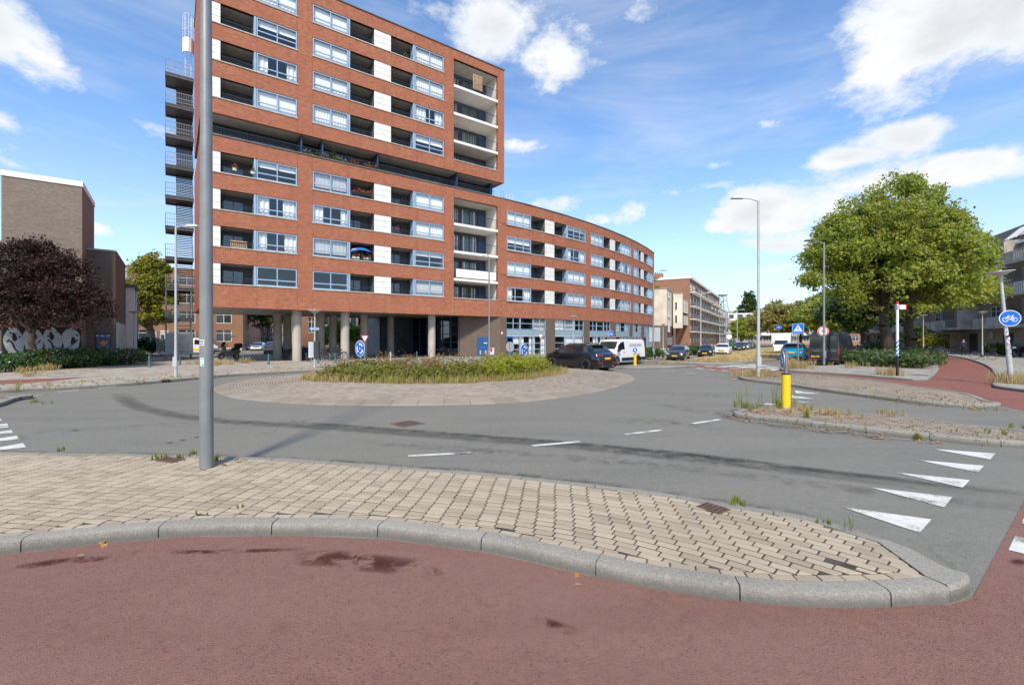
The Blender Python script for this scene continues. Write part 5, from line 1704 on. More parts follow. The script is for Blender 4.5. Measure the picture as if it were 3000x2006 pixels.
# brick chimney stack and lattice mast far behind
q = AT(2340, 230); ck = thing('factory_chimney', 'slim red brick chimney above the distant trees', 'chimney', q, local=False)
m = MB(); m.cyl(q, (q.x, q.y, ZY(886, 230)), 1.8, 1.35, 12); m.build('stack', brick_brown, ck)
m = MB(); m.cyl((q.x, q.y, ZY(886, 230)), (q.x, q.y, ZY(881, 230)), 1.6, 1.6, 12); m.build('rim', rust, ck)
q = AT(2114, 260); lt = thing('lattice_mast', 'grey steel lattice mast behind the brick flats', 'mast', q, local=False)
m = MB(); zt_ = ZY(866, 260); zb2 = 10
def leg(s, z):
    k = 1 - (z - zb2) / (zt_ - zb2); return 1.7 + 1.9 * k
lv = [zb2 + (zt_ - zb2) * k / 5 for k in range(6)]
for sx in (-1, 1):
    for sy in (-1, 1):
        m.cyl((q.x + sx * 5, q.y + sy * 5, 0), (q.x + sx * 1.7, q.y + sy * 1.7, zt_), .26, .2, 6)
for a_, b_ in zip(lv[:-1], lv[1:]):
    la, lb = leg(1, a_), leg(1, b_)
    for s in (-1, 1):
        m.cyl((q.x - la, q.y + s * la, a_), (q.x + lb, q.y + s * lb, b_), .13, n=5); m.cyl((q.x + la, q.y + s * la, a_), (q.x - lb, q.y + s * lb, b_), .13, n=5)
        m.cyl((q.x - lb, q.y + s * lb, b_), (q.x + lb, q.y + s * lb, b_), .12, n=5)
m.build('lattice', galv, lt)
m = MB(); m.box(-2.6, 2.6, -2.6, 2.6, zt_, zt_ + .5, 0, Matrix.Translation((q.x, q.y, 0))); m.build('platform', galv, lt)

# ---- concrete balcony flats on the right
Nn, Ff = Vector((58.8, 52.9)), Vector((69.0, 75.0)); dr_ = (Nn - Ff).normalized()
FRr = line(Ff - dr_ * 46, dr_, 92)
rb_ = thing('concrete_flats', 'grey concrete flats with stepped balconies and tiled mansard roof on the right', 'building', FRr.P(46), local=False)
tile = mat('roof_tile', (0.085, 0.07, 0.058), .9, var=.3, vscale=2, bs=.6, bscale=8)
L = FRr.L
m = MB(); fbox(m, FRr, 0, L, -11, 0, 0, 13.2); m.build('wall', brick_conc, rb_)
# mansard: courses of tiles as overlapping strips
for k in range(9):
    z = 13.2 + k * .37; d = .35 - k * .42
    m = MB()
    for a_ in range(0, 12):
        t0, t1 = L * a_ / 12, L * (a_ + 1) / 12
        P = FRr.P
        m.hexa([P(t0, d, z), P(t1, d, z), P(t1, d - .6, z + .45), P(t0, d - .6, z + .45), P(t0, d, z + .08), P(t1, d, z + .08), P(t1, d - .6, z + .5), P(t0, d - .6, z + .5)])
    m.build('tile_course', tile, rb_)
m = MB(); fbox(m, FRr, 0, L, -11, -3.6, 13.2, 16.6); m.build('roof', tile, rb_)
m = MB(); fbox(m, FRr, 0, L, .25, .45, 13.0, 13.25); m.build('gutter', whitew, rb_)
for t_ in [FRr.t(x) for x in (2936, 2957, 2985)]:
    m = MB(); P = FRr.P
    m.hexa([P(t_ - .55, -.35, 14.1), P(t_ + .55, -.35, 14.1), P(t_ + .55, -1.9, 15.6), P(t_ - .55, -1.9, 15.6), P(t_ - .55, -.3, 14.17), P(t_ + .55, -.3, 14.17), P(t_ + .55, -1.85, 15.67), P(t_ - .55, -1.85, 15.67)]); m.build('roof_window', whitew, rb_)  # sky reflected in the roof glass is put into the white colour
bayw = 7.6; k = 0
t_ = 2.0
while t_ < L - 8:
    proj = (2.6, 1.5)[k % 2]
    for fi, z in enumerate((3.55, 7.05, 10.6)):
        m = MB(); fbox(m, FRr, t_, t_ + bayw, 0, proj, z - .32, z); s_ = m.build('deck', concgrey, rb_)
        m = MB(); fbox(m, FRr, t_ + .02, t_ + bayw * .45, proj - .14, proj - .02, z, z + 1.05); m.build('parapet', concgrey, s_)
        m = MB()
        for q_ in range(12):
            u = t_ + bayw * .47 + bayw * .5 * q_ / 11; fbox(m, FRr, u - .05, u + .05, proj - .12, proj - .06, z, z + 1.0)
        fbox(m, FRr, t_ + bayw * .46, t_ + bayw - .02, proj - .13, proj - .05, z + 1.0, z + 1.06)
        m.build('balustrade', whitew if (k + fi) % 2 else galv, s_)
        m = MB(); fbox(m, FRr, t_ + bayw - .2, t_ + bayw, 0, proj, z, z + 2.9); m.build('fin_wall', concgrey, s_)
        simple_windows(rb_, FRr, [(z + .15, z + 2.5)], [t_ + bayw * .3, t_ + bayw * .7], .06, whitew, 2.4, 2, (.75,))
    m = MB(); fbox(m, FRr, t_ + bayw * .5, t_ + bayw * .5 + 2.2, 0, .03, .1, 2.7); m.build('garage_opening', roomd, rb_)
    m = MB(); fbox(m, FRr, t_ + 1.0, t_ + 1.7, .02, .2, 2.1, 2.9); m.build('wall_box', concrete, rb_)
    t_ += bayw + 1.0; k += 1
m = MB(); M_ = FRr.t(2806); fbox(m, FRr, M_ - 2.2, M_ + 2.2, .5, 2.9, 3.0, 3.25); m.build('entrance_canopy', concgrey, rb_)
m = MB(); fbox(m, FRr, M_ - 1.2, M_ + 1.0, 2.9, 2.94, 2.66, 2.98); m.build('entrance_sign', mat('muted_blue', (.06, .14, .28), .5), rb_)
# houses glimpsed behind the right-hand trees
H7, FH7 = houseblock('terrace_house', 'brick terrace glimpsed under the trees behind the van', 2470, 2640, 150, 9.5, brick_brown, [(1.2, 3.0), (4.2, 6.0), (6.9, 8.4)], 7, 2.2)

# ---- steel fire escape at the end wall
Fe = Frame([F.P(0, -DEP - .0, 0).to_2d(), F.P(0, -DEP / 2, 0).to_2d(), F.P(0, 0, 0).to_2d()])     # end wall, travelling towards the street
fe = thing('fire_escape', 'galvanised steel fire escape with open stairs on the end of the block', 'fire escape', F.P(0, -DEP, 0), local=False)
OUTW, S0_, S1_ = 2.2, -2.4, 0.3           # how far it stands off the wall; along the wall from the back corner
def fpt(s, o, z):
    return Fe.P(s, o, z)
levels = [3.95 + 2.78 * i for i in range(9)]
for i, z in enumerate(levels):
    m = MB(); fbox(m, Fe, S0_, S1_, .05, OUTW, z - .2, z - .12); fbox(m, Fe, S0_, S0_ + .1, .05, OUTW, z - .34, z - .2); fbox(m, Fe, S1_ - .1, S1_, .05, OUTW, z - .34, z - .02)
    lg = m.build('landing', mat('dark_galv', (.10, .102, .105), .55, .5, var=.2), fe)
    rl = MB()
    for s in (S1_ - .03,):
        for zz in (.25, .6, 1.1):
            fbox(rl, Fe, s - .015, s + .015, .05, OUTW, z + zz - .02, z + zz + .02)
        for k in range(17):
            o = .1 + (OUTW - .15) * k / 16; fbox(rl, Fe, s - .01, s + .01, o - .01, o + .01, z - .05, z + 1.1)
    for zz in (.25, .6, 1.1):
        fbox(rl, Fe, S0_, S1_, OUTW - .03, OUTW, z + zz - .02, z + zz + .02)
    for k in range(9):
        s = S0_ + (S1_ - S0_) * k / 8; fbox(rl, Fe, s - .01, s + .01, OUTW - .025, OUTW - .005, z - .05, z + 1.1)
    rl.build('railing', galv, fe)
    if i < len(levels) - 1:
        z2 = levels[i + 1]; st = MB(); nst = 14
        o0, o1 = .15, 1.35
        for k in range(nst):
            zz = z + (z2 - z) * (k + 1) / (nst + 1); s = S1_ - .5 - (S1_ - S0_ - .6) * (k / nst)
            fbox(st, Fe, s - .13, s + .13, o0, o1, zz - .02, zz + .02)
        for o in (o0 - .04, o1):
            P = [fpt(S1_ - .3, o, z), fpt(S1_ - .3, o + .04, z), fpt(S0_ + .2, o + .04, z2 - .15), fpt(S0_ + .2, o, z2 - .15)]
            st.hexa([P[0], P[1], P[2], P[3]] + [p_ + Vector((0, 0, .22)) for p_ in P])
        st.build('stair_flight', mat('stair_steel', (.05, .05, .052), .6, .4), fe)
for o in (.25, OUTW - .06):
    for s in (S0_ + .1, S1_ - .1):
        a = fpt(s, o, 0.1); m = MB(); m.cyl(a, fpt(s, o, levels[1]), .06, n=8); m.build('post', galv, fe)
m = MB()                                  # lower flight
for k in range(12):
    zz = .2 + 3.6 * k / 12; s = S1_ + .2 - 2.0 * k / 12; fbox(m, Fe, s - .13, s + .13, .15, 1.35, zz - .02, zz + .02)
m.build('stair_flight', bpy.data.materials['stair_steel'], fe)
for k in range(2):                        # mesh gate panels round the foot
    m = MB(); o0 = .15 + k * 1.35
    n_ = 18
    for j in range(n_):
        o = o0 + 1.3 * j / (n_ - 1); fbox(m, Fe, S1_ + .0, S1_ + .02, o - .012, o + .012, .7, 2.6)
    fbox(m, Fe, S1_, S1_ + .03, o0, o0 + 1.3, .65, .72); fbox(m, Fe, S1_, S1_ + .03, o0, o0 + 1.3, 2.55, 2.62)
    m.build('gate_panel', galv, fe)
m = MB(); fbox(m, Fe, S1_ - .02, S1_ - .01, .1, OUTW, .6, 2.5); m.build('perforated_sheet', mat('perforated_sheet', (.30, .31, .32), .5, .4), fe)
LS_ = -.3
zt = levels[-1]                           # cage ladder to the roof
m = MB()
for o in (.25, .7):
    m.cyl(fpt(LS_, o, zt), fpt(LS_, o, ROOF_T + 1.0), .025, n=6)
for k in range(20):
    z = zt + .3 + k * .28; m.cyl(fpt(LS_, .25, z), fpt(LS_, .7, z), .015, n=5)
for z in (zt + 2.3, zt + 3.3, zt + 4.4, ROOF_T + .9):
    pts_ = [fpt(LS_, .12, z)] + [fpt(LS_ + .75 * math.sin(a), .475 - .45 * math.cos(a), z) for a in (.4, .9, 1.57, 2.2, 2.7)] + [fpt(LS_, .83, z)]
    m.tube(pts_, .02, 5)
for a in (.4, .9, 1.57, 2.2, 2.7):
    m.cyl(fpt(LS_ + .75 * math.sin(a), .475 - .45 * math.cos(a), zt + 2.3), fpt(LS_ + .75 * math.sin(a), .475 - .45 * math.cos(a), ROOF_T + .9), .015, n=5)
m.build('cage_ladder', whitew, fe)
m = MB()
aa = (.3, .7, 1.1, 1.57, 2.0, 2.4, 2.8)
for a, b in zip(aa[:-1], aa[1:]):
    m.face([fpt(LS_ + .78 * math.sin(x), .475 - .48 * math.cos(x), z) for x, z in ((a, zt + 2.3), (b, zt + 2.3), (b, zt + 3.6), (a, zt + 3.6))])
m.build('cage_guard', whitew, fe)

# ================================================================== VEGETATION
lf_lime = leafmat('lime_leaf', (0.150, 0.205, 0.026), (0.325, 0.370, 0.060), (0.50, 0.38, 0.070), 0.48)
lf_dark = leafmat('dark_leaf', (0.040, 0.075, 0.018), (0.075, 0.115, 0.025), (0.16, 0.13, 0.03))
lf_yel = leafmat('yellow_lime_leaf', (0.20, 0.195, 0.055), (0.37, 0.33, 0.10), (0.34, 0.22, 0.07))
lf_pur = leafmat('purple_leaf', (0.036, 0.018, 0.018), (0.072, 0.038, 0.034), (0.11, 0.07, 0.055), 0.3, 0.12)
lf_che = leafmat('chestnut_leaf', (0.13, 0.16, 0.02), (0.29, 0.29, 0.035), (0.36, 0.22, 0.04))
lf_lau = leafmat('laurel_leaf', (0.022, 0.060, 0.014), (0.055, 0.115, 0.022), (0.11, 0.16, 0.04), 0.2, 0.8)
lf_bri = leafmat('bright_leaf', (0.12, 0.22, 0.015), (0.24, 0.37, 0.03), (0.34, 0.42, 0.06))
lf_jun = leafmat('juniper_leaf', (0.045, 0.085, 0.025), (0.10, 0.15, 0.045), (0.22, 0.19, 0.07))
lf_bro = leafmat('broom_leaf', (0.20, 0.235, 0.02), (0.34, 0.35, 0.035), (0.46, 0.42, 0.05))
lf_isl = leafmat('island_shrub_leaf', (0.125, 0.140, 0.022), (0.235, 0.235, 0.045), (0.30, 0.17, 0.07))
lf_rus = leafmat('rusty_stalk', (0.20, 0.115, 0.05), (0.33, 0.20, 0.10), (0.40, 0.24, 0.14))
lf_wht = leafmat('pale_flower', (0.42, 0.42, 0.30), (0.55, 0.55, 0.42), (0.25, 0.3, 0.12))
lf_dry = leafmat('dry_grass_blade', (0.40, 0.29, 0.12), (0.52, 0.40, 0.19), (0.30, 0.26, 0.08))
lf_grn = leafmat('green_grass_blade', (0.14, 0.19, 0.03), (0.27, 0.30, 0.06), (0.40, 0.33, 0.12))
lf_fal = leafmat('fallen_leaf', (0.36, 0.155, 0.045), (0.46, 0.24, 0.075), (0.20, 0.10, 0.045), 0.15)
lf_red = leafmat('red_flower', (0.55, 0.03, 0.04), (0.65, 0.10, 0.13), (0.1, 0.16, 0.03))
def leaves(centers, tints, per, cr, size, up=0.5, flat=0.65, r=None, droop=0.0):
    """clusters of leaf-shaped quads round each centre; returns verts, faces, tint"""
    r = r or rng
    C = np.repeat(np.asarray(centers, dtype=np.float64), per, axis=0)
    n = len(C)
    off = r.normal(0, 1, (n, 3)) * cr * np.array([1, 1, flat]) * 0.55
    P = C + off
    nrm = r.normal(0, 1, (n, 3)); nrm /= np.linalg.norm(nrm, axis=1)[:, None]
    nrm = nrm * (1 - up * .6) + np.array([0, 0, up]) + off / (cr + 1e-6) * .35
    nrm /= np.linalg.norm(nrm, axis=1)[:, None]
    a = np.cross(nrm, r.normal(0, 1, (n, 3))); a /= np.linalg.norm(a, axis=1)[:, None]
    b = np.cross(nrm, a)
    s = size * r.uniform(.65, 1.35, n)[:, None]
    V = np.empty((n, 4, 3))
    V[:, 0] = P - a * s * .62; V[:, 1] = P + b * s * .40 - a * s * .05 + nrm * s * .08
    V[:, 2] = P + a * s * .62 - nrm * s * .12; V[:, 3] = P - b * s * .40 - a * s * .05 + nrm * s * .08
    T_ = np.repeat(np.repeat(np.asarray(tints), per), 4)
    Fc = np.arange(n * 4).reshape(n, 4)
    return V.reshape(-1, 3), Fc, T_
def lobe_points(lobes, n, r, rmin=.5, bottom=-1.0):
    vol = np.array([l[3] * l[4] * l[5] for l in lobes]) ** (2 / 3.); vol /= vol.sum()
    L_ = np.array(lobes); idx = r.choice(len(lobes), n, p=vol)
    d = r.normal(0, 1, (n, 3)); d /= np.linalg.norm(d, axis=1)[:, None]
    d[:, 2] = np.where(d[:, 2] < bottom, -d[:, 2], d[:, 2])
    rad = rmin + (1.04 - rmin) * np.sqrt(r.uniform(0, 1, n))
    return L_[idx, :3] + d * rad[:, None] * L_[idx, 3:6]
def tree(name, label, base, trunk_h, trunk_r, lobes, nc, per, cr, size, lm_, bm_, seed, cat='tree', group=None, limbs=9, up=.5, rmin=.5, flat=.65, lean=(0, 0), fork=0):
    r = np.random.default_rng(seed)
    t = thing(name, label, cat, base, local=False, group=group)
    B = Vector(base)
    lob = [(B.x + l[0], B.y + l[1], B.z + l[2], l[3], l[4], l[5]) for l in lobes]
    sub = []
    for l in lob:                                   # smaller boughs that break the outline
        for _ in range(15):
            d = r.normal(0, 1, 3); d /= np.linalg.norm(d); d[2] = abs(d[2]) * .9 - .25
            k_ = r.uniform(.18, .38)
            sub.append((l[0] + d[0] * l[3] * .9, l[1] + d[1] * l[4] * .9, l[2] + d[2] * l[5] * .9, l[3] * k_, l[4] * k_, l[5] * k_ * .9))
    n1 = int(nc * .26)
    pts = np.concatenate([lobe_points(lob, n1, r, rmin), lobe_points(sub, nc - n1, r, .35)])
    big_ = np.sin(pts[:, 0] * 1.3 + seed) * np.sin(pts[:, 1] * 1.1) * np.sin(pts[:, 2] * 1.5 + .7)
    tint = np.clip(r.normal(.30, .18, nc) + .22 * big_, 0, 1)
    V, Fc, T_ = leaves(pts, tint, per, cr, size, up, flat, r)
    npmesh('crown', V, Fc, lm_, t, T_)
    mb = MB()
    top = B + Vector((lean[0], lean[1], trunk_h))
    segs = 6; prev = B; pr_ = trunk_r * 1.35
    path = []
    for k in range(1, segs + 1):
        q = B.lerp(top, k / segs) + Vector((r.normal(0, trunk_r * .25), r.normal(0, trunk_r * .25), 0)); rr_ = trunk_r * (1 - .35 * k / segs)
        mb.cyl(prev, q, pr_, rr_, 10, caps=False); prev, pr_ = q, rr_; path.append(q)
    for k in range(limbs):
        e = Vector(pts[int(r.integers(0, nc))]); s = path[int(r.integers(segs // 2, segs))]
        mid = s.lerp(e, .5) + Vector((r.normal(0, .2), r.normal(0, .2), abs(r.normal(0, .35))))
        r0 = trunk_r * r.uniform(.35, .55)
        mb.cyl(s, mid, r0, r0 * .6, 7, caps=False); mb.cyl(mid, e, r0 * .6, r0 * .15, 6, caps=False)
        for j in range(2):
            e2 = Vector(pts[int(r.integers(0, nc))]); 
            if (e2 - mid).length < trunk_h * 1.1:
                mb.cyl(mid, e2, r0 * .4, r0 * .1, 5, caps=False)
    mb.build('trunk', bm_, t, smooth=True)
    return t
def bush(name, label, lobes, nc, per, cr, size, lm_, seed, cat='shrub', group=None, kind=None, up=.35, rmin=.55, flat=.7, stems=True):
    r = np.random.default_rng(seed)
    pts = lobe_points(lobes, nc, r, rmin, -.25)
    pts[:, 2] = np.maximum(pts[:, 2], .12)
    V, Fc, T_ = leaves(pts, np.clip(r.normal(.32, .25, nc), 0, 1), per, cr, size, up, flat, r)
    V[:, 2] = np.maximum(V[:, 2], .05)
    if kind == 'stuff':
        return tag(npmesh(name, V, Fc, lm_, None, T_), label, cat, kind='stuff')
    c = np.mean(np.array(lobes), axis=0)
    t = thing(name, label, cat, (c[0], c[1], .1), local=False, group=group)
    npmesh('foliage', V, Fc, lm_, t, T_)
    mb = MB()
    for l in lobes:
        for k in range(3):
            e = pts[int(r.integers(0, nc))]
            e = Vector((l[0] + r.normal(0, l[3] * .4), l[1] + r.normal(0, l[4] * .4), l[2] + l[5] * .5))
            mb.cyl((l[0] + r.normal(0, .06), l[1] + r.normal(0, .06), .05), e, .03, .012, 5, caps=False)
    tag(mb.build('stems', bark, t), kind='stuff')
    return t
def blades(spots, per, spread, h, w, lm_, name, label, seed, cat='grass', parent=None, bend=.35):
    """tufts of grass blades; spots: (x,y,z[,scale])"""
    r = np.random.default_rng(seed)
    S = np.array([(s + (1,))[:4] if len(s) == 3 else s for s in spots], dtype=float)
    S = np.repeat(S, per, axis=0); n = len(S)
    ang = r.uniform(0, 2 * np.pi, n); rad = np.abs(r.normal(0, spread, n)) * S[:, 3]
    P = S[:, :3] + np.stack([np.cos(ang) * rad, np.sin(ang) * rad, np.zeros(n)], 1)
    hh = h * r.uniform(.45, 1.15, n) * S[:, 3]
    la = r.uniform(0, 2 * np.pi, n); ld = np.stack([np.cos(la), np.sin(la), np.zeros(n)], 1) * (r.uniform(.1, 1, n) * bend * hh)[:, None]
    sd = np.stack([-np.sin(la), np.cos(la), np.zeros(n)], 1) * (w * r.uniform(.6, 1.3, n))[:, None]
    upv = np.stack([np.zeros(n), np.zeros(n), hh], 1)
    V = np.empty((n, 4, 3))
    V[:, 0] = P - sd; V[:, 1] = P + sd; V[:, 2] = P + upv * .62 + ld * .4 + sd * .7; V[:, 3] = P + upv + ld
    T_ = np.repeat(np.clip(r.normal(.35, .25, n), 0, 1), 4)
    return tag(npmesh(name, V.reshape(-1, 3), np.arange(n * 4).reshape(n, 4), lm_, parent, T_), label, cat, kind='stuff')

# ---- trees
b = AT(96, 28, .1)
tree('purple_plum_tree', 'dark purple leaved tree in front of the brick hall', b, 3.2, .2, [(0, 0, 4.9, 2.5, 2.4, 2.3), (-1.8, .2, 4.6, 2.0, 2.0, 2.0), (1.7, 0, 4.5, 2.1, 2.0, 2.0), (3.0, .2, 3.6, 1.3, 1.4, 1.3), (-.2, 0, 6.6, 1.9, 1.9, 1.6), (1.7, .2, 6.2, 1.2, 1.3, 1.1), (0, 0, 3.3, 2.6, 2.0, .9)],
     1050, 28, .38, .13, lf_pur, bark, 11, limbs=14, rmin=.3)
b = AT(437, 60, .1)
tree('chestnut_tree', 'yellow green pollarded tree between the hall and the fire escape', b, 4.6, .55, [(0, 0, 8.5, 2.6, 2.4, 3.6), (-1.6, 0, 6.6, 1.9, 1.9, 2.4), (1.7, 0, 6.8, 1.9, 1.9, 2.6), (0.4, 0, 11.2, 1.7, 1.7, 1.8), (0, 0, 4.6, 2.4, 2, 1.3)],
     820, 18, .5, .30, lf_che, barkl, 12, limbs=16, rmin=.35)
b = G(2592, 1058, .1)
tree('lime_tree', 'large round lime tree with sunlit green crown over the juniper bed', b, 6.0, .46,
     [(0.2, 0, 9.8, 5.0, 4.8, 4.6), (-2.4, -.6, 8.0, 3.9, 4.0, 3.3), (3.0, -.6, 8.4, 3.8, 4.0, 3.6), (1.2, 0, 13.0, 2.8, 2.8, 3.1), (-2.2, 0, 11.4, 2.7, 2.7, 2.3), (3.6, .2, 11.4, 2.4, 2.6, 2.1), (-4.3, 0, 9.2, 2.3, 2.6, 2.0), (-5.3, -.2, 6.9, 1.7, 2.0, 1.4), (0, -2.4, 6.0, 5.4, 3.0, 2.2), (4.6, -1, 6.4, 3.0, 3, 2.2)],
     4200, 24, .44, .19, lf_lime, bark, 13, limbs=22, rmin=.55)
b = G(2668, 1052, .1)
tree('lime_tree', 'second lime tree with leaves spreading towards the concrete flats', b, 5.5, .42,
     [(2.2, 0, 8.8, 4.0, 4.0, 3.6), (4.6, .2, 8.6, 2.5, 2.6, 2.4), (5.6, .4, 7.4, 1.9, 2.0, 1.7), (3.8, -.4, 6.0, 3.0, 3.0, 1.5), (1.0, .3, 6.8, 3.2, 3.2, 2.4)],
     2200, 22, .44, .19, lf_lime, bark, 14, limbs=16, rmin=.5)
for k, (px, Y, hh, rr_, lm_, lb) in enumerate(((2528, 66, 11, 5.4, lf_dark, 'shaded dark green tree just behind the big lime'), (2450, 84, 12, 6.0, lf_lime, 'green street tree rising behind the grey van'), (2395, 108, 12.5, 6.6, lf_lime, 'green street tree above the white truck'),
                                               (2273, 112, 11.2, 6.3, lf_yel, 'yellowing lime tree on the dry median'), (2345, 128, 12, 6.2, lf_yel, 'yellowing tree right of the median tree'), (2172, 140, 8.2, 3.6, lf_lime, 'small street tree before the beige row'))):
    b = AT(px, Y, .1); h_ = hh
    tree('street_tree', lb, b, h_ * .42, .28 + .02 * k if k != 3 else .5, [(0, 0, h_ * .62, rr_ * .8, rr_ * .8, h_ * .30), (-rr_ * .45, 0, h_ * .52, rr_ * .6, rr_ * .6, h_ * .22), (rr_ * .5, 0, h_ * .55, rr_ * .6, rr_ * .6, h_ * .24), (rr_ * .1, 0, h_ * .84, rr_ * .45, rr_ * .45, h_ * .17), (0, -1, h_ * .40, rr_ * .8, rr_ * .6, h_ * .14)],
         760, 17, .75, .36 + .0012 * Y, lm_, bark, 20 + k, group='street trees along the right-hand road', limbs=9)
b = AT(2190, 205, .1)
tree('poplar_tree', 'tall dark poplar rising behind the beige row', b, 9, .5, [(0, 0, 11, 4.2, 4, 9), (-2.4, 0, 9, 2.6, 2.6, 7), (3.0, 0, 10, 2.6, 2.6, 7), (.6, 0, 18, 2.2, 2.2, 5)], 700, 14, 1.0, .75, lf_dark, bark, 31, up=.2, flat=1.1)
for k, (px, Y, hh, rr_) in enumerate(((2420, 210, 17, 10), (2470, 190, 15, 9), (2360, 250, 18, 10), (2140, 300, 21, 12), (2600, 120, 13, 8))):
    b = AT(px, Y, .1)
    tree('distant_tree', ('broad distant tree behind the street trees', 'distant tree between the van and the big lime', 'distant tree below the brick chimney', 'far pale tree above the roof of the beige row', 'distant tree under the left edge of the big lime crown')[k], b, hh * .4, .4,
         [(0, 0, hh * .62, rr_ * .8, rr_ * .7, hh * .34), (-rr_ * .5, 0, hh * .5, rr_ * .6, rr_ * .5, hh * .25), (rr_ * .5, 0, hh * .5, rr_ * .6, rr_ * .5, hh * .25)], 420, 14, 1.2, .9, lf_dark if k != 3 else lf_lime, bark, 40 + k, limbs=5)
b = AT(785, 105, .1)
tree('street_tree', 'dark green tree in the side street behind the columns', b, 5, .3, [(0, 0, 9, 4.6, 4, 4), (-2, 0, 7, 3.2, 3, 2.6), (2.5, 0, 7.4, 3.2, 3, 2.6)], 420, 16, .8, .5, lf_dark, bark, 50)
b = AT(1002, 57, .1)
tree('garden_tree', 'bright green tree over the garden wall behind the columns', b, 1.6, .14, [(0, 0, 2.9, 2.2, 1.6, 1.35), (-1.4, 0, 2.4, 1.3, 1.2, 1.1), (1.6, 0, 2.5, 1.3, 1.2, 1.0)], 420, 18, .34, .26, lf_bri, bark, 51, limbs=6)

# ---- hedges and shrubs
lob = []
r_ = np.random.default_rng(3)
for k in range(30):
    u = k / 29; px = -60 + 385 * u; by = 1094 - 22 * u
    q = G(px, by, .1); dp = r_.uniform(0, 2.6)
    lob.append((q.x - .6 * dp * .3, q.y + .7 + dp, .42 + dp * .05, .85, .8, .55 + r_.uniform(0, .25)))
bush('laurel_hedge', 'dark green laurel planting at the foot of the brick hall', lob, 1500, 22, .26, .115, lf_lau, 5, 'hedge')
bush('clipped_bush', 'dark green bush below the pollarded tree', [(AT(418, 52).x, 52, .9, 1.3, 1.1, 1.0), (AT(448, 52).x, 52, .95, 1.4, 1.1, 1.05), (AT(473, 52).x, 52, .85, 1.0, 1.0, .95)], 330, 20, .3, .2, lf_lau, 6)
# roundabout planting
def bedpts(n, seed, fx=lambda x, y: True):
    r = np.random.default_rng(seed); out = []
    xs = [p.x for p in BED]; ys = [p.y for p in BED]
    while len(out) < n:
        x, y = r.uniform(min(xs), max(xs)), r.uniform(min(ys), max(ys))
        if inside((x, y), inset_bed) and fx(x, y):
            out.append((x, y))
    return out
inset_bed = inset(BED, .45)
lob = [(x, y, .30, .62, .55, .28 + .16 * random.random()) for x, y in bedpts(110, 1)]
bush('island_shrubs', 'low olive green shrubs filling the roundabout bed', lob, 2000, 20, .26, .105, lf_isl, 7, 'shrubs', kind='stuff', up=.25, flat=.9)
q = [(x, y, .45, .50, .5, .48) for x, y in bedpts(22, 2, lambda x, y: -.9 < x < 1.7)]
bush('broom_shrub', 'bright yellow green broom at the right end of the roundabout bed', q, 620, 20, .25, .085, lf_bro, 8, up=.1, flat=1.2)
lob = [(x, y, .52, .4, .4, .36) for x, y in bedpts(40, 3, lambda x, y: y > 21.5 and x < .5)]
bush('rusty_weeds', 'reddish brown seed heads among the roundabout shrubs', lob, 420, 15, .26, .075, lf_rus, 9, 'weeds', kind='stuff', up=.05, flat=1.5)
lob = [(x, y, .68, .35, .35, .18) for x, y in bedpts(26, 4, lambda x, y: -5.0 < x < -1.2 and y > 22.5)]
bush('pale_flowers', 'pale cream flower heads in the middle of the roundabout bed', lob, 260, 12, .2, .075, lf_wht, 10, 'flowers', kind='stuff')
r_ = np.random.default_rng(77)
ring = [(p.x + r_.normal(0, .18), p.y + r_.normal(0, .18), .2, r_.uniform(.5, 1.0)) for p in inset(BED, -.05) for _ in range(4) if p.y < 25]
blades(ring, 9, .12, .38, .011, lf_dry, 'dry_grass', 'straw coloured grass fringing the roundabout bed', 61)
ring2 = [(p.x + r_.normal(0, .3), p.y + r_.normal(0, .3), .2, r_.uniform(.6, 1.2)) for p in inset(BED, .3) for _ in range(5) if p.x > -5.5]
blades(ring2, 8, .16, .36, .010, lf_grn, 'green_grass', 'long green grass at the front of the roundabout bed', 62)
# juniper bed under the lime trees
jp = [Vector(G2(*p)) for p in [(2480, 1072), (2560, 1078), (2637, 1082), (2700, 1085), (2728, 1077), (2722, 1058), (2690, 1044), (2600, 1040), (2540, 1044), (2510, 1054)]]
r_ = np.random.default_rng(8); lob = []
xs = [p.x for p in jp]; ys = [p.y for p in jp]
while len(lob) < 150:
    x, y = r_.uniform(min(xs), max(xs)), r_.uniform(min(ys), max(ys))
    if inside((x, y), jp):
        lob.append((x, y, .42, .95, .9, .42))
bush('juniper_cover', 'spreading green juniper bed below the lime trees', lob, 2300, 16, .40, .17, lf_jun, 12, 'ground cover', kind='stuff', up=.5)
sheet('planting_bed', [(p.x, p.y) for p in jp], .118, dirtg)
bush('bed_shrub', 'taller dark shrub at the left of the lime trunks', [(G(2560, 1052).x, G(2560, 1052).y, .8, 1.2, 1.2, .8), (G(2585, 1049).x, G(2585, 1049).y, .9, 1.3, 1.2, .9)], 160, 16, .4, .2, lf_dark, 13)
bush('roadside_shrub', 'green shrub beside the lamp post left of the grey hatchback', [(AT(1890, 42).x, 42.2, .55, 1.0, .7, .55), (AT(1918, 42.5).x, 42.9, .5, 1.0, .7, .5)], 190, 16, .3, .16, lf_jun, 14)
bush('roadside_shrub', 'green shrubs on the verge behind the grey hatchback', [(AT(x, 50 + (x - 1990) * .05).x, 51 + (x - 1990) * .06, .5, 1.1, .8, .55) for x in (2008, 2022, 2036, 2048)], 330, 16, .32, .17, lf_jun, 15)
bush('wall_shrub', 'green shrub at the wall behind the leaning bicycle', [(AT(2915, 51).x, 51, .7, 1.1, .7, .7), (AT(2930, 51).x, 51.3, .6, .8, .7, .6)], 130, 16, .3, .22, lf_dark, 16)
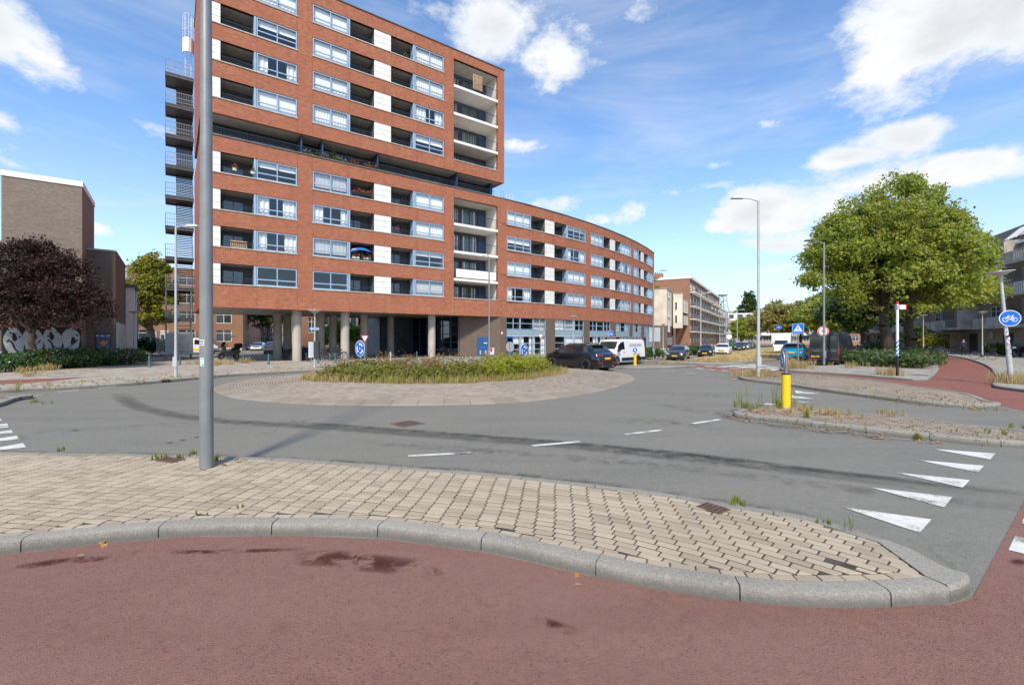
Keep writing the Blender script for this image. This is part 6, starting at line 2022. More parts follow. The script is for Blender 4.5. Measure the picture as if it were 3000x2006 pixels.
bush('wall_shrub', 'rounded yellow green shrub before the concrete flats entrance', [(AT(2735, 66).x, 66, 1.4, 1.5, 1.2, 1.1)], 130, 18, .4, .3, lf_che, 17)
bush('wall_shrub', 'tall dark shrub left of the concrete flats entrance', [(AT(2690, 68).x, 68, 1.9, 1.7, 1.4, 1.8)], 160, 18, .45, .32, lf_dark, 18)
# creeper on the gable, houseplants on the balconies
q = FS.P(0, -8.5, 12.6)
bush('gable_creeper', 'thin yellowing branches over the gable of the brick flats', [(q.x + .6, q.y - 1.2, 12.9, 1.4, .3, .7), (q.x - .6, q.y - 1.2, 13.2, 1.1, .3, .5)], 50, 10, .4, .28, lf_che, 19, stems=False)

# ---- grass tufts and weeds
def near(px, py, z=.12, n=6, s=.15, sc_=1.0):
    q = G(px, py, z); r = np.random.default_rng(int(px * 7 + py))
    return [(q.x + r.normal(0, s), q.y + r.normal(0, s), z, sc_ * r.uniform(.7, 1.2)) for _ in range(n)]
dry = []
for a in ((2212, 1100, .12, 26, .5, 1.1), (2195, 1103, .12, 14, .4, 1.0), (2250, 1102, .12, 14, .5, .8), (2320, 1079, .11, 24, .4, 1.7), (2345, 1079, .11, 18, .4, 1.5), (2612, 1099, .11, 22, .3, 1.3), (2965, 1121, .11, 22, .35, 1.3), (2985, 1124, .11, 14, .3, 1.0),
          (645, 1068, .12, 16, .5, 1.2), (585, 1066, .12, 10, .5, 1.1), (710, 1063, .12, 14, .4, 1.2), (140, 1084, .12, 12, .3, 1.4), (85, 1094, .12, 8, .3, 1.2), (2480, 1076, .11, 10, .4, 1.3), (100, 1101, .12, 8, .3, .8), (1955, 1063, .12, 14, .8, .8), (1930, 1062, .12, 14, .8, .8), (2300, 1200, .12, 12, .25, .5), (2420, 1212, .12, 16, .25, .5), (2620, 1218, .12, 8, .2, .5)):
    dry += near(*a)
for k in range(90):
    px = random.uniform(-50, 900); by = 1150 - 60 * px / 900
    dry += near(px, by - random.uniform(3, 20), .12, 2, .3, random.uniform(.12, .4))
for k in range(120):
    px = random.uniform(2030, 2320); dry += near(px, random.uniform(1020, 1060) if px > 2150 else random.uniform(1050, 1061), .12, 2, .5, .7)
blades(dry, 15, .12, .36, .008, lf_dry, 'dry_grass', 'tufts of straw coloured dry grass along kerbs and posts', 63)
grn = []
for a in ((2162, 1477, .12, 7, .03, .24), (2418, 1533, .12, 5, .03, .14), (470, 1342, .12, 7, .06, .2), (530, 1340, .12, 6, .06, .18), (560, 1332, .12, 4, .05, .2), (625, 1352, .12, 5, .03, .3), (2190, 1196, .12, 6, .12, .5), (2175, 1196, .12, 3, .1, .5), (2215, 1198, .12, 3, .1, .45),
          (2288, 1196, .12, 4, .07, .7), (2345, 1196, .12, 5, .15, .4), (2362, 1222, .12, 4, .04, .5), (2695, 1288, 0, 5, .04, .4), (610, 1508, .12, 1, .01, .1), (575, 1505, .12, 1, .01, .1), (705, 1485, .12, 2, .02, .1), (2925, 1270, .12, 4, .1, .3), (2975, 1255, .12, 5, .1, .3), (88, 1180, 0, 4, .15, .4), (148, 1181, 0, 2, .1, .3), (52, 1150, .12, 1, .02, .9), (160, 1323, .12, 3, .06, .25), (1230, 1124, .12, 2, .1, .3)):
    grn += near(*a)
for k in range(200):
    px = random.uniform(2200, 2900); grn += near(px, 1093 + (px - 2200) * .11 + random.uniform(4, 38), .112, 1, .1, random.uniform(.08, .17))
for k in range(70):
    px = random.uniform(2200, 3000); grn += near(px, 1205 + (px - 2200) * .09 + random.uniform(0, 30), .112, 1, .08, random.uniform(.06, .15))
blades(grn, 15, .06, .42, .005, lf_grn, 'weeds', 'green weeds growing from paving joints and kerbs', 64, 'weeds')
# tall thin stalks on the yellow bollard island
st = near(2288, 1195, .12, 7, .06, .75) + near(2180, 1195, .12, 4, .1, .8) + near(2225, 1196, .12, 2, .04, .7) + near(2316, 1194, .12, 5, .05, .75) + near(2470, 1549, .12, 4, .06, .16)
blades(st, 4, .03, .85, .0035, lf_grn, 'weeds', 'tall thin weeds beside the near yellow bollard', 65, 'weeds', bend=.22)
# ---- fallen leaves
r_ = np.random.default_rng(15); pts_ = []
def litter(P, n, spread, z):
    for _ in range(n):
        p_ = P[int(r_.integers(0, len(P)))]; pts_.append((p_.x + r_.normal(0, spread), p_.y + r_.normal(0, spread), z))
na = [p for p in OA if p.y < 1e9]
fa = [Vector(G2(*p)) for p in [(2150, 1222), (2200, 1232), (2330, 1247), (2400, 1254), (2500, 1268), (2570, 1277), (2700, 1291)]]
litter(fa, 170, .16, .02)
litter([Vector(G2(*p, .12)) for p in [(2200, 1203), (2240, 1207), (2300, 1206), (2380, 1207), (2430, 1215), (2500, 1222), (2240, 1211)]], 200, .22, .125)
litter([Vector(G2(*p, .12)) for p in [(2600, 1240), (2750, 1250), (2900, 1270)]], 20, .7, .125)
fb = [Vector(G2(*p)) for p in [(2175, 1114), (2200, 1121), (2290, 1132), (2400, 1149), (2560, 1172), (2650, 1182), (2720, 1190), (2850, 1199), (2920, 1198)]]
litter(fb, 230, .22, .02)
litter([p for p in inset(p1, .35, False) if p.x > 22], 420, .14, .02 + .1)
litter([p - q * .25 for p, q in zip(p1, normals(p1, False)) if p.y > 22], 260, .14, .015)
litter([p - q * .3 for p, q in zip(p2, normals(p2, False))], 240, .2, .015)
litter(jp, 420, .3, .125)
litter([Vector(G2(x, y)) for x, y in [(2040, 1160), (2080, 1150), (2130, 1190), (2900, 1180), (2700, 1080), (2800, 1090), (2850, 1120)]], 46, 1.2, .012)
litter([p for p in inset(BED, -.12) if p.y < 24], 420, .16, .24)
litter([Vector(G2(*p)) for p in [(130, 1603), (290, 1592), (290, 1592), (2690, 1781), (1690, 1700), (240, 1622)]], 12, .05, .012)
litter([Vector(G2(*p, .12)) for p in [(640, 1362), (660, 1352), (500, 1330)]], 14, .12, .122)
litter([Vector(G2(x, y, .12)) for x, y in [(0, 1100), (100, 1100), (200, 1092), (300, 1080)]], 200, .5, .125)
P_ = np.array(pts_); per = 1
V, Fc, T_ = leaves(P_, np.clip(r_.normal(.3, .3, len(P_)), 0, 1), 1, .012, .062, up=1.4, r=r_)
V[:, 2] = np.maximum(V[:, 2], np.repeat(P_[:, 2], 4) - .006)
tag(npmesh('fallen_leaves', V, Fc, lf_fal, None, T_), 'dry orange brown leaves lying along the kerbs', 'leaves', kind='stuff')

# ================================================================== VEHICLES
def interp(tab, x):
    if x <= tab[0][0]:
        return tab[0][1]
    for (a, va), (b, vb) in zip(tab[:-1], tab[1:]):
        if x <= b:
            u = (x - a) / (b - a); u = u * u * (3 - 2 * u)
            return va + (vb - va) * u
    return tab[-1][1]
def lin(tab, x):
    return float(np.interp(x, [a for a, _ in tab], [b for _, b in tab]))
def wheel(parent, x, y, r, w=.22, rm=None, dark=False):
    rm = rm or rimm; s = 1 if y > 0 else -1
    M = Matrix.Translation((x, y, r)) @ Matrix.Rotation(R(-90 * s), 4, 'X')       # local z points outwards
    mb = MB(); mb.lathe([(r * .62, -w / 2), (r * .9, -w / 2), (r, -w * .38), (r, w * .38), (r * .92, w / 2), (r * .66, w / 2), (r * .62, w * .35)], (0, 0, 0), 28, 0, M)
    wo = mb.build('wheel', tyre, parent, smooth=True)
    mb = MB(); mb.lathe([(r * .66, w * .47), (r * .60, w * .40), (r * .56, w * .25), (.001, w * .22)], (0, 0, 0), 28, 0, M)
    mb.build('rim_dish', blackm, wo, smooth=True)
    mb = MB()
    for k in range(5):
        a = 2 * math.pi * k / 5
        p0 = M @ Vector((0, 0, w * .36)); 
        d0 = Vector((math.cos(a), math.sin(a), 0)); d1 = Vector((-math.sin(a), math.cos(a), 0))
        q = [d0 * r * .08 - d1 * r * .07, d0 * r * .08 + d1 * r * .07, d0 * r * .62 + d1 * r * .10, d0 * r * .62 - d1 * r * .10]
        mb.hexa([M @ (v + Vector((0, 0, w * .30))) for v in q] + [M @ (v + Vector((0, 0, w * .42))) for v in q])
    mb.lathe([(r * .64, w * .46), (r * .60, w * .48), (r * .58, w * .40)], (0, 0, 0), 28, 0, M)
    mb.build('rim', rm, wo)
    return wo
def car(name, label, loc, heading, paint, kind='hatch', s=1.0, group=None, rim=None, text_=None, lights='both', roofm=None, cat='car'):
    rz = math.atan2(heading[1], heading[0])
    t = thing(name, label, cat, loc, rz, group)
    if kind == 'suv':
        Ln, W, wr, wb = 4.85, 1.94, .39, 2.9; fx, rx = 1.44, -1.46
        top = [(-2.42, .78), (-2.36, 1.02), (-2.05, 1.18), (-1.55, 1.60), (-1.1, 1.67), (-.2, 1.70), (.35, 1.66), (.75, 1.52), (1.35, 1.14), (1.9, 1.05), (2.3, .88), (2.42, .62)]
        belt = [(-2.42, .76), (-2.2, 1.08), (-1.2, 1.10), (.9, 1.04), (1.4, 1.00), (2.2, .82), (2.42, .58)]; glassx = (-2.1, -1.45, .62, 1.38); sw = [(-1.62, -1.15), (-1.08, -.12), (-.05, .92)]
    elif kind == 'van':
        Ln, W, wr, wb = 5.1, 1.96, .33, 3.1; fx, rx = 1.62, -1.46
        top = [(-2.55, .9), (-2.53, 1.86), (-2.4, 1.94), (0, 1.97), (.9, 1.94), (1.15, 1.86), (1.95, 1.16), (2.35, .98), (2.52, .72)]
        belt = [(-2.55, .88), (-2.5, 1.08), (1.2, 1.08), (1.9, 1.02), (2.52, .66)]; glassx = (None, None, 1.2, 1.92); sw = [(.62, 1.55)]
    elif kind == 'bigvan':
        Ln, W, wr, wb = 5.9, 2.0, .34, 3.66; fx, rx = 1.95, -1.71
        top = [(-2.95, 1.0), (-2.93, 2.42), (-2.82, 2.52), (0, 2.55), (1.2, 2.48), (1.5, 2.34), (2.1, 1.42), (2.55, 1.22), (2.92, .8)]
        belt = [(-2.95, .9), (-2.9, 1.22), (1.5, 1.22), (2.2, 1.15), (2.92, .72)]; glassx = (None, None, 1.52, 2.1); sw = [(.85, 1.85)]
    elif kind == 'small':
        Ln, W, wr, wb = 3.6, 1.64, .30, 2.42; fx, rx = 1.15, -1.27
        top = [(-1.8, .7), (-1.76, .98), (-1.6, 1.32), (-1.4, 1.44), (-.6, 1.48), (.1, 1.44), (.45, 1.32), (1.0, .98), (1.5, .86), (1.74, .68), (1.8, .5)]
        belt = [(-1.8, .68), (-1.7, .96), (.6, .90), (1.1, .86), (1.7, .64), (1.8, .46)]; glassx = (-1.74, -1.45, .3, .98); sw = [(-1.25, -.45), (-.38, .62)]
    else:
        Ln, W, wr, wb = 4.3, 1.80, .32, 2.64; fx, rx = 1.27, -1.37
        top = [(-2.15, .72), (-2.1, .98), (-1.85, 1.12), (-1.4, 1.38), (-.9, 1.46), (-.2, 1.48), (.3, 1.42), (.6, 1.30), (1.15, 1.0), (1.7, .90), (2.05, .72), (2.15, .5)]
        belt = [(-2.15, .70), (-2.0, .98), (-1.0, .98), (.8, .92), (1.2, .88), (2.0, .66), (2.15, .46)]; glassx = (-1.86, -1.35, .5, 1.16); sw = [(-1.45, -.98), (-.92, -.08), (-.02, .78)]
    x0, x1 = -Ln / 2, Ln / 2
    zlow = .22 if kind != 'suv' else .28
    zroof = max(z for _, z in top)
    van = kind in ('van', 'bigvan')
    def halfw(x):
        u = abs(x) / (Ln / 2)
        return W / 2 * (1 - .18 * max(0, (u - .72) / .28) ** 2.2) if not (van and x < 0) else W / 2 * (1 - .04 * max(0, (u - .9) / .1) ** 2)
    def sect(x):
        w = halfw(x); zt = lin(top, x); zb = min(lin(belt, x), zt - .01)
        g = min(1, max(0, (zt - zb) / (zroof - 1.0)))
        lo = zlow
        for wx in (fx, rx):
            d = abs(x - wx); ra = wr + .065
            if d < ra:
                lo = max(lo, wr + math.sqrt(ra * ra - d * d))
        lo = min(lo, zb - .06)
        tw = (.86 if van else .70) * W / 2
        we = w * .95 * (1 - g) + min(w, tw) * g
        pts = [(w * .93, lo), (w * .985, min(lo + .10, zb - .04)), (w, max(min(.62, zb - .03), lo + .12) if lo < .5 else (lo + zb) / 2), (w * .985, zb), (we, zb + (zt - zb) * .88), (we * .86, zt - .012 * g - .003), (we * .45, zt), (0, zt + .006)]
        return pts
    n = 84
    xs = [x0 + (x1 - x0) * k / n for k in range(n + 1)]
    mb = MB(); rings = []
    for x in xs:
        h = sect(x); ring = [(x * s, y * s, z * s) for y, z in h] + [(x * s, -y * s, z * s) for y, z in h[-2::-1]]
        rings.append(len(mb.v)); mb.v.extend(ring)
    m = 15
    for a, b in zip(rings[:-1], rings[1:]):
        for j in range(m - 1):
            mb.f.append((a + j, a + j + 1, b + j + 1, b + j)); mb.m.append(0); mb.uv.append([(0, 0)] * 4)
    mb.f.append(tuple(rings[0] + j for j in range(m))); mb.m.append(0); mb.uv.append([(0, 0)] * m)
    mb.f.append(tuple(rings[-1] + j for j in reversed(range(m)))); mb.m.append(0); mb.uv.append([(0, 0)] * m)
    body = mb.build('body', paint, t, smooth=True)
    mb = MB(); mb.box(x0 * .93 * s, x1 * .93 * s, -W * .44 * s, W * .44 * s, .20 * s, .55 * s); mb.build('underbody', blackm, t)
    def patch(nm, xa, xb, kind_, mt, parent=t, k=8, va=.14, vb=.9):
        p = MB(); off = .007
        if kind_ == 'top':
            for i in range(k):
                ua, ub = xa + (xb - xa) * i / k, xa + (xb - xa) * (i + 1) / k
                A, B = sect(ua), sect(ub)
                for j in (4, 5, 6):
                    for sy in (1, -1):
                        f_ = .93
                        q = [(ua, A[j][0] * sy * f_, A[j][1]), (ub, B[j][0] * sy * f_, B[j][1]), (ub, B[j + 1][0] * sy * f_, B[j + 1][1]), (ua, A[j + 1][0] * sy * f_, A[j + 1][1])]
                        nx = .75 if xa > 0 else -.75
                        p.face([((x + off * nx * 2) * s, y * s, (z + off * 2) * s) for x, y, z in (q if sy < 0 else q[::-1])])
        else:
            for sy in ((1, -1)):
                for i in range(k):
                    ua, ub = xa + (xb - xa) * i / k, xa + (xb - xa) * (i + 1) / k
                    A, B = sect(ua), sect(ub)
                    def L_(S, v):
                        return (S[3][0] + (S[4][0] - S[3][0]) * v + off, S[3][1] + (S[4][1] - S[3][1]) * v)
                    q = [(ua, *L_(A, va)), (ub, *L_(B, va)), (ub, *L_(B, vb)), (ua, *L_(A, vb))]
                    q = [(x * s, y * sy * s, z * s) for x, y, z in q]
                    p.face(q if sy < 0 else q[::-1])
                if sy == 1:
                    p.build(nm, mt, parent); p = MB()
        return p.build(nm, mt, parent, smooth=(kind_ == 'top'))
    if glassx[0] is not None:
        patch('rear_window', glassx[0] + .08, glassx[1] - .02, 'top', carglass)
    patch('windscreen', glassx[2] + .04, glassx[3] - .05, 'top', carglass)
    for a, b in sw:
        patch('side_window', a, b, 'side', carglass)
    for x in (fx, rx):
        for sy in (1, -1):
            wheel(t, x * s, sy * (W / 2 - .12) * s, wr * s, .23 * s, rim)
            a_ = MB(); a_.cyl((x * s, sy * (W / 2 - .30) * s, wr * s), (x * s, sy * (W / 2 - .06) * s, wr * s), (wr + .055) * s, n=24); a_.build('wheel_arch', blackm, t)
    def bx_(nm, xa, xb, ya, yb, za, zb, mt, parent=t):
        q = MB(); q.box(xa * s, xb * s, ya * s, yb * s, za * s, zb * s, 0); return q.build(nm, mt, parent)
    zl = {'suv': .95, 'van': 1.0, 'bigvan': 1.0, 'small': .80, 'hatch': .82}[kind]
    for sy in (1, -1):
        ya, yb = sorted((sy * W * .28, sy * W * .435))
        bx_('headlight', x1 - .24, x1 - .055, ya, yb, zl - .22, zl - .07, headlamp)
        if van:
            ya2, yb2 = sorted((sy * W * .435, sy * W * .492)); bx_('tail_light', x0 - .012, x0 + .10, ya2, yb2, .85, 1.35 if kind == 'bigvan' else 1.45, redlamp)
        else:
            ya2, yb2 = sorted((sy * W * .24, sy * W * .425)); bx_('tail_light', x0 + .02, x0 + .20, ya2, yb2, zl - .03, zl + .09, redlamp)
        ym = sorted((sy * (W / 2 - .02), sy * (W / 2 + .17))); zm = lin(belt, glassx[3] - .2) + .02
        bx_('mirror', glassx[3] - .42, glassx[3] - .22, ym[0], ym[1], zm, zm + .15, blackm if van else paint)
        for a, b in sw[-2:] if not van else sw:
            q = sorted((sy * (W / 2 - .015), sy * (W / 2 + .02))); bx_('door_handle', a + .08, a + .24, q[0], q[1], zl - .03, zl + .0, blackm if van else paint)
    bx_('number_plate', x1 - .02, x1 + .012, -.26, .26, .40, .51, plate)
    rpz = 1.0 if kind == 'bigvan' else (.80 if kind != 'small' else .62)
    if kind == 'bigvan':
        bx_('number_plate', x0 - .022, x0 - .005, .28, .80, .62, .73, plate)
    else:
        bx_('number_plate', x0 - .022, x0 + .06, -.26, .26, rpz - .06, rpz + .05, plate)
    bx_('grille', x1 - .09, x1 - .008, -W * .22, W * .22, .56, .68, blackm)
    bx_('front_bumper', x1 - .16, x1 + .005, -W * .38, W * .38, .24, .40, blackm)
    bx_('rear_bumper', x0 - .005, x0 + .2, -W * .42, W * .42, .26, .46 if not van else .56, blackm)
    if kind == 'suv':
        bx_('spoiler', -1.82, -1.5, -.55, .55, 1.585, 1.625, paint)
        for sy in (1, -1):
            q = MB(); q.tube([(-1.2 * s, sy * .62 * s, 1.67 * s), (-.2 * s, sy * .64 * s, 1.71 * s), (.35 * s, sy * .62 * s, 1.67 * s)], .015 * s, 6); q.build('roof_rail', blackm, t)
            ya, yb = sorted((sy * .45, sy * .82)); bx_('reflector', x0 - .012, x0 + .1, ya, yb, .50, .57, redlamp)
            q = MB(); q.cyl(((x0 - .03) * s, sy * .52 * s, .33 * s), ((x0 + .2) * s, sy * .52 * s, .33 * s), .05 * s, n=10); q.build('exhaust', chrome, t)
    return t
def paintm(name, c, metal=.0, rough=.32):
    return mat(name, c, rough, metal, var=.03, vscale=1, spec=.5, coat=.8)
p_black = paintm('black_car_paint', (.006, .006, .007), rough=.2)
p_grey = paintm('dark_grey_car_paint', (.035, .038, .042), .4)
p_white = paintm('white_car_paint', (.74, .74, .73))
p_cream = paintm('cream_car_paint', (.70, .68, .60))
p_blue = paintm('bright_blue_car_paint', (.0, .23, .36), .25)
p_silver = paintm('silver_car_paint', (.30, .32, .34), .6)
p_dkblue = paintm('dark_blue_car_paint', (.02, .035, .07), .3)
p_darkvan = paintm('slate_van_paint', (.020, .026, .032), .2, .35)
p_red = paintm('dark_red_car_paint', (.15, .012, .012), .2)
blackrim = mat('black_rim', (.02, .02, .02), .35, .6)
suv = car('suv', 'black suv rounding the roundabout beside the white van', (4.3, 30.0, 0), (-.64, .77), p_black, 'suv', rim=blackrim)
# maker's lettering across the tailgate, roughly as it can be seen
vh = Vector((-.70, -.714)).normalized()
vloc = Vector((8.3, 36.0))
van = car('delivery_van', 'white delivery van with roof rack and dark lettering entering the roundabout', (vloc.x, vloc.y, 0), vh, p_white, 'van', cat='van')
for sy in (-.7, .7):
    q = MB(); q.tube([(-2.3, sy, 2.14), (1.0, sy, 2.14)], .025, 6); q.build('roof_rack', galv, van)
for x in (-2.3, -1.5, -.7, .1, .9):
    q = MB(); q.tube([(x, -.7, 1.95), (x, -.7, 2.15), (x, .7, 2.15), (x, .7, 1.95)], .022, 6); q.build('rack_bar', galv, van)
Mv = Matrix(((-1, 0, 0, -.95), (0, 0, 1, .99), (0, 1, 0, 1.52), (0, 0, 0, 1)))
text('BOUWKONING', .27, mat('van_lettering', (.05, .09, .12), .5), van, Mv, sx=.95)
q = MB(); q.box(-2.5, 1.1, .975, .992, .34, .58); q.build('side_moulding', blackm, van)
q = MB(); q.box(-2.57, -2.50, -.98, .99, .5, 1.9); q.build('rear_door', blackm, van)
park = 'cars parked along the right-hand street'
hin = (-.5, -.866)
car('hatchback', 'dark grey hatchback parked facing us beside the verge', (15.9, 44.0, 0), hin, p_grey, 'hatch', .93, park)
car('small_car', 'small black car parked facing us behind the grey hatchback', (21.8, 51.6, 0), hin, p_black, 'small', .93, park)
car('crossover', 'cream white crossover parked behind the small black car', (25.9, 56.6, 0), hin, p_cream, 'hatch', .98, park)
for k, (x, y, pm, lb) in enumerate(((39.4, 79.5, p_dkblue, 'dark blue hatchback at the front of the far parked row'), (42.6, 84.5, p_silver, 'silver car second in the far parked row'), (45.6, 89.6, p_grey, 'grey car third in the far parked row'), (48.8, 95, p_silver, 'pale car fourth in the far parked row'), (52, 100.4, p_black, 'black car last in the far parked row'))):
    car('parked_car', lb, (x, y, 0), hin, pm, 'hatch', .98, park)
car('suv', 'bright blue suv seen from behind next to the dark van', (26.4, 43.0, 0), (.61, .79), p_blue, 'suv', .96)
bv = car('panel_van', 'dark slate panel van parked below the big lime tree', (25.3, 36.3, 0), (.72, .69), p_darkvan, 'bigvan', cat='van')
for sy in (1, -1):
    q = MB(); ya, yb = sorted((sy * .08, sy * .86)); q.box(-2.972, -2.955, ya, yb, 1.32, 2.16); q.build('rear_window', carglass, bv)
    q = MB(); ya, yb = sorted((sy * .45, sy * .93)); q.box(-2.985, -2.9, ya, yb, .46, .54); q.build('reflector', redlamp, bv)
q = MB(); q.box(-2.965, -2.95, -.01, .01, .6, 2.3); q.build('door_seam', blackm, bv)
q = MB(); q.box(-3.02, -2.9, -.9, .9, .38, .45); q.build('step_bumper', blackm, bv)
for sy in (1, -1):
    q = MB(); q.box(-2.962, -2.95, sy * .5 - .2, sy * .5 + .2, 1.09, 1.115); q.build('badge', chrome, bv)
tk = car('box_truck', 'white truck with green stripe farther down the right-hand road', (36.2, 62, 0), (-.5, -.866), p_white, 'van', 1.0, cat='truck')
q = MB(); q.box(-2.6, 1.0, -1.1, 1.1, .9, 2.75); bd = q.build('load_box', p_white, tk)
q = MB(); q.hexa([Vector(v) for v in ((-1.8, 1.101, 1.0), (.6, 1.101, 1.0), (.6, 1.108, 1.0), (-1.8, 1.108, 1.0), (.3, 1.101, 1.9), (.9, 1.101, 1.9), (.9, 1.108, 1.9), (.3, 1.108, 1.9))]); q.build('green_stripe', mat('leaf_green_print', (.10, .45, .06), .5), bd)
sd = 'cars in the side street behind the columns'
car('parked_car', 'silver grey car with yellow plate just behind the columns', (AT(783, 57).x, 58.5, .12), (-.35, .94), p_silver, 'hatch', 1.0, sd)
car('parked_car', 'dark red car left of the silver grey car behind the columns', (AT(757, 58).x, 61.5, .12), (-.35, .94), p_red, 'hatch', 1.0, sd)
car('parked_car', 'pale blue car farther back in the side street', (AT(736, 72).x, 74, .0), (.35, -.94), p_silver, 'hatch', 1.0, sd)
car('parked_car', 'dark car at the corner of the brown brick flats', (AT(713, 74).x, 77, .0), (.35, -.94), p_dkblue, 'hatch', 1.0, sd)
car('parked_car', 'dark car half hidden behind the middle columns', (AT(855, 60).x, 61, .0), (1, .1), p_dkblue, 'hatch', 1.0, sd)
yv = car('service_van', 'white and yellow service van behind the foot of the fire escape', (AT(560, 56).x, 56.5, .12), (1, .05), p_white, 'van', 1.0, cat='van')
for sy in (-1, 1):
    q = MB(); q.box(-2.45, 2.0, sy * .985 - .006, sy * .985 + .006, .52, .72); q.build('yellow_stripe', yellowp, yv)

# ---- two wheelers
def bicycle(name, label, loc, rz, frame_m, lean=0.0, group='bicycles', crate=False, wm=None):
    t = thing(name, label, 'bicycle', loc, rz, group)
    t.rotation_euler = (lean, 0, rz)
    r = .345; X = .55
    for x in (-X, X):
        mb = MB(); n = 28
        P = [Vector((x + r * math.cos(2 * math.pi * k / n), 0, r + r * math.sin(2 * math.pi * k / n))) for k in range(n)]
        for a, b in zip(P, P[1:] + P[:1]):
            mb.cyl(a, b, .019, n=6, caps=False)
        w = mb.build('wheel', tyre, t, smooth=True)
        mb = MB()
        P = [Vector((x + (r - .03) * math.cos(2 * math.pi * k / n), 0, r + (r - .03) * math.sin(2 * math.pi * k / n))) for k in range(n)]
        for a, b in zip(P, P[1:] + P[:1]):
            mb.cyl(a, b, .012, n=5, caps=False)
        for k in range(12):
            mb.cyl((x, 0, r), P[(k * n) // 12], .003, n=4, caps=False)
        mb.build('rim', wm or galv, w)
    mb = MB(); bb = (-.10, 0, .30); st = (-.22, 0, .82); hd = (.38, 0, .88); hb = (.42, 0, .68)
    for a, b, q in ((bb, st, .016), (bb, hb, .018), (st, hd, .014), (st, (-X, 0, r), .010), (bb, (-X, 0, r), .011), (hd, (X, 0, r), .013), ((.36, 0, 1.0), hb, .016)):
        mb.cyl(a, b, q, n=7)
    mb.build('frame', frame_m, t)
    mb = MB(); mb.tube([(.22, -.30, 1.05), (.36, -.22, 1.08), (.38, 0, 1.02), (.36, .22, 1.08), (.22, .30, 1.05)], .013, 7); mb.build('handlebar', blackm, t)
    mb = MB(); mb.box(-.38, -.12, -.08, .08, .90, .96); mb.cyl((-.22, 0, .82), (-.24, 0, .92), .013, n=6); mb.build('saddle', blackm, t)
    mb = MB(); mb.box(-.80, -.30, -.06, .06, .735, .75); mb.cyl((-.75, .05, .735), (-X, .05, r), .007, n=5); mb.cyl((-.75, -.05, .735), (-X, -.05, r), .007, n=5); mb.build('luggage_rack', blackm, t)
    mb = MB(); mb.cyl((-.10, -.04, .30), (-.10, .04, .30), .09, n=16); mb.cyl((-.1, .06, .3), (-.03, .06, .15), .012, n=5); mb.box(-.07, .05, .05, .13, .13, .155); mb.build('crank', blackm, t)
    mb = MB()
    for x in (-X, X):
        P = [Vector((x + (r + .03) * math.cos(a), 0, r + (r + .03) * math.sin(a))) for a in [math.pi * (.15 + .7 * k / 8) for k in range(9)]]
        for a, b in zip(P[:-1], P[1:]):
            mb.cyl(a, b, .022, n=5, caps=False)
    mb.build('mudguards', blackm, t)
    if crate:
        mb = MB(); mb.box(.42, .80, -.22, .22, .78, 1.05, open_=('t',)); mb.build('crate', blackm, t)
    return t
gbk = 'bicycles parked between the columns'
bicycle('bicycle', 'dark bicycle seen end-on left of the advert panel', (AT(903, 37.5).x, 38.6, .12), 1.15, blackm, group=gbk)
bicycle('bicycle', 'bicycle with bright front wheel right of the advert panel', (AT(963, 38).x, 38.9, .12), 3.05, blackm, group=gbk, crate=True, wm=chrome)
bicycle('bicycle', 'second dark bicycle behind the one with bright wheel', (AT(980, 39.2).x, 40.0, .12), 2.95, blackm, .05, group=gbk)
bicycle('bicycle', 'dark bicycle beside the covered scooter at the first column', (AT(852, 38.8).x, 40.4, .12), 1.0, blackm, group=gbk)
bicycle('bicycle', 'black bicycle with front crate leaning by the lamp post on the right', (AT(2882, 42).x, 42, .12), 5.35, blackm, .15, group='bicycles on the right', crate=True, wm=mat('pale_tyre', (.45, .33, .27), .7))
bicycle('bicycle', 'grey bicycle left of the walking man', (AT(2783, 54).x, 55, .12), .2, galv, group='bicycles on the right')
bicycle('bicycle', 'dark bicycle just behind the walking man', (AT(2812, 55).x, 56, .12), .1, blackm, group='bicycles on the right')
bicycle('bicycle', 'dark bicycle right of the walking man', (AT(2838, 55).x, 56.5, .12), .15, blackm, group='bicycles on the right')
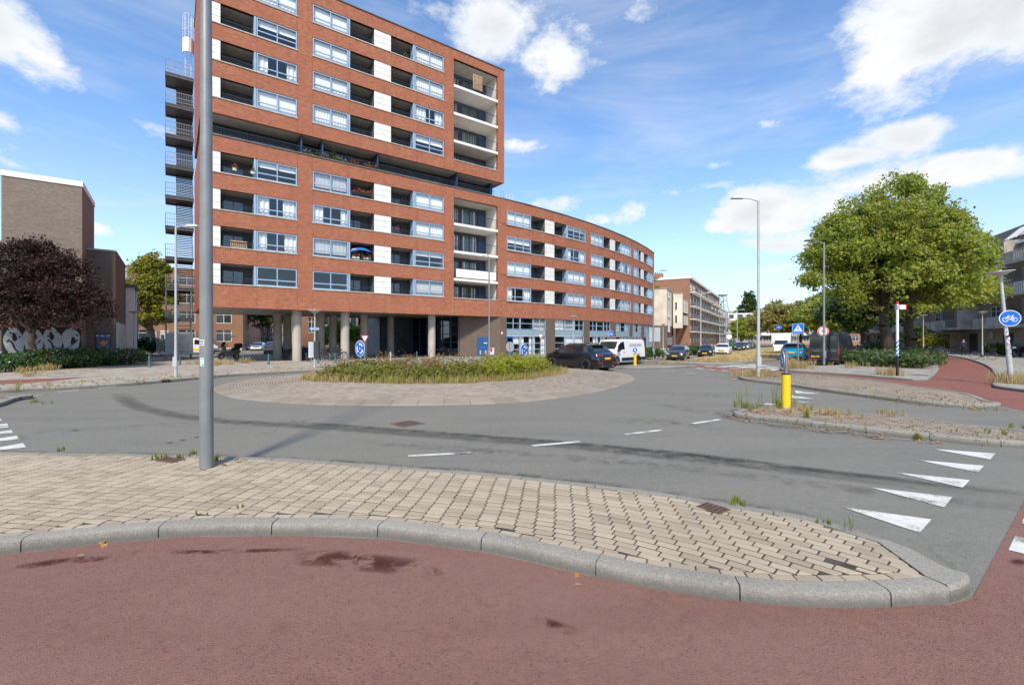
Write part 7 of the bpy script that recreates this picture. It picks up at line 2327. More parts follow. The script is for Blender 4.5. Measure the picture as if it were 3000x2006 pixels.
def scooter(name, label, loc, rz, pm, seat_m, s=1.0, top=False):
    t = thing(name, label, 'motorbike', loc, rz)
    for x in (-.62 * s, .66 * s):
        M = Matrix.Translation((x, 0, .29 * s)) @ Matrix.Rotation(R(90), 4, 'X')
        mb = MB(); mb.lathe([(.16 * s, -.06), (.26 * s, -.065), (.29 * s, -.03), (.29 * s, .03), (.26 * s, .065), (.16 * s, .06)], (0, 0, 0), 22, 0, M); w = mb.build('wheel', tyre, t, smooth=True)
        mb = MB(); mb.lathe([(.17 * s, -.05), (.03, -.03), (.03, .03), (.17 * s, .05)], (0, 0, 0), 16, 0, M); mb.build('rim', rimm, w)
    def pris(nm, prof, hw, m_):
        mb = MB(); A = [Vector((x * s, -hw, z * s)) for x, z in prof]; B = [Vector((x * s, hw, z * s)) for x, z in prof]
        mb.face(A); mb.face(B[::-1])
        for i in range(len(prof)):
            j = (i + 1) % len(prof); mb.face([A[j], A[i], B[i], B[j]])
        return mb.build(nm, m_, t)
    pris('body', [(-.95, .62), (-.75, .45), (-.30, .32), (.30, .30), (.36, .55), (.25, .72), (-.20, .74), (-.85, .80)], .21, pm)
    pris('front_fairing', [(.30, .34), (.62, .60), (.72, .78), (.58, 1.05), (.42, 1.10), (.34, .70)], .24, pm)
    pris('seat', [(-.92, .82), (-.30, .76), (.18, .76), (.10, .84), (-.30, .88), (-.45, .98), (-.90, .98)], .17, seat_m)
    pris('windshield', [(.50, 1.05), (.56, 1.05), (.40, 1.42), (.36, 1.42)], .20, carglass)
    pris('front_mudguard', [(.42, .50), (.60, .62), (.80, .56), (.92, .42), (.78, .50), (.60, .55)], .08, pm)
    mb = MB(); mb.tube([(.32 * s, -.34, 1.06 * s), (.44 * s, -.2, 1.08 * s), (.44 * s, .2, 1.08 * s), (.32 * s, .34, 1.06 * s)], .016, 6); mb.build('handlebar', blackm, t)
    mb = MB(); mb.box(.66 * s, .72 * s, -.12, .12, .80 * s, .92 * s); mb.build('headlight', headlamp, t)
    mb = MB(); mb.cyl((.50 * s, 0, .80 * s), (.66 * s, 0, .29 * s), .03, n=7); mb.build('fork', rimm, t)
    if top:
        pris('top_box', [(-1.05, .92), (-.62, .92), (-.58, 1.20), (-.70, 1.30), (-.98, 1.30), (-1.08, 1.2)], .22, blackm)
    for sy in (-1, 1):
        mb = MB(); mb.box(.36 * s, .42 * s, sy * .36 - .06, sy * .36 + .06, 1.16 * s, 1.24 * s); mb.cyl((.38 * s, sy * .3, 1.06 * s), (.39 * s, sy * .36, 1.18 * s), .008, n=5); mb.build('mirror', blackm, t)
    return t
scooter('touring_scooter', 'big brown grey touring scooter parked left of the columns', (AT(650, 40.5).x, 41.5, .12), -1.95, mat('scooter_brown', (.13, .115, .09), .35, .3, coat=.5), blackm, 1.12, True)
scooter('motorbike', 'black motorbike parked at the right edge of the picture', (AT(2997, 46).x, 46.5, .12), 3.6, p_black, blackm, 1.15)
# covered scooter by the first column
q = AT(832, 38.5, .12); cv = thing('covered_scooter', 'scooter under a black cover at the first column', 'scooter', (q.x, 40.3, .12))
mb = MB(); prof = [(-.85, 0), (-.92, .5), (-.75, .95), (-.35, 1.02), (.1, .98), (.42, 1.28), (.62, 1.25), (.75, .8), (.85, .3), (.82, 0)]
for k in range(len(prof) - 1):
    for (ya, yb) in ((-.34, -.2), (-.2, .2), (.2, .34)):
        fz = lambda y: 1 if abs(y) < .25 else .72
        a, b = prof[k], prof[k + 1]; mb.face([(a[0], ya, a[1] * fz(ya)), (b[0], ya, b[1] * fz(ya)), (b[0], yb, b[1] * fz(yb)), (a[0], yb, a[1] * fz(yb))])
for sy in (-.34, .34):
    mb.face([(x, sy, z * .72) for x, z in prof])
mb.build('cover', mat('black_cover', (.010, .010, .012), .8, bs=.5, bscale=9), cv)

# ================================================================== STREET FURNITURE
def pole(mb, p0, p1, r0, r1, n=16):
    mb.cyl(p0, p1, r0, r1, n)
def plane(c, nrm):
    """matrix of a sign face: x to the right as read, y up, z out of the face"""
    w = Vector((nrm[0], nrm[1], 0)).normalized(); u = Vector((0, 0, 1)); a = u.cross(w)
    m = Matrix.Identity(4)
    for i, v in enumerate((a, u, w)):
        m[0][i], m[1][i], m[2][i] = v
    m[0][3], m[1][3], m[2][3] = c
    return m
def flat(M, poly, z, th=.0015):
    mb = MB(); mb.prism(poly, z, z + th, 0, M); return mb
def disc(M, r, z0, z1, n=40):
    mb = MB(); mb.prism([(r * math.cos(2 * math.pi * k / n), r * math.sin(2 * math.pi * k / n)) for k in range(n)], z0, z1, 0, M); return mb
def ringp(mb, M, cx, cy, r, w, z, n=28):
    for k in range(n):
        a, b = 2 * math.pi * k / n, 2 * math.pi * (k + 1) / n
        mb.face([M @ Vector((cx + q * math.cos(t), cy + q * math.sin(t), z)) for q, t in ((r - w, a), (r, a), (r, b), (r - w, b))])
def barp(mb, M, x0, y0, x1, y1, w, z):
    d = Vector((x1 - x0, y1 - y0)).normalized(); q = Vector((-d.y, d.x)) * w / 2
    mb.face([M @ Vector((x, y, z)) for x, y in ((x0 - q.x, y0 - q.y), (x1 - q.x, y1 - q.y), (x1 + q.x, y1 + q.y), (x0 + q.x, y0 + q.y))])
def arcarrow(M, r, a0, a1, w, z):
    n = 8; P = []; Q = []
    for k in range(n + 1):
        a = a0 + (a1 - a0) * k / n; P.append(((r - w / 2) * math.cos(a), (r - w / 2) * math.sin(a))); Q.append(((r + w / 2) * math.cos(a), (r + w / 2) * math.sin(a)))
    s = 1 if a1 > a0 else -1
    tipa = a1 + s * .38
    mb = MB()
    for k in range(n):
        mb.face([M @ Vector((*p, z)) for p in ((P[k], Q[k], Q[k + 1], P[k + 1]) if s > 0 else (P[k + 1], Q[k + 1], Q[k], P[k]))])
    hd = [((r - w * 1.1) * math.cos(a1), (r - w * 1.1) * math.sin(a1)), ((r + w * 1.1) * math.cos(a1), (r + w * 1.1) * math.sin(a1)), (r * math.cos(tipa), r * math.sin(tipa))]
    mb.face([M @ Vector((*p, z)) for p in hd]); return mb
def round_sign(parent, M, r, face='plain'):
    disc(M, r, -.012, 0).build('sign_back', signback, parent)
    disc(M, r * .995, .0, .002).build('sign_border', signwhite, parent)
    f = disc(M, r * .93, .002, .004).build('sign_face', signblue, parent)
    if face == 'roundabout':
        for k in range(3):
            a = R(150 + 120 * k); arcarrow(M, r * .58, a, a + R(62), r * .20, .0055).build('arrow', signwhite, parent)
        flat(M, [(-.1 * r, -.06 * r), (.1 * r, -.06 * r), (.1 * r, .14 * r), (-.1 * r, .14 * r)], .0045).build('symbol', signwhite, parent)
    elif face == 'bicycle':
        mb = MB(); z = .0055; k = r
        for x in (-.42, .42):
            ringp(mb, M, x * k, -.16 * k, .27 * k, .055 * k, z)
        for (x0, y0, x1, y1) in ((-.42, -.16, -.2, .3), (-.22, .22, .22, .22), (-.22, .22, .02, -.16), (.02, -.16, .24, .24), (.42, -.16, .2, .2), (.02, -.16, .42, -.16), (.2, .2, .27, .34), (.15, .34, .36, .34), (-.2, .3, -.08, .36)):
            barp(mb, M, x0 * k, y0 * k, x1 * k, y1 * k, .055 * k, z + .0002)
        mb.build('bicycle_symbol', signwhite, parent)
    elif face == 'arrow':
        d = Vector((.707, -.707)); q = Vector((.707, .707)); c = Vector((0, 0)); k = r
        P = [c - d * .55 * k - q * .13 * k, c + d * .05 * k - q * .13 * k, c + d * .05 * k - q * .38 * k, c + d * .62 * k, c + d * .05 * k + q * .38 * k, c + d * .05 * k + q * .13 * k, c - d * .55 * k + q * .13 * k]
        flat(M, P, .004).build('arrow', signwhite, parent)
# ---- foreground pole with stickers and service hatch
pb = G(605, 1368, .12); pt = Vector((pb.x - .02, pb.y + .02, 10.2))
fp = thing('lamp_post', 'thick grey lamp post in the foreground with stickers and service hatch', 'lamp post', pb, local=False)
mb = MB(); mb.cyl(pb, pb.lerp(pt, .16), .091, .0885, 32); mb.cyl(pb.lerp(pt, .16), pt, .0885, .060, 32); mb.build('post', steel, fp, smooth=True)
mb = MB(); mb.cyl(pt, (pt.x + 1.2, pt.y + .5, pt.z + .15), .04, .035, 12); ar = mb.build('arm', steel, fp, smooth=True)
mb = MB(); mb.box(-.38, .38, -.12, .12, -.05, .05, 0, Matrix.Translation((pt.x + 1.5, pt.y + .62, pt.z + .17)) @ Matrix.Rotation(.4, 4, 'Z')); mb.build('luminaire', steell, ar)
def wrap(nm, a0, a1, z0, z1, m_, off=.0025, parent=fp):
    mb = MB(); n = 8
    ca = math.atan2(-pb.y, -pb.x)
    for k in range(n):
        A_, B_ = ca + a0 + (a1 - a0) * k / n, ca + a0 + (a1 - a0) * (k + 1) / n
        def pt_(a, z):
            f = (z - .12) / (pt.z - .12); c = pb.lerp(pt, f); rr = (.091 - (.0025 * min(1, f / .16))) if f < .16 else .0885 - (.0285) * (f - .16) / .84
            return Vector((c.x + (rr + off) * math.cos(a), c.y + (rr + off) * math.sin(a), z))
        mb.face([pt_(A_, z0), pt_(B_, z0), pt_(B_, z1), pt_(A_, z1)])
    return mb.build(nm, m_, parent)
sk = mat('sticker_white', (.62, .62, .60), .5); sk2 = mat('sticker_mint', (.42, .56, .55), .5)
# angles run to the left of the post as we look at it when negative
hatch = mat('hatch_seam', (.10, .10, .10), .6)
for (a, b, z0, z1) in ((.55, .59, .85, 1.28), (.55, 1.25, 1.28, 1.285), (.55, 1.25, .845, .85)):
    wrap('hatch_seam', a, b, z0, z1, hatch, .0015)
wrap('hatch_lock', .95, 1.08, 1.22, 1.25, blackm)
wrap('sticker', -1.15, -.30, 1.90, 1.985, sk); wrap('sticker_print', -1.1, -.42, 1.952, 1.967, signblack, .0035); wrap('sticker_print', -1.05, -.42, 1.915, 1.932, mat('sticker_teal', (.02, .18, .17), .5), .0035)
wrap('sticker', -1.0, -.30, 1.60, 1.725, sk2); wrap('sticker_print', -.85, -.48, 1.66, 1.70, mat('sticker_pale', (.52, .64, .62), .5), .0035); wrap('sticker_print', -.55, -.42, 1.612, 1.632, signblack, .0035); wrap('sticker_print', -.85, -.4, 1.707, 1.712, mat('sticker_grey', (.15, .2, .2), .5), .0035)
# ---- tall mast lamps with an arm
def mast(label, px, py, ztop, reach, side=-1, r0=.085, r1=.05, m_=None, z=.12, head=.62, name='street_lamp', group='tall street lamps with one arm', up=.12, dark=False):
    b = G(px, py, z); m_ = m_ or steell
    t = thing(name, label, 'street lamp', b, group=group)
    h = ztop - z
    mb = MB(); mb.cyl((0, 0, 0), (0, 0, h * .18), r0, r0, 16); mb.cyl((0, 0, h * .18), (0, 0, h), r0 * .85, r1, 16); mb.build('post', m_, t, smooth=True)
    mb = MB(); mb.tube([(0, 0, h - .05), (side * reach * .5, 0, h + up * .6), (side * reach, 0, h + up)], .028, 8); mb.build('arm', m_, t, smooth=True)
    mb = MB(); x0, x1 = sorted((side * reach, side * (reach + head)))
    mb.hexa([Vector(v) for v in ((x0, -.13, h + up - .03), (x1, -.13, h + up - .03), (x1, .13, h + up - .03), (x0, .13, h + up - .03), (x0 + .08, -.09, h + up + .07), (x1 - .08, -.09, h + up + .07), (x1 - .08, .09, h + up + .07), (x0 + .08, .09, h + up + .07))]); mb.build('luminaire', m_ if not dark else railm, t)
    mb = MB(); mb.box(-.1, .1, -r0 - .012, -r0 + .02, .5, 1.0); mb.build('service_hatch', m_, t)
    return t
mast('tall grey mast lamp on the right island with arm to the left', 2222, 1103, 8.85, .75, -1, .085, .055, steell)
mast('pale slim lamp with arm to the right beside the fire escape', 515, 1105, 7.45, .5, 1, .07, .045, steell, up=.03)
mast('slim grey lamp in front of the balcony bay', 1433, 1063, 8.35, .15, -1, .08, .05, steel, head=.4)
mast('slim grey lamp at the right end of the curved wing', 1914, 1053, 7.9, .6, 1, .085, .055, steel, up=.25)
mast('dark lamp post carrying the speed sign beside the slate van', 2414, 1068, 9.0, .8, -1, .085, .06, steel, dark=True, z=.11)
for k, (px, Y, zt, lb) in enumerate(((2053, 64, 8.2, 'distant lamp before the brick flats, nearest of the three'), (2127, 96, 8.6, 'distant lamp left of the far parked row, farthest of the three'), (2160, 90, 7.5, 'distant lamp without visible arm by the small tree'))):
    mast(lb, px, HY + (H - .12) * FP / Y, zt, .8, 1, .09, .06, steell, up=.2)
# ---- lamps with a shallow bowl
def bowl(label, px, py, ztop, rb_=.42, z=.12, lean=(0, 0), name='bowl_lamp', group='post lamps with shallow bowls', r0=.06):
    b = G(px, py, z); t = thing(name, label, 'street lamp', b, group=group); h = ztop - z
    tp = Vector((lean[0], lean[1], h))
    mb = MB(); mb.cyl((0, 0, 0), tp * .25, r0 * 1.15, r0 * 1.1, 14); mb.cyl(tp * .25, tp * .93, r0 * .9, r0 * .62, 14); mb.cyl(tp * .93, tp * .97, r0 * .8, r0 * .8, 14); mb.build('post', steell, t, smooth=True)
    M = Matrix.Translation(tp) @ Vector((lean[0], lean[1], h)).to_track_quat('Z', 'Y').to_matrix().to_4x4()
    mb = MB(); mb.lathe([(.05, -.14), (.10, -.13), (rb_ * .6, -.05), (rb_, .03), (rb_, .05), (rb_ * .6, .062), (.06, .07), (.05, .10), (.001, .10)], (0, 0, 0), 28, 0, M); mb.build('bowl', mat('lamp_bowl', (.47, .46, .44), .5), t, smooth=True)
    return t
l1 = bowl('post lamp carrying the street name plate and advert panel', 922, 1077, 3.8)
M = Matrix(((1, 0, 0, .02), (0, 0, -1, -.09), (0, 1, 0, 2.52), (0, 0, 0, 1)))
mb = MB(); mb.prism([(-.29, -.075), (.29, -.075), (.29, .075), (-.29, .075)], -.01, .01, 0, M); np_ = mb.build('name_plate', signwhite, l1)
mb = MB(); mb.prism([(-.272, -.06), (.272, -.06), (.272, .06), (-.272, .06)], .011, .013, 0, M); mb.build('plate_field', mat('plate_blue', (.01, .20, .45), .4), np_)
M2 = M.copy(); M2[1][3] -= .014; text('Vondelweg', .10, signwhite, l1, M2)
mb = MB(); mb.box(-.02, .30, -.12, .12, .62, 1.72); adv = mb.build('advert_box', mat('advert_case', (.03, .033, .04), .5), l1)
mb = MB(); mb.box(-.075, -.022, -.40, .12, .66, 1.68, 0, Matrix.Rotation(-.5, 4, 'Z')); mb.build('advert_frame', signwhite, adv)
mb = MB(); mb.box(-.10, -.076, -.36, .08, .72, 1.60, 0, Matrix.Rotation(-.5, 4, 'Z')); mb.build('advert_sheet', mat('advert_print', (.10, .22, .38), .4, var=.8, vscale=5), adv)
mb = MB(); mb.box(-.104, -.101, -.36, .08, 1.42, 1.60, 0, Matrix.Rotation(-.5, 4, 'Z')); mb.build('advert_band', mat('advert_yellow', (.62, .50, .12), .4), adv)
bowl('slim bowl lamp in front of the curved wing glazing', 1679, 1051, 4.05, .36)
bowl('bowl lamp at the corner of the brick hall', 393, 1056, 4.3, .40)
bowl('bowl lamp in front of the far entrance left of the fire escape', 468, 1027, 4.9, .5)
bowl('bowl lamp beside the cream corner building', 1943, 1034, 3.9, .4)
bowl('thin bowl lamp rising before the concrete flats by the crate bicycle', 2878, 1048, 4.6, .4)
bowl('thin bowl lamp before the flats behind the bend of the cycle path', 2705, 1036, 4.9, .45)
lr = bowl('leaning bowl lamp covered in stickers with the round bicycle sign', 2963, 1121, 4.84, .46, .11, (-.48, 0), r0=.085)
b_ = Vector(lr.location)
c = Vector((-.21, -.14, 2.76))
M = plane(c, (-.52, -1))
round_sign(lr, M, .345, 'bicycle')
r_ = random.Random(4)
for k in range(26):
    z = 1.05 + k * .048; x = -.48 * z / 4.73
    a = -1.9 + r_.uniform(-.9, .9); rr = .083
    mm = Matrix.Translation((x + rr * math.cos(a), rr * math.sin(a), z)) @ plane((0, 0, 0), (math.cos(a), math.sin(a)))
    mb = MB(); s1, s2 = r_.uniform(.025, .045), r_.uniform(.02, .04); mb.prism([(-s1, -s2), (s1, -s2), (s1, s2), (-s1, s2)], .0, .003, 0, mm @ Matrix.Rotation(r_.uniform(-.3, .3), 4, 'Z'))
    mb.build('sticker', r_.choice([sk, sk, sk2, signblack, mat('sticker_paleblue', (.25, .4, .55), .5), mat('sticker_pink', (.5, .3, .3), .5)]), lr)
# ---- signs on posts
def signpost(name, label, px, Y, zc, r_post=.03, z=.12, ztop=None, group=None):
    b = AT(px, Y, z); t = thing(name, label, 'road sign', b, group=group)
    mb = MB(); mb.cyl((0, 0, 0), (0, 0, (ztop or zc) - z), r_post, r_post, 12); mb.build('post', galv, t, smooth=True)
    return t
def tocam(px, rot):
    v = Vector((-(px - CX) / FP, -1)).normalized(); c, s = math.cos(R(rot)), math.sin(R(rot))
    return (v.x * c - v.y * s, v.x * s + v.y * c)
t = signpost('roundabout_sign', 'round blue roundabout sign with three arrows at the left of the bed', 1057, 22.3, 1.52, z=.23, ztop=1.9); n_ = tocam(1055, -56); M = plane(Vector((n_[0] * .05, n_[1] * .05, 1.29)), n_); round_sign(t, M, .39, 'roundabout')
t = signpost('roundabout_sign', 'round blue roundabout sign with three arrows at the right of the bed', 1534, 24.2, 1.34, z=.23, ztop=1.7); n_ = tocam(1536, 56); M = plane(Vector((n_[0] * .05, n_[1] * .05, 1.12)), n_); round_sign(t, M, .385, 'roundabout')
t = signpost('round_sign_back', 'grey back of a round sign before the blue door', 1493, 37.6, 1.33, ztop=1.78); n_ = tocam(1493, 140); M = plane(Vector((n_[0] * .05, n_[1] * .05, 1.22)), n_); disc(M, .42, -.01, 0).build('sign_back', signback, t); disc(M, .42, 0, .012).build('sign_face', signblue, t)
def yield_sign(label, px, Y, zc, sz, rot):
    t = signpost('give_way_sign', label, px, Y, zc, ztop=zc + sz * .35); n_ = tocam(px, rot); M = plane(Vector((n_[0] * .05, n_[1] * .05, zc - .12)), n_)
    def tri(k):
        return [(-sz / 2 * k, sz * .32 * k), (0, -sz * .55 * k), (sz / 2 * k, sz * .32 * k)]
    flat(M, tri(1.0), -.01, .008).build('sign_back', signback, t)
    flat(M, tri(1.0), -.002, .003).build('sign_border', signred, t)
    flat(M, tri(.72), .001, .003).build('sign_face', signwhite, t)
yield_sign('red edged give way sign between column and roundabout sign', 1068, 39.8, 2.06, .74, 25)
yield_sign('red edged give way sign before the wing glazing', 1583, 45.0, 2.28, .60, 30)
t = signpost('cycle_sign', 'round blue bicycle sign above the white van', 1788, 40.5, 2.45, ztop=2.7); n_ = tocam(1788, 40); M = plane(Vector((n_[0] * .05, n_[1] * .05, 2.31)), n_); round_sign(t, M, .30, 'bicycle')
t = signpost('crossing_sign', 'square blue pedestrian crossing sign in front of the blue suv', 2338, 30, 2.7, z=.11, ztop=2.75, r_post=.035)
n_ = tocam(2341, 3); M = plane(Vector((n_[0] * .05, n_[1] * .05, 2.55)), n_); q = .325
flat(M, [(-q, -q), (q, -q), (q, q), (-q, q)], -.012, .012).build('sign_border', mat('sign_sky_blue', (.25, .5, .75), .4), t)
q = .30; flat(M, [(-q, -q), (q, -q), (q, q), (-q, q)], .0, .003).build('sign_face', signblue, t)
flat(M, [(-.25, -.19), (.25, -.19), (0, .25)], .003, .003).build('triangle', signwhite, t)
mb = MB(); z = .0068
for k in range(5):
    barp(mb, M, -.17 + k * .085, -.17, -.14 + k * .07, -.10, .035, z)
mb.build('zebra_symbol', signblack, t)
mb = MB(); barp(mb, M, 0, .10, 0, -.02, .05, z); barp(mb, M, 0, -.02, -.05, -.10, .025, z); barp(mb, M, 0, -.02, .05, -.10, .025, z); barp(mb, M, 0, .08, -.06, .02, .02, z); barp(mb, M, 0, .08, .06, .02, .02, z); ringp(mb, M, 0, .135, .025, .025, z, 12); mb.build('walker_symbol', signblack, t)
t = signpost('speed_sign', 'round red ringed speed limit sign reading 30', 2411, 33.7, 2.5, z=.11, ztop=2.6, r_post=.02)
n_ = tocam(2412, 6); M = plane(Vector((n_[0] * .12, n_[1] * .12, 2.44)), n_)
disc(M, .35, -.01, 0).build('sign_back', signback, t); disc(M, .35, 0, .002).build('sign_edge', signwhite, t); disc(M, .335, .002, .004).build('red_ring', signred, t); disc(M, .26, .004, .006).build('sign_face', signwhite, t)
text('30', .36, signblack, t, M @ Matrix.Translation((0, 0, .008)), sx=1.05)
t = signpost('direction_sign', 'small blue turn sign on a post beside the median tree', 2281, 62, 3.5, ztop=3.8); n_ = tocam(2281, 0); M = plane(Vector((n_[0] * .05, n_[1] * .05, 3.45)), n_)
flat(M, [(-.3, -.26), (.3, -.26), (.3, .26), (-.3, .26)], 0, .01).build('sign_face', signblue, t); mb = MB(); barp(mb, M, -.12, -.02, .1, -.02, .06, .012); barp(mb, M, .1, .01, .1, -.14, .06, .0122); mb.build('arrow', signwhite, t)
t = signpost('direction_board', 'blue direction board on a white post behind the crossing sign', 2318, 70, 2.9, ztop=3.1, r_post=.06); M = plane(Vector((-.5, -.1, 2.66)), (0, -1)); flat(M, [(-.75, -.12), (.75, -.12), (.75, .12), (-.75, .12)], 0, .02).build('sign_face', mat('sign_sky_blue', (.25, .5, .75), .4), t)
t = signpost('warning_sign_backs', 'grey backs of a triangular and a round sign down the street', 2136, 84, 3.7, ztop=4.2); M = plane(Vector((0, -.05, 3.2)), (0, -1)); flat(M, [(-.5, -.35), (.5, -.35), (0, .5)], 0, .01).build('sign_back', signback, t); M = plane(Vector((0, -.05, 2.25)), (0, -1)); disc(M, .48, 0, .01).build('sign_back', signwhite, t)
# bicycle route post: black foot, blue-white stripes, white shaft, red cap
b = G(2629, 1100, .11)
t = thing('route_post', 'white bicycle route post with blue stripes, black foot and red cap', 'sign post', b)
r1 = .058; hh = 3.78
mb = MB(); mb.cyl((0, 0, 0), (0, 0, 1.02), r1, r1, 20); mb.build('black_foot', signblack, t, smooth=True)
mb = MB(); mb.cyl((0, 0, 1.02), (0, 0, hh - .13), r1, r1, 20); mb.build('shaft', signwhite, t, smooth=True)
mb = MB(); mb.cyl((0, 0, hh - .13), (0, 0, hh + .02), r1 + .002, r1 + .002, 20); mb.build('cap', signred, t, smooth=True)
for k in range(4):
    z0 = 1.08 + k * .21; mb = MB(); n = 20
    for j in range(n):
        a, c_ = 2 * math.pi * j / n, 2 * math.pi * (j + 1) / n; f = lambda x: z0 - .09 * math.cos(x - math.pi)
        e = r1 + .0015
        mb.face([(e * math.cos(a), e * math.sin(a), f(a)), (e * math.cos(c_), e * math.sin(c_), f(c_)), (e * math.cos(c_), e * math.sin(c_), f(c_) + .10), (e * math.cos(a), e * math.sin(a), f(a) + .10)])
    mb.build('blue_stripe', mat('stripe_blue', (.01, .19, .48), .4), t)
mb = MB(); mb.box(-.075, .075, -.075, .075, hh - .36, hh - .16); mb.build('clamp', signback, t)
mb = MB(); mb.box(.07, .42, -.07, -.045, hh - .38, hh - .15); fl2 = mb.build('direction_flag', signwhite, t)
mb = MB(); mb.box(.36, .42, -.074, -.07, hh - .38, hh - .15); mb.build('red_edge', signred, fl2)
mb = MB(); mb.box(.08, .36, -.074, -.07, hh - .175, hh - .16); mb.build('red_edge', signred, fl2)
mb = MB(); mb.box(.10, .33, -.073, -.07, hh - .25, hh - .235); mb.build('lettering_line', signred, fl2)
# ---- yellow island bollards
def ybollard(label, b, h, r, disc_rot, rd, up, px):
    t = thing('yellow_bollard', label, 'bollard', b, group='yellow island bollards')
    mb = MB(); mb.lathe([(r * 1.02, 0), (r * 1.02, .03), (r, .04), (r, h - .03), (r, h)], (0, 0, 0), 28); mb.build('shell', yellowp, t, smooth=True)
    mb = MB(); mb.lathe([(r * 1.04, h - .02), (r * 1.04, h + .012), (.001, h + .014)], (0, 0, 0), 28); mb.build('cap', blackm, t)
    mb = MB(); mb.lathe([(r * 1.03, 0), (r * 1.03, .045)], (0, 0, 0), 28); mb.build('foot_ring', signback, t)
    mb = MB(); mb.cyl((0, 0, h), (0, 0, h + up), .04 if rd > .2 and up > .4 else .02, None, 14); mb.build('stem', galv, t, smooth=True)
    n_ = tocam(px, disc_rot); c = Vector((n_[0] * .09, n_[1] * .09, h + up * .62 if up > .4 else h + up + rd * .8)); M = plane(c, n_); round_sign(t, M, rd, 'arrow')
    mb = MB(); mb.box(-.05, .05, -.05, .05, h + up * .72, h + up * .80); mb.build('clamp', galv, t)
    return t
ybollard('near yellow bollard with edge-on blue sign on the right island', G(2303, 1197, .112), .945, .108, -78, .235, .60, 2303)
ybollard('far yellow bollard with blue arrow sign in front of the white van', G(1860.5, 1071, .112), .84, .10, -4, .175, .12, 1860)
# ---- green bollards
for k, (px, py, lb) in enumerate(((437.5, 1075, 'green bollard left of the pale slim lamp'), (527, 1068.5, 'green bollard at the foot of the fire escape'), (713, 1063, 'green bollard right of the touring scooter'), (787, 1067, 'green bollard just left of the first column'), (932, 1064, 'green bollard beside the advert panel'), (982, 1062, 'green bollard in front of the bright wheeled bicycle'), (1144, 1057.5, 'pale bollard between the right columns'), (1221, 1054.5, 'green bollard in front of the lobby glazing'))):
    b = G(px, py, .12); t = thing('bollard', lb, 'bollard', b, group='pavement bollards')
    mb = MB(); mb.lathe([(.085, 0), (.085, .12), (.07, .14), (.062, .62), (.068, .66), (.06, .70), (.045, .75), (.001, .78)], (0, 0, 0), 14); mb.build('shaft', greenp if k != 6 else steell, t, smooth=True)
    mb = MB(); mb.lathe([(.074, .56), (.076, .57), (.076, .60), (.074, .61)], (0, 0, 0), 14); mb.build('collar', greenp if k != 6 else signwhite, t, smooth=True)
b = G(1443, 1057, .12); t = thing('hydrant_marker', 'red and white marker box on a grey post by the dark brick wall', 'marker', b)
mb = MB(); mb.box(-.06, .06, -.05, .05, 0, .62); mb.build('post', galv, t)
mb = MB(); mb.box(-.22, .14, -.09, -.05, .55, 1.1); mb.build('panel', signwhite, t); mb = MB(); mb.box(-.20, .0, -.095, -.09, .78, 1.08); mb.build('red_field', signred, t)
b = AT(1890, 44, .12)
t = thing('utility_cabinet', 'dark green utility cabinet by the far parked row', 'cabinet', AT(2146, 80, .12)); mb = MB(); mb.box(-.45, .45, -.25, .25, 0, 1.6); mb.build('body', greenp, t); mb = MB(); mb.box(-.48, .48, -.28, .28, 1.6, 1.66); mb.build('lid', greenp, t); mb = MB(); mb.box(-.01, .01, -.262, -.25, .1, 1.5); mb.build('door_seam', blackm, t)
t = thing('notice_board', 'grey notice board behind the last lamp of the wing', 'board', AT(1918, 46, .12))
mb = MB(); mb.box(-.55, .55, -.03, .03, 1.6, 3.0); mb.build('panel', signback, t)
for x in (-.5, .5):
    mb = MB(); mb.cyl((x, 0, 0), (x, 0, 3.0), .03, n=8); mb.build('post', galv, t)

# ---- balcony life
def parasol(label, tt, z, dd, m_, r, h, tilt, stripes=None):
    p = F.P(tt, dd, z); t = thing('parasol', label, 'parasol', p, group='parasols on a balcony')
    mb = MB(); mb.cyl((0, 0, 0), (0, 0, h), .02, n=8); mb.build('pole', whitew, t)
    M = Matrix.Translation((0, 0, h)) @ Matrix.Rotation(tilt, 4, 'Y')
    n = 16; prof = [(0, .06), (r * .35, .0), (r * .7, -.12), (r, -.30)]
    mb = MB()
    for j in range(3):
        for k in range(n):
            a, b = 2 * math.pi * k / n, 2 * math.pi * (k + 1) / n
            q = [M @ Vector((prof[j + x][0] * math.cos(c), prof[j + x][0] * math.sin(c), prof[j + x][1])) for x, c in ((0, a), (0, b), (1, b), (1, a))]
            mb.face(q[::-1], (j % 2) if stripes else 0)
    mb.build('canopy', [m_, stripes] if stripes else m_, t, smooth=True)
pz = SILL[1] - .5
pblue = mat('parasol_blue', (.02, .13, .42), .8)
parasol('blue parasol on the lower balcony beside the white panel', (bays['log2'][0] + bays['log2'][1]) / 2 + .25, pz, -.65, pblue, .95, 1.72, .12)
parasol('blue and white striped parasol left of the plain blue one', bays['log2'][0] + .62, pz, -.55, pblue, .7, 1.5, -.3, signwhite)
def planter(label, tt, z, dd, w, pot, flower, seed, h=.18, fr=.16):
    p = F.P(tt, dd, z); t = thing('flower_box', label, 'planter', p, local=False, group='flower pots on the balconies')
    mb = MB(); fbox(mb, F, tt - w / 2, tt + w / 2, dd - .08, dd + .08, z, z + h); mb.build('box', pot, t)
    r = np.random.default_rng(seed); n = max(6, int(w * 30))
    pts = np.array([tuple(F.P(tt + r.uniform(-w / 2, w / 2), dd + r.normal(0, .05), z + h + abs(r.normal(0, fr)))) for _ in range(n)])
    V, Fc, T_ = leaves(pts, r.uniform(0, .4, n), 8, .09, .07, .3, 1.0, r); npmesh('plants', V, Fc, flower, t, T_)
    V, Fc, T_ = leaves(pts - np.array([0, 0, .08]), r.uniform(0, .4, n), 8, .12, .08, .3, 1.0, r); npmesh('greenery', V, Fc, lf_lau, t, T_)
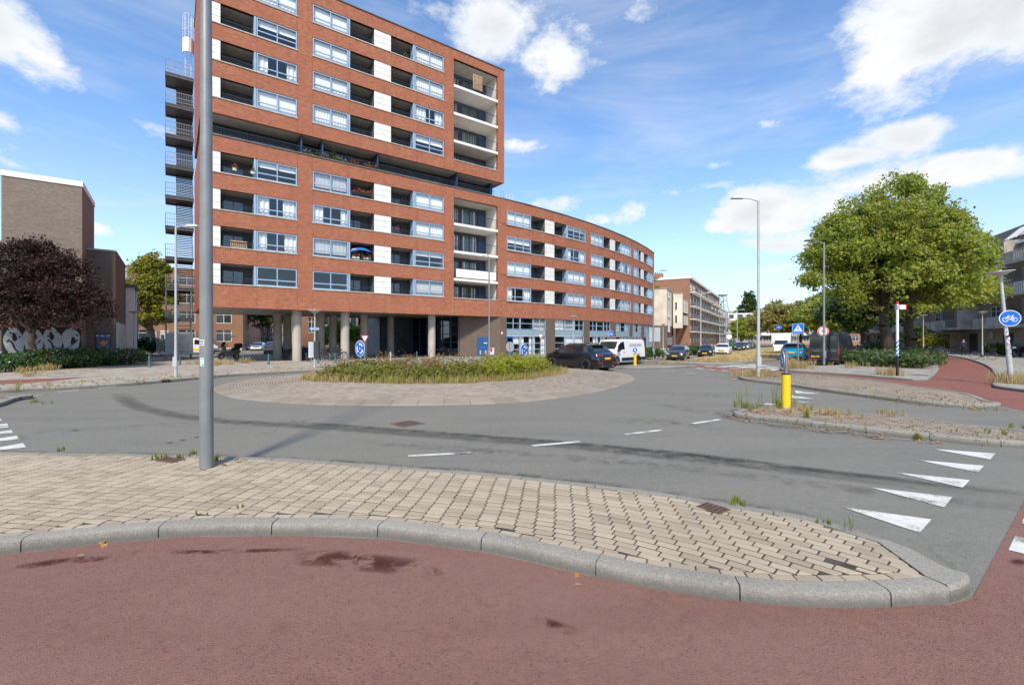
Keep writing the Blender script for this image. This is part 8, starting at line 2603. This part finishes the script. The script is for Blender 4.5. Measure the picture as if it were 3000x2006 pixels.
lf_org = leafmat('orange_flower', (.60, .20, .02), (.70, .35, .04), (.5, .05, .05))
for tt, lb, fm_, i, dd in ((bays['log1'][0] + .9, 'pale pot with orange flowers on the third balcony up, left', lf_org, 3, .08), (bays['log1'][0] + 2.1, 'pale pot with orange flowers on the third balcony up, right', lf_org, 3, .08)):
    planter(lb, tt, SILL[i] + .28, dd, .26, terra, fm_, int(tt * 10))
l2a, l2b = bays['log2']
planter('long dark flower box with red flowers on the fourth row balcony', (l2a + l2b) / 2 - .3, SILL[3] + .22, -.08, 1.0, blackm, lf_red, 3); planter('dark box with pink flowers beside the white panel', l2b - .6, SILL[3] + .22, -.08, .7, blackm, lf_red, 4)
planter('green box of red flowers under the striped parasol', l2a + .65, SILL[1] + .12, -.08, .6, terra, lf_red, 5); planter('green box of red flowers under the blue parasol', l2b - .65, SILL[1] + .12, -.08, .6, terra, lf_red, 6)
planter('tall pink flowering plant on the balcony right of the white panel', bays['log3'][0] + .75, SILL[2] - .1, -.4, .5, blackm, lf_red, 7, .2, .5)
for k, px in enumerate((905, 925, 950, 985, 1005, 1040, 1080, 1098)):
    planter('flower box on the recessed gallery, number %s from its left end' % ('one two three four five six seven eight'.split()[k]), T(px), SILL[4] + .05, -.35, .8 if k != 3 else .3, blackm, (lf_wht, lf_lau, lf_wht, lf_bri, lf_wht, lf_red, lf_org, lf_red)[k], 20 + k, .16, .14 if k != 3 else .3)
planter('spiky palm on the top right balcony', bays['log3'][1] - .7, SILL[8] - .2, -.4, .4, terra, lf_che, 40, .2, .5)
w_ = thing('wooden_chest', 'slatted wooden box on the second row left balcony', 'box', F.P(bays['log1'][1] - 1.1, -.5, SILL[1] - .1), local=False)
for k in range(6):
    mb = MB(); fbox(mb, F, bays['log1'][1] - 1.7, bays['log1'][1] - .6, -.26, -.23, SILL[1] - .05 + k * .11, SILL[1] + .04 + k * .11); mb.build('slat', wood, w_)
w_ = thing('wooden_screen', 'upright wooden slat screen on the top balcony', 'screen', F.P((b0 + b1) / 2, .06, SILL[8] - .6), local=False)
for k in range(7):
    t_ = (b0 + b1) / 2 - .45 + k * .17; mb = MB(); fbox(mb, F, t_, t_ + .11, .04, .07, SILL[8] - .55, SILL[8] + 1.0); mb.build('slat', wood, w_)
st_ = thing('hanging_cords', 'row of pale hanging cords under the second balcony slab', 'decoration', F.P((b0 + b1) / 2, -.1, SILL[7] - 1.1), local=False)
for k in range(30):
    t_ = b0 + .15 + (b1 - b0 - .3) * k / 29; mb = MB(); a = F.P(t_, -.1, SILL[7] - 1.1); c_ = F.P(t_ + .12, -.15, SILL[7] - 1.1 - random.uniform(.5, .95)); mb.cyl(a, c_, .012, n=4); mb.build('cord', wood, st_)

# ================================================================== PEOPLE
def person(label, loc, rz, h, shirt, trousers, skinm, hair, walk=.22, pack=None, shoes=None):
    """one continuous skinned body, coloured as clothes, with a shaped head, hands and feet"""
    s = h / 1.78
    J = dict(pel=(0, 0, .95), sp=(.01, 0, 1.15), ch=(.0, 0, 1.36), nk=(.015, 0, 1.50), hd0=(.03, 0, 1.58), hd1=(.035, 0, 1.70), top=(.02, 0, 1.755),
             hl=(0, .095, .92), kl=(walk * .55, .10, .50), al=(walk * .35, .105, .10), fl=(walk * .35 + .17, .11, .045), hr=(0, -.095, .92), kr=(walk * .05, -.10, .49), ar=(-walk * .9, -.105, .13), fr=(-walk * .9 + .15, -.11, .05),
             sl=(0, .17, 1.42), el=(-.07, .25, 1.15), wl=(.08, .25, .93), ml=(.12, .24, .84), sr=(0, -.17, 1.42), er=(-.02, -.25, 1.15), wr=(.14, -.24, .96), mr=(.18, -.23, .88))
    rad = dict(pel=(.15, .12), sp=(.145, .105), ch=(.17, .115), nk=(.06, .06), hd0=(.085, .095), hd1=(.085, .105), top=(.05, .06), hl=(.09, .09), kl=(.06, .06), al=(.042, .042), fl=(.035, .03), hr=(.09, .09), kr=(.06, .06), ar=(.042, .042), fr=(.035, .03),
               sl=(.065, .065), el=(.045, .045), wl=(.032, .032), ml=(.035, .022), sr=(.065, .065), er=(.045, .045), wr=(.032, .032), mr=(.035, .022))
    E_ = [('pel', 'sp'), ('sp', 'ch'), ('ch', 'nk'), ('nk', 'hd0'), ('hd0', 'hd1'), ('hd1', 'top'), ('pel', 'hl'), ('hl', 'kl'), ('kl', 'al'), ('al', 'fl'), ('pel', 'hr'), ('hr', 'kr'), ('kr', 'ar'), ('ar', 'fr'), ('ch', 'sl'), ('sl', 'el'), ('el', 'wl'), ('wl', 'ml'), ('ch', 'sr'), ('sr', 'er'), ('er', 'wr'), ('wr', 'mr')]
    # five fingers on each hand as short chains
    for sd, y in (('l', .24), ('r', -.23)):
        mx, my, mz = J['m' + sd]; sg = 1 if sd == 'l' else -1
        for q, (dx, dz, ln_) in enumerate(((.028, -.02, .075), (.010, -.03, .085), (-.010, -.03, .08), (-.026, -.02, .06))):
            k1, k2 = 'f%s%d' % (sd, q), 'g%s%d' % (sd, q)
            J[k1] = (mx + dx, my, mz + dz); J[k2] = (mx + dx + .015, my - sg * .015, mz + dz - ln_); rad[k1] = (.010, .010); rad[k2] = (.008, .008); E_ += [('m' + sd, k1), (k1, k2)]
        k1 = 't' + sd; J[k1] = (mx + .065, my - sg * .02, mz - .02); rad[k1] = (.010, .010); E_ += [('w' + sd, k1)]
    names = list(J); me = bpy.data.meshes.new('body'); me.from_pydata([tuple(c * s for c in J[k]) for k in names], [(names.index(a), names.index(b)) for a, b in E_], [])
    tmp = bpy.data.objects.new('tmp', me); col.objects.link(tmp)
    sk_ = tmp.modifiers.new('skin', 'SKIN')
    for i, k in enumerate(names):
        me.skin_vertices[0].data[i].radius = tuple(r * s for r in rad[k]); me.skin_vertices[0].data[i].use_root = (k == 'pel')
    sb = tmp.modifiers.new('sub', 'SUBSURF'); sb.levels = 2; sb.render_levels = 2
    bpy.context.view_layer.update()
    bm2 = bpy.data.meshes.new_from_object(tmp.evaluated_get(bpy.context.evaluated_depsgraph_get())); bpy.data.objects.remove(tmp)
    t = thing('person', label, 'person', loc, rz)
    bm2.name = 'body'; bm2.materials.clear()
    for m_ in (skinm, shirt, trousers, shoes or blackm, hair):
        bm2.materials.append(m_)
    for p in bm2.polygons:
        c = p.center / s
        if c.z < .09:
            i = 3
        elif c.z < .97 and abs(c.y) < .185:
            i = 2
        elif c.z > 1.655 or (c.z > 1.57 and c.x < -.01):
            i = 4
        elif c.z > 1.475 or (abs(c.y) > .16 and c.z < .95):
            i = 0
        else:
            i = 1
        p.material_index = i; p.use_smooth = True
    o = bpy.data.objects.new('body', bm2); col.objects.link(o); o.parent = t
    for sy in (-1, 1):
        mb = MB(); mb.cyl((.03 * s, sy * .083 * s, 1.63 * s), (.03 * s, sy * .098 * s, 1.635 * s), .028 * s, .02 * s, 8); mb.build('ear', skinm, t)
        mb = MB(); mb.cyl((.118 * s, sy * .032 * s, 1.65 * s), (.128 * s, sy * .032 * s, 1.65 * s), .011 * s, .009 * s, 8); mb.build('eye', signblack, t)
    mb = MB(); mb.cyl((.115 * s, 0, 1.645 * s), (.145 * s, 0, 1.61 * s), .010 * s, .016 * s, 8); mb.build('nose', skinm, t)
    mb = MB(); mb.box(.11 * s, .122 * s, -.025 * s, .025 * s, 1.575 * s, 1.583 * s); mb.build('mouth', mat('lips', (.3, .12, .1), .6), t)
    if pack:
        mb = MB(); M = Matrix.Translation((-.19 * s, 0, 1.25 * s)); mb.lathe([(.02, -.26), (.12, -.25), (.15, -.1), (.14, .12), (.08, .24), (.01, .26)], (0, 0, 0), 14, 0, M @ Matrix.Diagonal((.75, 1, 1, 1))); mb.build('backpack', pack, t, smooth=True)
    return t
skin_m = mat('skin', (.42, .24, .17), .6, var=.05)
pm = G(2823, 1042, .11)
person('man in navy shirt and black trousers walking on the right pavement', (pm.x, pm.y, .11), 1.0, 1.84, mat('navy_shirt', (.012, .022, .06), .9), mat('black_trousers', (.008, .008, .01), .9), skin_m, mat('grey_hair', (.22, .18, .15), .9))
person('person in cream clothes with black backpack behind the white van', (AT(1877.5, 43.6).x, 43.6, .12), 1.3, 1.72, mat('cream_coat', (.60, .52, .43), .9), mat('cream_trousers', (.62, .53, .42), .9), skin_m, mat('pale_cap', (.55, .42, .38), .9), pack=blackm)
